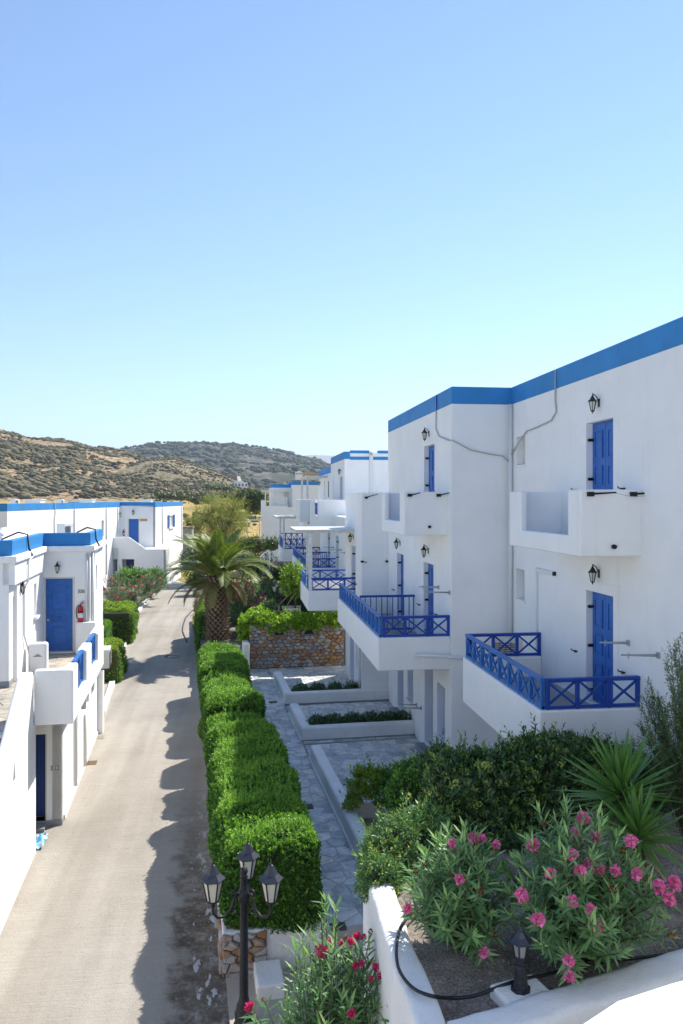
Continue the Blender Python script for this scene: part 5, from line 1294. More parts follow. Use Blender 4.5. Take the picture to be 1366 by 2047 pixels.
def plate(fr, u, z, w, txt, bg=True):
    if bg: q = MB(fr.M); q.box((u-w/2, 0, z-.055), (u+w/2, .012, z+.055)); o = q.build('number_plate', M['acw'], A1)
    else: o = A1
    c = bpy.data.curves.new('digits', 'FONT'); c.body = txt; c.size = .125; c.extrude = .002; c.align_x = 'CENTER'; c.align_y = 'CENTER'; c.materials.append(M['grey'])
    tc = bpy.data.objects.new('digits', c); me = bpy.data.meshes.new_from_object(tc); bpy.data.objects.remove(tc); t = bpy.data.objects.new('digits', me); col.objects.link(t); t.parent = o
    p = fr.p(u, .018, z); t.location = p - (wl(A1) if not bg else Vector((0, 0, 0))); t.rotation_euler = (R(90), 0, math.atan2(fr.U.y, fr.U.x))
plate(frW, -2.97, -2.57, .2, '326'); plate(frS, -2.86, -5.85, .2, '322')
# step wall and stairs in front
SWl = thing('stair_wall', 'sloping white stair wall at the left edge with a small triangular slit', 'stair wall', L(-3.1, 14, ROAD_Z))
q = MB(); q.extrude(L(-3.02, 0), Uy, (0, 0, 1), [(16.79, -7.2), (16.79, -3.4), (16.35, -3.42), (12.6, -5.72), (12.3, -5.78), (9.5, -5.8), (9.5, -7.2)], (L(-1, 0)-L(0, 0))*.24); q.build('wall', M['plaster'], SWl, .05, 3, fix=True)
q = MB(); q.extrude(L(-3.018, 0), Uy, (0, 0, 1), [(14.87, -4.93), (15.05, -4.93), (14.97, -4.62)], (L(.002, 0)-L(0, 0))); q.build('slit', M['skirt'], SWl, fix=True)
q = MB(LM); q.box((-3.26, 11.9, -5.9), (-2.98, 12.5, -5.55)); q.build('wall_cap', M['plaster'], SWl, .1, 4)
q = MB(); q.extrude(L(-3.02, 0), Uy, (0, 0, 1), [(16.79, -7.2), (17.0, -7.2), (17.0, -4.5), (16.79, -4.5)], (L(-1, 0)-L(0, 0))*.24); q.build('wall', M['plaster'], SWl, fix=True)
ST = thing('staircase', 'stone-faced steps climbing behind the sloping white stair wall', 'stairs', L(-4.5, 14.5, ROAD_Z))
for k in range(8):
    y1 = 16.29-.3*k; z = FLO-.17*(k+1)
    s = lbox((-6.2, y1-.3, -7.2), (-3.27, y1-.002, z), 'step', 'rubble_g', .0, ST); lbox((-6.2, y1-.32, z-.002), (-3.265, y1-.003, z+.035), 'tread', 'flag', .006, ST)
    stone_face(Fr(L(0, y1-.301), L(1, 0)-L(0, 0), L(0, -1)-L(0, 0)), ST, -4.6, -3.28, z-.17+.03, z-.0, .13, 'rubble', .012, 60+k) if k < 4 else None
lbox((-6.2, 9.5, -7.2), (-3.27, 13.87, FLO-1.45), 'landing', 'mortar', 0, ST)
# fixtures on the left building
lantern(frW.p(-3.6, 0, -1.85), frW.N, 'black lantern above blue door 326 on the left building')
lantern(frN.p(YN+.95, 0, -2.08), frN.N, 'black lantern on the sunlit wall left of door 326')
ac_unit(frE2.p(24.5, .45, -4.95), frE2.N.lerp(frE2.U*-1, .0), 'white air conditioner hung on the road wall of the near left building', .75, .6, .32, True)
ac_unit(L(-5.05, 19.9, -1.2)+Vector((0, 0, .1)), L(1, -.4)-L(0, 0), 'air conditioner cut by the left picture edge on the near left roof')
ac_unit(L(-3.5, 25.0, -1.2)+Vector((0, 0, .0)), L(1, -.3)-L(0, 0), 'air conditioner on the roof above door 326', .6, .5, .25)
va = thing('roof_vent', 'small white roof vent pipe with a round cap on the near left roof', 'vent', L(-4.6, 21, -1.2)); q = MB(); c = L(-4.6, 21, -1.2); q.lathe(c, [(.07, 0), (.07, .3), (.12, .31), (.12, .42), (.0, .46)], 10); q.build('vent_pipe', M['pipe'], va)
m_ = thing('meter_box', 'rounded white meter box standing on the terrace by the left wall', 'box', L(-3.65, 21.0, FLO)); lbox((-3.9, 20.9, FLO), (-3.45, 21.2, FLO+.75), 'casing', 'pipe', .06, m_)
q = MB(LM)
for k in range(4): q.box((-3.78+.03*k, 20.895, FLO+.42+.02*k), (-3.56-.03*k, 20.9, FLO+.43+.02*k))
q.build('vent_slots', M['grey'], m_)
def extinguisher(p, nrm, label):
    t = thing('fire_extinguisher', label, 'fire extinguisher', p, 'red fire extinguishers'); n = Vector(nrm).normalized(); c = Vector(p)+n*.09; q = MB()
    q.lathe(c, [(.07, 0), (.078, .02), (.078, .36), (.06, .43), (.025, .46), (.025, .49)], 14); q.build('cylinder', M['red'], t)
    q = MB(); q.lathe(c, [(.079, .12), (.079, .25)], 14); o = q.build('label_sheet', M['label_w'], t); 
    q = MB(); q.lathe(c, [(.0795, .27), (.0795, .31)], 14); q.build('label_band', M['dark'], t)
    u = Vector((-n.y, n.x, 0)); q = MB(); q.bar(c+Vector((0, 0, .5)), c+u*.1+Vector((0, 0, .54)), .03, .02); q.bar(c+Vector((0, 0, .53)), c+u*.09+Vector((0, 0, .59)), .03, .015); q.tube([c+Vector((0, 0, .49)), c-u*.09+Vector((0, 0, .44)), c-u*.115+Vector((0, 0, .28)), c-u*.09+Vector((0, 0, .1))], .014, 6); q.build('valve_and_hose', M['dark'], t)
extinguisher(frW.p(-2.98, 0, -3.42), frW.N, 'red fire extinguisher on the wall beside door 326')
rag = thing('beach_towel', 'crumpled blue patterned towel on the ground by door 322', 'towel', L(-3.2, 17.9, ROAD_Z))
def n_rag(nt, b):
    v = tex(nt, 16, kind='ShaderNodeTexVoronoi'); r = ramp(nt, v.outputs['Color'], [(0.2, (0.03, 0.25, 0.5)), (0.45, (0.2, 0.55, 0.75)), (0.65, (0.65, 0.75, 0.8)), (0.9, (0.35, 0.05, 0.05))]); nt.links.new(r.outputs[0], b.inputs['Base Color'])
M['rag'] = mat('blue_patterned_towel', (.2, .5, .7), .9, .1, n_rag)
V, Q = [], []
for j in range(15):
    for i in range(15):
        x, y = -3.34+.44*i/14, 17.1+.75*j/14; p = L(x+.03*noise.noise(Vector((x*9, y*9, 1))), y+.04*noise.noise(Vector((x*9, y*9, 5))), ROAD_Z+.02+.12*abs(noise.noise(Vector((x*6, y*5, 3))))); V.append(p[:])
for j in range(14):
    for i in range(14): Q.append((j*15+i, j*15+i+1, (j+1)*15+i+1, (j+1)*15+i))
link('cloth', np_mesh('cloth', V, Q, M['rag'], smooth=True), rag)
def grate(label, c, w, l, frm=LM, z=ROAD_Z, m='rust'):
    t = thing('drain_cover', label, 'drain cover', frm @ Vector((*c, z)), 'metal drain covers'); q = MB(frm); q.box((c[0]-w/2, c[1]-l/2, z-.02), (c[0]+w/2, c[1]+l/2, z+.008)); q.build('frame', M[m], t)
    q = MB(frm)
    for k in range(7): q.box((c[0]-w/2+.02, c[1]-l/2+.02+k*(l-.04)/7, z+.008), (c[0]+w/2-.02, c[1]-l/2+.02+k*(l-.04)/7+.03, z+.016))
    q.build('bars', M[m], t)
M['rust'] = mat('rusty_iron', (.26, .17, .1), .85, .2, n_plaster((.27, .18, .11), .6, .006)); M['iron_cover'] = mat('dark_iron_cover', (.11, .095, .09), .7, .3, n_plaster((.12, .1, .095), .6, .006))
def gz(px, py, z): return toL(at_z(px, py, z)).to_2d()[:]
grate('rusty square drain cover on the road, nearer of two by the left wall', gz(184, 1525, ROAD_Z), .26, .34); grate('pale drain cover on the road, farther of two by the left wall', gz(200, 1474, ROAD_Z), .28, .36, m='paving')
grate('dark drain cover in the flagged path beside the big hedge', gz(613, 1613, PATH_Z), .28, .26, z=PATH_Z, m='iron_cover'); grate('small dark drain cover in the flagged path farther on', gz(546, 1404, PATH_Z), .26, .2, z=PATH_Z, m='iron_cover')
grate('dark drain cover at the near end of the flagged path', gz(676, 1852, PATH_Z), .24, .2, z=PATH_Z, m='iron_cover')
mh = thing('manhole_cover', 'round manhole cover in the road amid the palm shadow', 'manhole cover', at_z(344, 1313, ROAD_Z)); q = MB(); q.lathe(at_z(344, 1313, ROAD_Z), [(.36, -.02), (.36, .008), (.30, .008), (.30, .004), (.0, .006)], 24); q.build('cover', M['road'], mh); q = MB(); q.tube([at_z(344, 1313, ROAD_Z)+Vector((.33*math.cos(a), .33*math.sin(a), .006)) for a in np.linspace(0, 6.283, 25)], .018, 4, False); q.build('ring', M['iron_cover'], mh)
hs = thing('road_cable', 'thin dark cable lying along the right of the far road', 'cable', at_z(370, 1260, ROAD_Z)); q = MB(); q.tube([at_z(x, y, ROAD_Z)+Vector((0, 0, .02)) for x, y in ((400, 1212), (384, 1222), (371, 1236), (366, 1252), (365, 1262), (370, 1275), (374, 1285))], .03, 5); q.build('cable', M['hose'], hs)

# ------------------------------------------------------------------ far-left long building, turned the other way
A = Vector((-12.4, 44.9, 0)); B = Vector((-10.35, 71.5, 0)); ang = math.atan2(B.y-A.y, B.x-A.x)-math.pi/2
FMx = Matrix.Translation(A) @ Matrix.Rotation(ang, 4, 'Z')
A2 = thing('apartment_building', 'long far left white building with blue parapet, blue door and blue shuttered window', 'building', FMx @ Vector((-3, 20, -7.2)), GL)
def fbox(a, b, name, m='plaster', bev=0.0, p=None): return MB(FMx).box(a, b).build(name, M[m], p or A2, bev)
LB = (B-A).length
zt2, zb2 = -.17, -.6
g = lambda a: FMx @ Vector(a); dX, dY = g((1, 0, 0))-g((0, 0, 0)), g((0, 1, 0))-g((0, 0, 0))
fe = Fr(g((0, 0, 0)), dY, dX)
def fy(px):      # distance along the long facade of a pixel column
    r = ray(px, 1000); n = dX; t = A.dot(n)/r.dot(n); return (r*t-A).dot(dY)
wn_ = [(fy(197), fy(189), -3.1, -1.6)] if 0 < fy(197) else []
u1, u2 = sorted((fy(203), fy(208)))
wall_open(fe, 0, LB, -7.4, zb2, [(u1, u2, -2.9, -1.6)], .2).build('wall', M['plaster'], A2)
fbox((-9, 0, -7.4), (-.2, LB, zb2), 'wall')
q = MB(FMx); q.box((-.19, u1, -2.9), (-.14, u2, -1.6)); q.build('window', M['acw'], A2)
q = MB(FMx); w = .2; q.prism([(-9, 0), (0, 0), (0, LB), (0-w, LB), (-w, w), (-9, w)], zb2, zt2); q.build('parapet_band', M['band'], A2, .02, 2, fix=True)
fbox((-9, w, zb2), (-w, LB, zb2+.12), 'roof')
WX, WL = 3.05, 16.0
fs = Fr(g((0, LB, 0)), dX, -dY)
wall_open(fs, 0, WX, -7.4, zb2, [(.75, 1.6, -4.05, -1.62)], .15).build('wall', M['plaster'], A2)
door(fs, A2, .75, 1.6, -4.0, -1.62, .12, 1, 'door', hinges=False)
q = MB(fs.M); q.box((.69, 0, -4), (.75, .015, -1.55)); q.box((1.6, 0, -4), (1.66, .015, -1.55)); q.build('door_frame', M['acw'], A2)
fw = Fr(g((WX, LB, 0)), dY, dX)
wall_open(fw, 0, WL, -7.4, zb2, [(7.2, 9.4, -2.6, -1.5)], .2).build('wall', M['plaster'], A2)
fbox((-9, LB+.15, -7.4), (WX-.2, LB+WL, zb2), 'wall')
q = MB(FMx); q.prism([(-w, LB), (WX, LB), (WX, LB+WL), (-9, LB+WL), (-9, LB+WL-w), (WX-w, LB+WL-w), (WX-w, LB+w), (-w, LB+w)], zb2, zt2); q.build('parapet_band', M['band'], A2, .02, 2, fix=True)
fbox((-9, LB, zb2), (WX-w, LB+WL-w, zb2+.12), 'roof')
q = MB(fw.M); q.box((7.2, -.18, -2.6), (9.4, -.1, -1.5)); win = q.build('window', M['acw'], A2)
for a, b in ((6.2, 7.15), (9.45, 10.4)):
    q = MB(fw.M); q.box((a, .02, -2.65), (b, .06, -1.42)); sh = q.build('shutter', M['rail_lit'], A2)
    for k in range(8): q = MB(fw.M); q.box((a+.08, .06, -2.6+k*.145), (b-.08, .085, -2.52+k*.145)); q.build('slat', M['rail_lit'], sh)
q = MB(fw.M); q.box((7.0, 0, -2.75), (9.6, .12, -2.66)); q.build('sill', M['plaster'], A2)
for u in (3.2, 15.0): q = MB(fw.M); q.tube([(u, .06, zb2), (u, .06, -4)], .05, 6); q.build('downpipe', M['pipe'], A2)
for px in (148, 212, 235):
    u = fy(px); q = MB(fe.M); q.tube([(u, .06, zb2), (u, .06, -6)], .05, 6); q.build('downpipe', M['pipe'], A2)
for px in (110, 147, 238): u = fy(px); q = MB(fe.M); q.box((u-.02, -.01, zb2+.01), (u+.02, .012, zt2)); q.build('expansion_strip', M['skirt'], A2)
u = fy(108); q = MB(fe.M); q.tube([(u, -.1, zt2+.05), (u, .05, zt2), (u+.1, .05, zb2-.2), (u-.1, .05, -1.4), (u, .05, -2.1)], .03, 5); q.build('roof_hose', M['cable'], A2)
# stair and balcony block before the wing
ly = LB-2.6
fr_s = Fr(g((0, ly, 0)), dX, -dY)
q = MB(); q.extrude(fr_s.p(0, 0, 0), dX, (0, 0, 1), [(-.35, -3.1), (-.35, -4.95), (.35, -4.95), (.35, -7.3), (.75, -7.3), (.75, -4.95), (1.75, -4.95), (1.75, -7.3), (4.4, -7.3), (4.4, -4.12), (2.75, -4.12), (1.3, -3.08)][::-1], dY*.2)
q.build('stair_parapet', M['plaster'], A2, .03, 2, fix=True)
fbox((-.35, ly+.2, -4.4), (4.38, LB, -4.1), 'landing')
fbox((.3, ly+1.2, -7.3), (1.9, ly+1.3, -4.4), 'wall'); q = MB(FMx); q.box((.85, ly+1.12, -7.2), (1.7, ly+1.2, -5.0)); q.build('door', M['door_dark'], A2)
q = MB(); q.extrude(fr_s.p(2.35, -.21, 0)+Vector((0, 0, 0)), dX, (0, 0, 1), [(-.14, -4.05), (.1, -4.05), (-.02, -3.75)], dY*-.006); q.build('triangle_vent', M['grey'], A2, fix=True)
q = MB(); q.extrude(fr_s.p(4.18, 0, 0), dY, (0, 0, 1), [(.0, -7.3), (0, -4.12), (1.6, -4.0), (2.4, -3.8), (4.2, -4.3), (7.5, -6.4), (8.2, -6.6), (8.2, -7.3)], dX*.22); q.build('stair_parapet', M['plaster'], A2, .03, 2, fix=True)
fbox((1.9, ly+.2, -7.3), (4.18, LB, -4.4), 'wall')
q = MB(); q.extrude(fr_s.p(0, 0, 0), dX, (0, 0, 1), [(-3.0, -7.3), (-1.25, -7.3), (-.9, -6.1), (-1.2, -5.5), (-1.7, -5.3), (-2.1, -5.5), (-3.0, -5.5)], dY*.25); q.build('curved_wall', M['plaster'], A2, .03, 2, fix=True)
lantern(fs.p(1.15, 0, -1.0), fs.N, 'small lantern above the far blue upstairs door', 1.5)
lantern(fe.p(fy(237), 0, -1.2), fe.N, 'small lantern in the shaded corner of the far left building', 1.4)
extinguisher(fs.p(.35, 0, -3.1), fs.N, 'tiny red fire extinguisher beside the far upstairs blue door')
sg = thing('small_sign', 'small yellow sign beside the far upstairs blue door', 'sign', fs.p(1.95, 0, -1.75)); q = MB(fs.M); q.box((1.72, .0, -1.82), (2.35, .04, -1.62)); q.build('board', M['yellow'], sg)
ac_unit(g((-.05, ly-.2, -5.0)), (dX*.3-dY), 'beige air conditioner beside the ground floor entrance of the far left building', 1.0, 1.0, .4, True)
for px, yy in ((76, 2), (20, 6), (160, 1.5)):
    u = fy(px) if px > 18 else 1
    ac_unit(g((-1.2, max(1, u), zb2+.12)), dX, {76: 'air conditioner with a hose on the far left roof', 20: 'air conditioner near the left end of the far left roof', 160: 'air conditioner in the middle of the far left roof'}[px])
for px, lab in ((120, 'white tank box on the far left roof behind the hose'), (215, 'white box on the far left roof near its inner corner'), (305, 'white box on the far wing roof above the dark blue parapet')):
    u = fy(px) if px < 240 else LB+4; x = -1.5 if px < 240 else 1.6
    t = thing('roof_box', lab, 'box', g((x, u, zb2+.12)), 'roof boxes'); MB(FMx).box((x-.6, u-.5, zb2+.1), (x+.4, u+.5, zb2+.62)).build('casing', M['acw'], t, .02); MB(FMx).box((x-.65, u-.55, zb2+.62), (x+.45, u+.55, zb2+.67)).build('lid', M['pipe'], t, .01)
# grey shed behind the far wing
sh = thing('shed', 'low grey shed with a tiled edge just past the far left building', 'shed', at_d(372, 1120, 96)); c = at_d(372, 1120, 96)
MB().box((c.x-1.4, c.y, -8.5), (c.x+.7, c.y+4, -3.4)).build('wall', M['skirt'], sh); MB().box((c.x-1.5, c.y-.1, -3.4), (c.x+.8, c.y+4, -3.2)).build('roof', M['rust'], sh)
# ------------------------------------------------------------------ hedges
HG = 'clipped hedge blocks along the path'
hedge('hedge', 'big nearest clipped green hedge block behind the three-armed lamp post', 'hedge', HG, .52, 1.93, 12.05, 18.55, -6.5, -5.2, 560, .05, LM, amp=.13, seed=1, shoot=.12, n=10, grow=.6, r=.26, spikes=210)
for i, (ya, yb, zt, x1, lab) in enumerate(((19.0, 20.55, -5.5, 1.95, 'hedge block directly beyond the big one, thin and brown at its near face'), (21.0, 22.7, -5.3, 1.9, 'third hedge block from the lamp, with yellow-green top'), (23.2, 25.35, -5.5, 1.85, 'fourth hedge block from the lamp, low and leafy'), (25.95, 29.8, -5.4, 1.9, 'last and farthest hedge block of the row, before the stone kerb'))):
    hedge('hedge', lab, 'hedge', HG, .45, x1, ya, yb, -6.5, zt, 430, .055, LM, amp=.13, seed=3+i*2.3, shoot=.12, n=9, grow=.6, r=.32, spikes=90)
p = toL(at_z(384, 1272, ROAD_Z))
hedge('hedge', 'dark narrow hedge block at the road edge, left of the palm trunk', 'hedge', HG, .42, 1.3, 37.0, 42.6, -7.1, -5.3, 190, .075, LM, amp=.08, seed=9, shoot=.12, n=7)
BX = 'box hedges left of the road'; bm2 = [M['hedge'], M['box_tip']]
hedge('hedge', 'taller bright green box hedge across the road, with rounded top', 'hedge', BX, -5.2, -2.75, 40.6, 44.6, -7.1, -5.45, 190, .075, LM, bm2, .55, .16, 12, .14, 7, .4)
hedge('hedge', 'lower bright green box hedge beside the hanging air conditioner', 'hedge', BX, -4.6, -2.62, 32.0, 34.6, -7.1, -5.7, 230, .065, LM, bm2, .45, .15, 15, .13, 7, .4)
hedge('hedge', 'shaded green hedge between the two box hedges, near the left building', 'hedge', BX, -5.6, -3.6, 36.6, 39.4, -7.1, -5.7, 170, .07, LM, None, .2, .08, 18, .12, 7)

# low shrubs in the terrace planters: single plants
def row(y0, xs, label, scale):
    for i, (x, w) in enumerate(xs):
        b = L(x, y0+.52, PATH_Z+.2); bush('planter_shrub', label[i], 'shrub', b, [((b.x, b.y, b.z+.1*scale), (w, .2, .2*scale))], 620, .05, .5, ('pitt', 'hedge'), 7, .08, 'shrubs in the terrace planters', stems=3, stem_r=.008, young=.25)
row(21.4, [(3.5, .2), (3.98, .27), (4.5, .3), (5.02, .28), (5.52, .27), (5.95, .2)], ['leftmost small shrub in the middle planter', 'second shrub from the left in the middle planter', 'third shrub from the left in the middle planter', 'fourth shrub from the left in the middle planter', 'fifth shrub from the left in the middle planter', 'rightmost shrub in the middle planter by the house wall'], 1.0)
row(25.3, [(3.6, .27), (4.15, .25), (4.72, .22), (5.3, .25), (5.85, .22)], ['leftmost dark tuft in the farthest planter', 'second dark tuft in the farthest planter', 'third dark tuft in the farthest planter', 'fourth dark tuft in the farthest planter', 'rightmost dark tuft in the farthest planter'], .9)

# ------------------------------------------------------------------ foreground bed
def at(px, py, d): return at_d(px, py, d)[:]
def lob(px, py, d, rx, rz, ry=None): return (at(px, py, d), (rx/F*d, ry or rx/F*d*.85, rz/F*d))
bb = lambda px, py, d: Vector(at(px, py, d))
bush('shrub', 'wide dark glossy evergreen bush behind the pink oleanders, with pale buds', 'bush', (3.7, 10.3, -4.25), [lob(950, 1620, 10.6, 105, 105), lob(1080, 1590, 10.9, 120, 105), lob(1000, 1690, 10.2, 120, 75)], 330, .095, .32, ('pitt', 'pitt_tip'), 11, .15, 'dark evergreen bushes', .22, .74, .3, .8, .4)
bush('shrub', 'darkest evergreen bush under the railed balcony, left of the yucca', 'bush', (4.9, 10.9, -4.25), [lob(1135, 1560, 11.4, 105, 75), lob(1220, 1610, 11.2, 100, 110), lob(1130, 1690, 11.0, 120, 90), lob(1290, 1640, 11.3, 60, 70)], 330, .09, .34, ('pitt', 'pitt'), 11, .13, 'dark evergreen bushes', 0, .8, .2, .9, .2)
bush('shrub', 'rounded bright-topped bush at the left end of the evergreen mass', 'bush', (2.55, 11.0, -4.9), [lob(845, 1570, 12.5, 55, 48), lob(820, 1590, 12.3, 40, 40)], 560, .05, .5, ('hedge', 'hedge_tip'), 9, .09, None, 0, .8, .2, .7, .5)
bush('shrub', 'spiky dark sprig of evergreen reaching up in front of the house corner', 'bush', (3.1, 11.4, -4.9), [lob(880, 1545, 12.0, 36, 48), lob(905, 1560, 12.0, 50, 45)], 420, .075, .34, ('pitt', 'pitt_tip'), 11, .14, None, 0, .6, .3, .8, .3)
bush('shrub', 'grey-green bush with yellow buds by the white side wall, left of the oleanders', 'bush', (1.95, 8.7, -4.3), [lob(806, 1712, 9.4, 74, 68), lob(850, 1680, 9.6, 48, 52), lob(776, 1745, 9.2, 48, 50), lob(757, 1765, 8.7, 34, 44)], 480, .075, .28, ('olea', 'pitt_tip'), 11, .14, None, .1, .78, .2, .75, .5)
bush('shrub', 'small pale green shrub in the kerb planter, nearest terrace', 'shrub', L(3.6, 16.4, PATH_Z+.2), [lob(722, 1575, 15.9, 24, 40), lob(745, 1560, 15.9, 16, 28), lob(704, 1605, 15.9, 18, 12)], 230, .08, .45, ('lemon', 'lemon'), 9, .12, None, 0, 0, .6, .7, .5, 8, .012)
bush('shrub', 'small dark green shrub in the kerb planter, right of the pale one', 'shrub', L(4.15, 16.4, PATH_Z+.2), [lob(772, 1570, 15.9, 24, 34), lob(800, 1560, 15.8, 22, 30), lob(790, 1600, 15.6, 40, 25)], 300, .06, .5, ('hedge', 'hedge_tip'), 9, .1, None, 0, .6, .4, .7, .4, 8, .012)

# oleanders
def pts(d0, lst, spread=.0): return [at_d(x, y, d0+o) for x, y, o in lst]
oleander('oleander', 'largest oleander with many pink flower heads, right of the garden lamp', (3.03, 6.95, BED_Z-.02), 1.5, 1.3, 80, .14, .026,
    pts(6.9, [(1149, 1663, .35), (1193, 1673, .3), (1144, 1709, .1), (1160, 1742, 0), (1176, 1730, .1), (1198, 1737, .1), (1230, 1741, .05), (1101, 1746, .05), (1144, 1802, -.15), (1180, 1818, -.15), (1191, 1853, -.2), (1274, 1747, 0), (1318, 1773, -.05), (1348, 1766, 0), (1337, 1798, -.1), (1076, 1838, -.2), (1043, 1791, 0), (1066, 1690, .3), (1137, 1921, -.35), (1139, 1952, -.4), (1262, 1683, .2), (1166, 1636, .5)]),
    pts(6.9, [(1246, 1701, .2), (1225, 1779, 0), (1341, 1871, -.2), (1088, 1648, .4)]), 'bloom', bsize=.92)
oleander('oleander', 'smaller pink oleander left of the garden lamp, with a crown of pink heads', (2.05, 7.35, BED_Z-.02), 1.0, 1.02, 62, .135, .025,
    pts(7.4, [(906, 1687, .05), (948, 1677, .2), (963, 1676, .2), (992, 1689, .1), (919, 1757, -.2), (816, 1817, -.1), (969, 1905, -.4)]), pts(7.4, [(852, 1727, 0), (908, 1749, -.15), (960, 1785, -.3), (830, 1740, 0), (890, 1796, -.2), (988, 1870, -.3)]), 'bloom', bsize=.85)
oleander('oleander', 'crimson-flowered oleander beside the lamp post, on the lower landing', (.88, 7.9, ROAD_Z), 1.3, 2.85, 110, .16, .027,
    pts(7.9, [(637, 1893, .0), (640, 1908, -.1), (661, 1882, .1), (683, 1887, .1), (702, 1881, .1), (714, 1871, .2), (727, 1873, .2), (711, 1930, -.1), (724, 1925, -.1), (742, 1957, -.2), (751, 1933, -.1), (760, 1951, -.2), (703, 2025, -.4), (795, 2024, -.6), (502, 2008, -.1), (497, 2014, -.1), (650, 1900, -.1)]), pts(7.9, [(585, 1942, -.1), (690, 1876, .1), (527, 1998, -.2), (741, 1862, .2)]), 'bloom_red', bsize=.6, lean=(.02, -.05))
# far oleanders
def far_oleander(label, px, py, d, w, h, kind, fl, mats=('olea_far', 'olea_far'), nst=46, bs=1.5):
    b = at_d(px, py, d); b.z = min(b.z, -6.5); bl = []
    for _ in range(fl):
        a, q = random.uniform(0, 6.28), math.sqrt(random.random()); bl.append(b+Vector((w/2*.9*q*math.cos(a), -abs(w/2*.6*q*math.sin(a)), h*(1.02-.55*q*q)*random.uniform(.75, 1.08))))
    return oleander('oleander', label, b, w, h, nst, .2, .045, bl, (), kind, mats, 'oleanders along the road', whorls=8, bsize=bs)
far_oleander('grey-green oleander with coral flowers behind the taller box hedge', 262, 1222, 50, 3.2, 1.9, 'bloom_coral', 12)
far_oleander('oleander with coral flowers by the curved white wall across the road', 232, 1215, 54, 2.6, 2.2, 'bloom_coral', 8)
far_oleander('pale oleander at the bend of the left kerb', 300, 1195, 54, 2.4, 1.7, 'bloom_coral', 6)
far_oleander('pink oleander right of the palm trunk', 497, 1262, 38.5, 2.9, 2.7, 'bloom', 30, ('olea', 'hedge'), 110, 2.0)
far_oleander('tall oleander with red flower heads before the far pergola balcony', 540, 1165, 52, 2.6, 3.0, 'bloom_coral', 20, ('olea', 'olea_far'), 60)
far_oleander('oleander with few flowers behind the palm crown', 470, 1200, 50, 2.6, 2.6, 'bloom_coral', 5)
bush('shrub', 'bright green rounded bush across the road, before the far stair block', 'bush', at_d(285, 1195, 60), [lob(285, 1160, 60, 36, 22), lob(255, 1158, 61, 24, 20), lob(312, 1165, 58, 18, 26)], 30, .16, .5, ('hedge', 'hedge_tip'), 8, .25, None, 0, .8, .2, .7, .6, 4, .05)
# lime ground cover over the stone wall
gc = []
for x, y, w, h in ((497, 1252, 18, 20), (518, 1238, 24, 17), (552, 1247, 26, 16), (585, 1240, 24, 15), (612, 1247, 26, 13), (640, 1236, 22, 13), (668, 1240, 20, 9)): gc.append(lob(x, y, 31.6, w, h, .8))
bush('ground_cover', 'vivid lime green creeping plant spilling over the rubble wall', 'plant', L(3.6, 31.9, -5.0), gc, 260, .1, .7, ('lime', 'lime'), 7, .13, None, 0, .66, .35, .6, .6, 0)
bush('ground_cover', 'trailing lime creeper hanging at the left end of the rubble wall', 'plant', L(2.5, 31.0, -5.0), [lob(489, 1266, 31.0, 11, 26)], 300, .085, .8, ('lime', 'lime'), 7, .1, None, 0, .7, .3, .6, .6, 0)
bush('shrub', 'grey-green rounded shrub growing in the lime ground cover', 'shrub', at_d(537, 1245, 32.5), [lob(537, 1222, 32.5, 18, 18)], 200, .1, .3, ('olea_far', 'olea_tip'), 9, .15, None, 0, .7, .3, .7, .5, 3)
# broom-like bush at the right edge
def broom():
    b = Vector((5.28, 8.9, BED_Z)); t = thing('broom_bush', 'tall feathery bush with thin upright twigs at the right edge', 'bush', b); sm = MB(); lv = Leaves(); Pw, Aw = [], []
    for k in range(85):
        a = random.uniform(0, 6.28); q = random.random()**.6; w = .52*q; h = random.uniform(1.3, 2.85)*(1-.3*q); e = b+Vector((w*math.cos(a)*1.1, w*math.sin(a), h)); m1 = b+Vector((w*.5*math.cos(a), w*.5*math.sin(a), h*.6))
        f = lambda u: b*(1-u)**2+m1*(2*u*(1-u))+e*u*u
        sm.tube([f(u) for u in np.linspace(0, 1, 6)], [.010, .007, .005, .003, .002, .001], 4, False)
        for u in np.linspace(.2, 1, 13):
            dirv = ((m1-b)*(1-u)+(e-m1)*u).normalized(); Pw.append(f(u)[:]); Aw.append(dirv[:])
            if u > .35:
                for _ in range(2):
                    s = (dirv+Vector((random.uniform(-.9, .9), random.uniform(-.9, .9), random.uniform(0, .5)))).normalized(); Pw.append(f(u)[:]); Aw.append(s[:])
    P, A = np.array(Pw), np.array(Aw); lv.add(*sprigs(P, A, 11, .17, .05, .014, 2.0, .9, .5)); lv.build('foliage', [M['broom'], M['broom']], t); sm.build('stems', M['bark'], t)
broom()
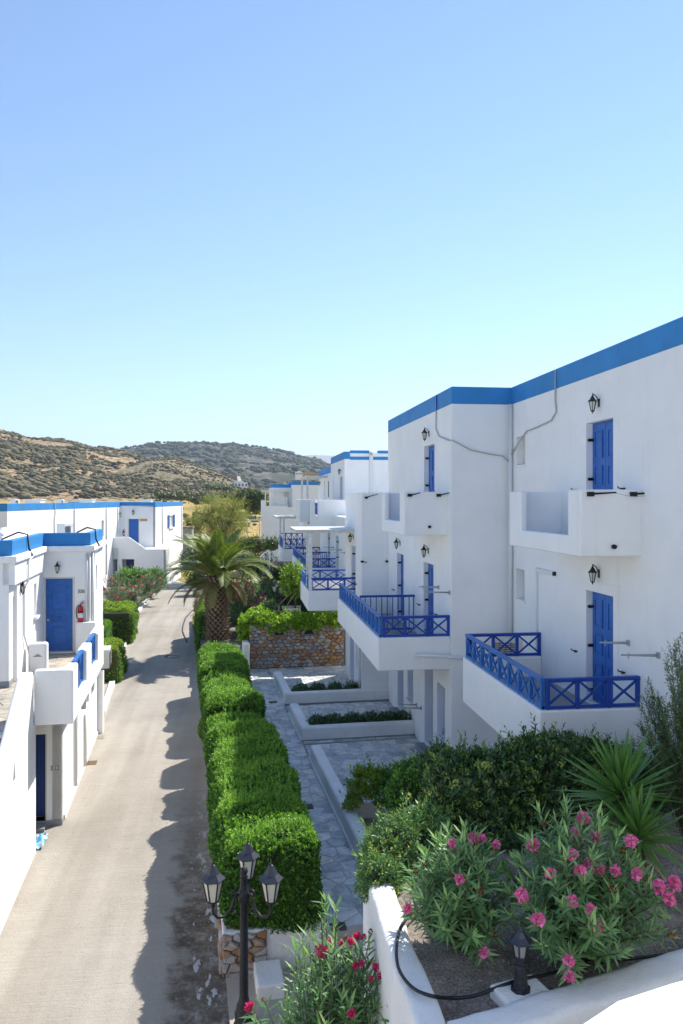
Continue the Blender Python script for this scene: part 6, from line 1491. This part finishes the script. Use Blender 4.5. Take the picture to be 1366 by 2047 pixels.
# yuccas
def yucca(label, px, py, d, size, nl, trunk_to, dead=0, open_=1.45):
    c = at_d(px, py, d); t = thing('yucca', label, 'yucca', (c.x, c.y, trunk_to), 'yucca plants'); q = MB(); q.tube([(c.x+.04, c.y+.02, trunk_to), (c.x+.02, c.y, (trunk_to+c.z)/2), (c.x, c.y, c.z)], [.09, .075, .06], 9); q.build('trunk', M['bark'], t)
    def lm(m, droop, wid, nm):
        V, F_ = [], []; n = 8
        for i in range(n+1):
            u = i/n; w = wid*(.55+.9*u if u < .35 else .86+.0*u)*(1-max(0, (u-.35)/.65)**1.5); w = max(w, .002); z = -droop*u**2.2; x = u*(1-.25*droop*u); V += [(x, w/2, z+w*.22), (x, 0, z), (x, -w/2, z+w*.22)]
        Q = []
        for i in range(n): Q += [(3*i, 3*i+1, 3*i+4, 3*i+3), (3*i+1, 3*i+2, 3*i+5, 3*i+4)]
        return np_mesh(nm, V, Q, M[m])
    vars_ = [lm('yucca', dr, .095, 'leaf') for dr in (.0, .03, .07, .16)]; dv = [lm('straw', dr, .05, 'dead_leaf') for dr in (.1, .4)]
    for k in range(nl):
        u = (k+.5)/nl; el = math.pi/2-open_*u**.8+random.uniform(-.1, .1); az = k*2.399+random.uniform(-.2, .2)
        o = link('leaf', random.choice(vars_[:2] if u < .6 else vars_[1:]), t); o.location = c-wl(t)+Vector((0, 0, .05-.14*u)); o.rotation_euler = Matrix.Rotation(az, 3, 'Z').to_4x4().to_euler(); o.rotation_euler = (Matrix.Rotation(az, 3, 'Z') @ Matrix.Rotation(-el, 3, 'Y') @ Matrix.Rotation(random.uniform(-.5, .5), 3, 'X')).to_euler(); s = size*random.uniform(.78, 1.1)*(1 if u > .1 else .8); o.scale = (s, s*.85+.15, s)
    for k in range(dead):
        az = random.uniform(0, 6.28); el = random.uniform(-.65, .0); o = link('dead_leaf', random.choice(dv), t); o.location = c-wl(t)+Vector((0, 0, -.12-.15*random.random())); o.rotation_euler = (Matrix.Rotation(az, 3, 'Z') @ Matrix.Rotation(-el, 3, 'Y')).to_euler(); s = size*random.uniform(.85, 1.15); o.scale = (s, s, s)
yucca('upper yucca rosette with straw-coloured dead leaves below it', 1243, 1588, 9.0, .76, 118, -4.3, 70, 2.05)
yucca('lower broad-leaved yucca rosette at the right, under the spiky one', 1276, 1672, 8.4, .62, 66, -4.3, 10, 1.95)

# ------------------------------------------------------------------ palm
def palm():
    b = at_d(434, 1276, 36.7); b.z = -6.36; c = at_d(432, 1150, 36.9); t = thing('palm_tree', 'short stout date palm with arching fronds beside the road', 'palm tree', b)
    H = c.z-b.z; q = MB(); prof = [(.50, -.1), (.47, .3), (.44, H*.35), (.47, H*.7), (.50, H*.88), (.32, H), (.0, H+.15)]; q.lathe(b, prof, 16)
    trunk = q.build('trunk', M['palmbark'], t)
    rr = lambda z: float(np.interp(z, [p[1] for p in prof], [p[0] for p in prof])); sm = MB()
    n = 0; z = 0.0
    while z < H*.97:
        r = rr(z); per = 13
        for k in range(per):
            a = 2*math.pi*(k+(n % 2)*.5)/per+random.uniform(-.06, .06); u = Vector((math.cos(a), math.sin(a), 0)); v = Vector((-u.y, u.x, 0)); o = b+u*(r-.02)+Vector((0, 0, z)); l = random.uniform(.18, .27); w = .085
            P = [o-v*w+Vector((0, 0, -.05)), o+v*w+Vector((0, 0, -.05)), o+v*w*.75+u*l*.55+Vector((0, 0, .09)), o-v*w*.75+u*l*.55+Vector((0, 0, .09)), o+v*w*.3+u*l+Vector((0, 0, .13)), o-v*w*.3+u*l+Vector((0, 0, .13)), o+Vector((0, 0, .12))]
            sm.add(P, [(0, 1, 2, 3), (3, 2, 4, 5), (5, 4, 6), (0, 3, 5, 6), (1, 6, 4, 2)])
        n += 1; z += .125
    st = sm.build('frond_stubs', M['palmstub'], trunk); tag(st, kind='stuff')
    def frond(arch, ln, m, thin=1.0):
        V, Q, I = [], [], []; pts = []; p = Vector((0, 0, 0)); e = arch[0]; N_ = 22
        for i in range(N_+1):
            pts.append(p.copy()); e = arch[0]+(arch[1]-arch[0])*(i/N_)**1.25; p = p+Vector((math.cos(e), 0, math.sin(e)))*ln/N_
        mb = MB(); mb.tube(pts, [.03*(1-.85*i/N_)+.003 for i in range(N_+1)], 5, False); lv = Leaves(); lv.mesh_into(mb, 1)
        Pp, Dd, Uu, Ll = [], [], [], []
        for i in range(92):
            u = .08+.91*i/91; k = min(int(u*N_), N_-1); a = pts[k].lerp(pts[k+1], u*N_-k); d = (pts[k+1]-pts[k]).normalized(); up = Vector((-d.z, 0, d.x))
            for s in (-1, 1):
                side = Vector((0, s, 0)); dirv = (side*.8+d*.75+up*(.42+random.uniform(-.12, .12))).normalized(); Pp.append(a[:]); Dd.append(dirv[:]); Uu.append(up[:]); Ll.append((.2+.3*math.sin(math.pi*min(1, u*.95+.08)))*random.uniform(.85, 1.1)*ln/2.4)
        V, Q2 = strip_leaf(np.array(Pp), np.array(Dd), np.array(Uu), np.array(Ll),   .034*thin, .28); lv.add(V, Q2, 0)
        return np_mesh('frond', np.concatenate(lv.V), np.concatenate(lv.Q), [M[m], M['palmstalk']], np.concatenate(lv.I))
    hi = [frond((1.4, .75), 2.2, 'palm'), frond((1.2, .1), 2.6, 'palm'), frond((1.05, .25), 2.6, 'palm')]; mid = [frond((.85, -.6), 2.9, 'palm'), frond((.55, -.55), 2.9, 'palm'), frond((.7, -1.0), 2.7, 'palm')]; low = [frond((.15, -1.2), 2.4, 'palm'), frond((-.05, -1.45), 2.0, 'palm_old', .8), frond((.0, -1.6), 1.7, 'palm_old', .8)]
    for k in range(52):
        u = k/51; s = hi if u < .3 else mid if u < .74 else low; o = link('frond', random.choice(s), t); a = k*2.399+random.uniform(-.25, .25); o.location = b+Vector((.14*math.cos(a), .14*math.sin(a), H+.08-.34*u))-wl(t); o.rotation_euler = (random.uniform(-.15, .15), random.uniform(-.1, .1), a); sc = random.uniform(.88, 1.08); o.scale = (sc,)*3
M['palmbark'] = mat('palm_trunk_bark', (.17, .12, .085), .9, .1, n_plaster((.12, .085, .06), .5, .02)); M['palmstub'] = mat('palm_frond_stubs', (.48, .36, .25), .9, .1, n_plaster((.52, .385, .27), .45, .02)); M['palmstalk'] = mat('palm_stalk', (.25, .26, .09), .6)
palm()
# ------------------------------------------------------------------ trees and shrubs in the middle distance
def ctree(label, px, pyb, d, zc_py, rx, rz, ncl, leaf, m, **k):
    b = at_d(px, pyb, d); c = at_d(px, zc_py, d); return tree('tree' if k.get('cat') is None else k['cat'], label, b, c, (rx/F*d, rx/F*d*.8, rz/F*d), ncl, leaf, k.pop('wid', .3), m, **{a: v for a, v in k.items()})
ctree('large airy olive-yellow tree at the end of the road, behind the palm', 443, 1112, 70, 1040, 62, 52, 170, .14, 'olive', trunk_r=.16, per=15, shoot=.5, nleaf=11, spread=.62, limbs=12, inner=.2, wid=.22)
ctree('dark green round tree in the golden field, left of the far pergola', 500, 1022, 150, 1003, 24, 16, 46, .5, 'darktree', trunk_r=.2, per=22, shoot=.8, nleaf=9, wid=.5)
ctree('bright lemon tree leaning on stakes beside the nearer pergola balcony', 590, 1215, 33, 1165, 22, 28, 34, .11, 'lemon', trunk_r=.045, per=16, shoot=.25, nleaf=9, wid=.45)
bush('shrub', 'round grey-green shrub left of the palm crown at the road end', 'shrub', at_d(390, 1150, 66), [lob(388, 1122, 66, 26, 24), lob(408, 1128, 64, 16, 20)], 22, .2, .3, ('olea_far', 'olea_far'), 9, .35, 'shrubs around the palm', 0, .75, .3, .7, .5, 4, .05)
bush('shrub', 'mid-green bushy shrub right of the palm crown', 'shrub', at_d(490, 1160, 52), [lob(485, 1125, 52, 32, 24), lob(510, 1135, 51, 22, 20)], 30, .16, .3, ('olea_far', 'hedge'), 9, .3, 'shrubs around the palm', 0, .75, .3, .7, .5, 4, .05)
bush('shrub', 'dark shrub at the foot of the farthest white block', 'shrub', at_d(515, 1110, 66), [lob(512, 1092, 66, 30, 16), lob(545, 1090, 66, 16, 14)], 24, .18, .4, ('darktree', 'hedge'), 9, .3, 'shrubs around the palm', 0, .8, .3, .7, .4, 4, .05)
bush('shrub', 'low dark shrub under the airy tree', 'shrub', at_d(470, 1095, 72), [lob(465, 1088, 72, 40, 14), lob(420, 1092, 73, 26, 12)], 20, .2, .4, ('darktree', 'olive'), 9, .3, 'shrubs around the palm', 0, .8, .3, .7, .4, 4, .05)
x0 = at_d(545, 1200, 40); hedge('hedge', 'dark hedge in the lower garden behind the lime ground cover', 'hedge', None, x0.x, x0.x+1.9, 38.5, 41, -6.6, -4.4, 150, .08, None, [M['darktree'], M['hedge']], .2, .08, 21, .12, 7)
bush('shrub', 'dark leafy shrub below the lemon tree', 'shrub', at_d(560, 1160, 43), [lob(560, 1150, 43, 24, 14)], 60, .12, .4, ('darktree', 'darktree'), 9, .2, None, 0, .8, .3, .7, .4, 3)
# stakes of the lemon tree
sk = thing('tree_stakes', 'two thin pale stakes leaning beside the lemon tree', 'stakes', at_d(545, 1225, 32.5))
for a, b_ in (((553, 1214), (592, 1175)), ((566, 1222), (596, 1178))): MB().tube([at_d(*a, 32.5), at_d(*b_, 32.8)], .018, 5).build('stake', M['straw'], sk)
bush('shrub', 'leafy green shrub at the right foot of the palm', 'shrub', at_d(475, 1262, 41), [lob(478, 1225, 41, 26, 26), lob(455, 1240, 42, 18, 20)], 60, .12, .4, ('darktree', 'hedge'), 9, .2, None, 0, .8, .3, .7, .4, 3)
bush('shrub', 'grey-green shrub between the palm crown and the lemon tree', 'shrub', at_d(540, 1200, 46), [lob(530, 1185, 46, 34, 24), lob(505, 1200, 45, 24, 20)], 45, .13, .35, ('olea_far', 'hedge'), 9, .25, None, 0, .8, .3, .7, .4, 3)
bush('shrub', 'dark rounded shrub left behind the palm trunk', 'shrub', at_d(395, 1180, 60), [lob(402, 1160, 60, 28, 22)], 30, .16, .4, ('darktree', 'olive'), 9, .3, None, 0, .8, .3, .7, .4, 3)
# terrace wall and soil glimpsed beyond the ground cover
gw = thing('garden_wall', 'low stone-coped white garden wall beyond the lime ground cover', 'low wall', at_d(570, 1215, 35)); p0, p1 = at_d(543, 1222, 35), at_d(602, 1222, 35); MB().box((p0.x, p0.y, -6.6), (p1.x, p0.y+.25, p0.z+.12)).build('wall', M['rough_white'], gw, .03); MB().box((p0.x-.02, p0.y-.02, p0.z+.12), (p1.x+.02, p0.y+.27, p0.z+.2)).build('coping', M['rubble_g'], gw, .02)
# field trees and hedgerow
for i, (px, py, d, rx, rz, lab, m) in enumerate(((548, 1008, 175, 18, 9, 'round olive bush before the field, left of the farthest block', 'olive'), (400, 1000, 190, 26, 9, 'spreading field bush behind the airy tree', 'darktree'), (470, 992, 230, 30, 8, 'wide dark field bush behind the airy tree crown', 'darktree'), (385, 1048, 120, 16, 14, 'yellow-green bush behind the far left wing', 'olive'), (345, 992, 260, 34, 6, 'low hedgerow clump above the far wing roof', 'darktree'), (590, 985, 300, 26, 6, 'dark clump on the field edge below the hill houses', 'darktree'), (432, 975, 320, 30, 6, 'grey-green clump at the foot of the scrub hill', 'olea_far'))):
    b = at_d(px, py+rz, d); bush('field_bush', lab, 'bush', b, [lob(px, py, d, rx, rz), lob(px+rx*.7, py+rz*.3, d, rx*.6, rz*.7)], 900/d**1.45*1.0, .0045*d, .5, (m, m), 8, .006*d, 'bushes in the dry fields', 0, .8, .3, .7, .5, 3, .06)
# hill houses
def hill_house(label, px, py, d, w, h, storeys, m='plaster'):
    c = at_d(px, py, d); t = thing('hill_house', label, 'house', c, 'white houses on the hillside'); W, H = w/F*d, h/F*d
    MB().box((c.x-W/2, c.y, c.z-3), (c.x+W/2, c.y+W*.6, c.z+H)).build('wall', M[m], t); MB().box((c.x-W*.2, c.y+.5, c.z+H), (c.x+W*.25, c.y+W*.5, c.z+H*1.45)).build('upper_storey', M[m], t)
    MB().box((c.x-W*.5-.1, c.y-.1, c.z+H), (c.x+W*.5+.1, c.y+.3, c.z+H+.25)).build('parapet', M[m], t)
    for k in range(5):
        x = c.x-W*.42+k*W*.2; MB().box((x, c.y-.05, c.z+H*.25), (x+W*.09, c.y+.05, c.z+H*.75)).build('window', M['grey'], t)
hill_house('white house at the foot of the scrub hill, with dark windows', 478, 974, 430, 34, 9, 2); hill_house('white house farther right, partly behind the terrace roofs', 598, 950, 520, 14, 6, 1); hill_house('ochre house beside the farther white hill house', 620, 950, 525, 30, 4, 1, 'yellow')
rw = []
tag(strip('hill_track', [at_d(x, y, d) for x, y, d in ((420, 978, 425), (455, 972, 435), (476, 968, 450), (474, 956, 480))], [at_d(x, y, d) for x, y, d in ((424, 983, 415), (459, 978, 425), (484, 968, 450), (480, 956, 480))], M['paving'], 1.2), kind='structure')

# dry leaves and petals blown along the kerb, the path and the bed
lv = Leaves(); pl = []
for k in range(420):
    q = random.random()
    if q < .5: p = L(.45-abs(random.gauss(0, .35)), random.uniform(10, 27), ROAD_Z+.008)
    elif q < .75: p = L(random.choice((2.0+abs(random.gauss(.03, .15)), 2.97-abs(random.gauss(0, .15)))), random.uniform(12.3, 28), PATH_Z+.01)
    else: x, y = random.uniform(1.7, 4.4), random.uniform(6.5, 8.3); p = Vector((x, y, bz(x, y)+.01))
    pl.append(p[:])
P = np.array(pl); an = RNG.uniform(0, 6.28, len(P)); D = np.stack([np.cos(an), np.sin(an), RNG.uniform(-.1, .35, len(P))], 1); V, Q = leaf_quads(P, unit(D), np.tile([[0, 0, 1.0]], (len(P), 1)), RNG.uniform(.03, .09, len(P)), .022); lv.add(V, Q, 0)
tag(lv.build('fallen_leaves', [M['straw']]), kind='stuff')
# ------------------------------------------------------------------ lamps, hose
def lantern_head(mb_roof, mb_glass, mb_cage, c, s):
    mb_roof.lathe(c, [(.17*s, .0), (.175*s, .015*s), (.10*s, .085*s), (.045*s, .18*s), (.03*s, .2*s), (0, .21*s)], 6, False); mb_roof.lathe(c, [(.008*s, .2*s), (.02*s, .225*s), (.008*s, .245*s), (.012*s, .26*s), (0, .31*s)], 8)
    mb_glass.lathe(c, [(.075*s, -.29*s), (.135*s, -.004)], 6, False)
    for k in range(6):
        a = k*math.pi/3; c2 = Vector(c); mb_cage.bar(c2+Vector((.078*s*math.cos(a), .078*s*math.sin(a), -.295*s)), c2+Vector((.14*s*math.cos(a), .14*s*math.sin(a), 0)), .016*s, .016*s)
    mb_cage.lathe(c, [(.0, -.38*s), (.03*s, -.37*s), (.03*s, -.33*s), (.085*s, -.3*s), (.08*s, -.285*s), (.02*s, -.285*s)], 8)
def lamp_post(label, base, top, arm, hs, rot, s=1.0):
    t = thing('lamp_post', label, 'street lamp', base, 'black lamp posts'); b = Vector(base); H = top; q = MB()
    q.lathe(b, [(.14*s, 0), (.14*s, .05), (.12*s, .08), (.125*s, .2), (.1*s, .24), (.1*s, .3), (.075*s, .34), (.06*s, .42), (.055*s, H*.6), (.05*s, H-.38), (.075*s, H-.37), (.08*s, H-.3), (.09*s, H-.27), (.07*s, H-.22), (.055*s, H-.2), (.045*s, H-.05), (.06*s, H-.04), (.035*s, H-.02), (.055*s, H+.03), (.045*s, H+.07), (.0, H+.1)], 14); q.build('post', M['iron'], t)
    for k in range(3):
        a = rot+k*2*math.pi/3; u = Vector((math.cos(a), math.sin(a), 0)); f = lambda r, z: b+u*r+Vector((0, 0, H-.27+z)); q = MB()
        arc = [f(.06*s, .0), f(.12*s, .02), f(.15*s, -.07), f(.19*s, -.17), f(.28*s, -.235), f(arm*.85, -.22), f(arm, -.14), f(arm, -.06)]; q.tube(arc, [.02*s]*8, 7)
        q.tube([f(.13*s+.045*s*math.cos(x), .045*s+.04*s*math.sin(x)) for x in np.linspace(-2.4, 2.6, 9)], .016*s, 6); q.tube([f(.14*s+.04*s*math.cos(x), -.20*s+.04*s*math.sin(x)) for x in np.linspace(0, 5.2, 9)], .013*s, 6)
        ao = q.build('arm', M['iron'], t); c = f(arm, .31*hs); r_, g_, c_ = MB(), MB(), MB(); lantern_head(r_, g_, c_, c, hs); r_.build('lamp_roof', M['lamp_roof'], ao); g_.build('glass', M['frost'], ao); c_.build('cage', M['iron'], ao)
lb = at_z(488, 2052, ROAD_Z+.04)
lamp_post('black three-armed lamp post with hexagonal lanterns in the foreground', lb, 2.05, .44, .95, R(90)-TH)
lamp_post('small black lamp post standing behind the palm trunk', at_d(467, 1265, 42.5), 2.4, .5, 1.0, R(60))
lamp_post('small black lamp post among garden pots beyond the lime plants', at_d(562, 1232, 34.0), 1.3, .3, .7, R(30), .8)
# garden lamp on its white block
gl = thing('garden_lamp', 'short black bollard lamp with a six-sided lantern', 'garden lamp', (2.34, 6.4, BED_Z)); c = at_d(1041, 1978, 6.72)
blk = thing('lamp_block', 'white painted concrete block under the short garden lamp', 'block', (c.x, c.y, BED_Z-.1))
q = MB(Matrix.Translation((c.x, c.y-.02, 0)) @ Matrix.Rotation(R(14), 4, 'Z')); q.box((-.2, -.17, BED_Z-.2), (.24, .19, c.z)); q.build('block', M['rough_white'], blk, .03, 3)
q = MB(); q.lathe(c, [(.085, 0), (.085, .02), (.065, .03), (.062, .05), (.045, .19), (.03, .21), (.04, .225), (.028, .24), (.03, .26)], 8, False); q.build('post', M['iron'], gl)
hc = c+Vector((0, 0, .40)); q = MB(); q.lathe(hc, [(.098, 0), (.1, .01), (.055, .05), (.03, .085), (.012, .1), (0, .125)], 6, False); q.build('lamp_roof', M['lamp_roof'], gl)
q = MB(); q.lathe(hc, [(.048, -.12), (.07, -.002)], 6, False); q.build('glass', mat('clear_smoked_glass', (.25, .27, .28), .15, .5), gl)
q = MB(); q.lathe(hc, [(.02, -.11), (.025, -.03), (.0, -.02)], 8); q.build('bulb', M['label_w'], gl)
q = MB()
for k in range(6): a = k*math.pi/3; q.bar(hc+Vector((.05*math.cos(a), .05*math.sin(a), -.125)), hc+Vector((.072*math.cos(a), .072*math.sin(a), 0)), .012, .012)
q.lathe(hc, [(.02, -.17), (.045, -.15), (.055, -.125), (.05, -.115)], 8); q.build('cage', M['iron'], gl)
def smooth(P, k=6):
    P = [Vector(p) for p in P]; o = []
    for i in range(len(P)-1):
        p0, p1, p2, p3 = P[max(i-1, 0)], P[i], P[i+1], P[min(i+2, len(P)-1)]
        for j in range(k): t = j/k; o.append(.5*((2*p1)+(p2-p0)*t+(2*p0-5*p1+4*p2-p3)*t*t+(3*p1-p0-3*p2+p3)*t**3))
    return o+[P[-1]]
ho = thing('garden_hose', 'black irrigation hose looping over the white side wall and across the bed', 'hose', at_z(900, 1990, BED_Z))
z = BED_Z+.03; hp = [at_z(x, y, zz) for x, y, zz in ((868, 1795, z), (830, 1822, z+.02), (803, 1850, -4.07), (793, 1890, -4.06), (797, 1935, -4.06), (822, 1972, -4.06), (860, 1990, -4.05), (905, 1995, z), (950, 1990, z+.02), (1000, 1972, z+.06), (1040, 1958, c.z+.02), (1085, 1950, z+.05), (1122, 1940, z+.02), (1190, 1925, z), (1270, 1915, z), (1366, 1904, z), (1450, 1895, z))]
MB().tube(smooth(hp), .015, 7).build('hose', M['hose'], ho)
wi = thing('thin_wire', 'thin black wire hanging down the outside of the white side wall', 'wire', hp[4]); MB().tube(smooth([hp[5], at_z(838, 1985, -4.3), at_z(830, 2010, -4.6), at_z(826, 2060, -5.0)]), .005, 5).build('wire', M['dark'], wi)
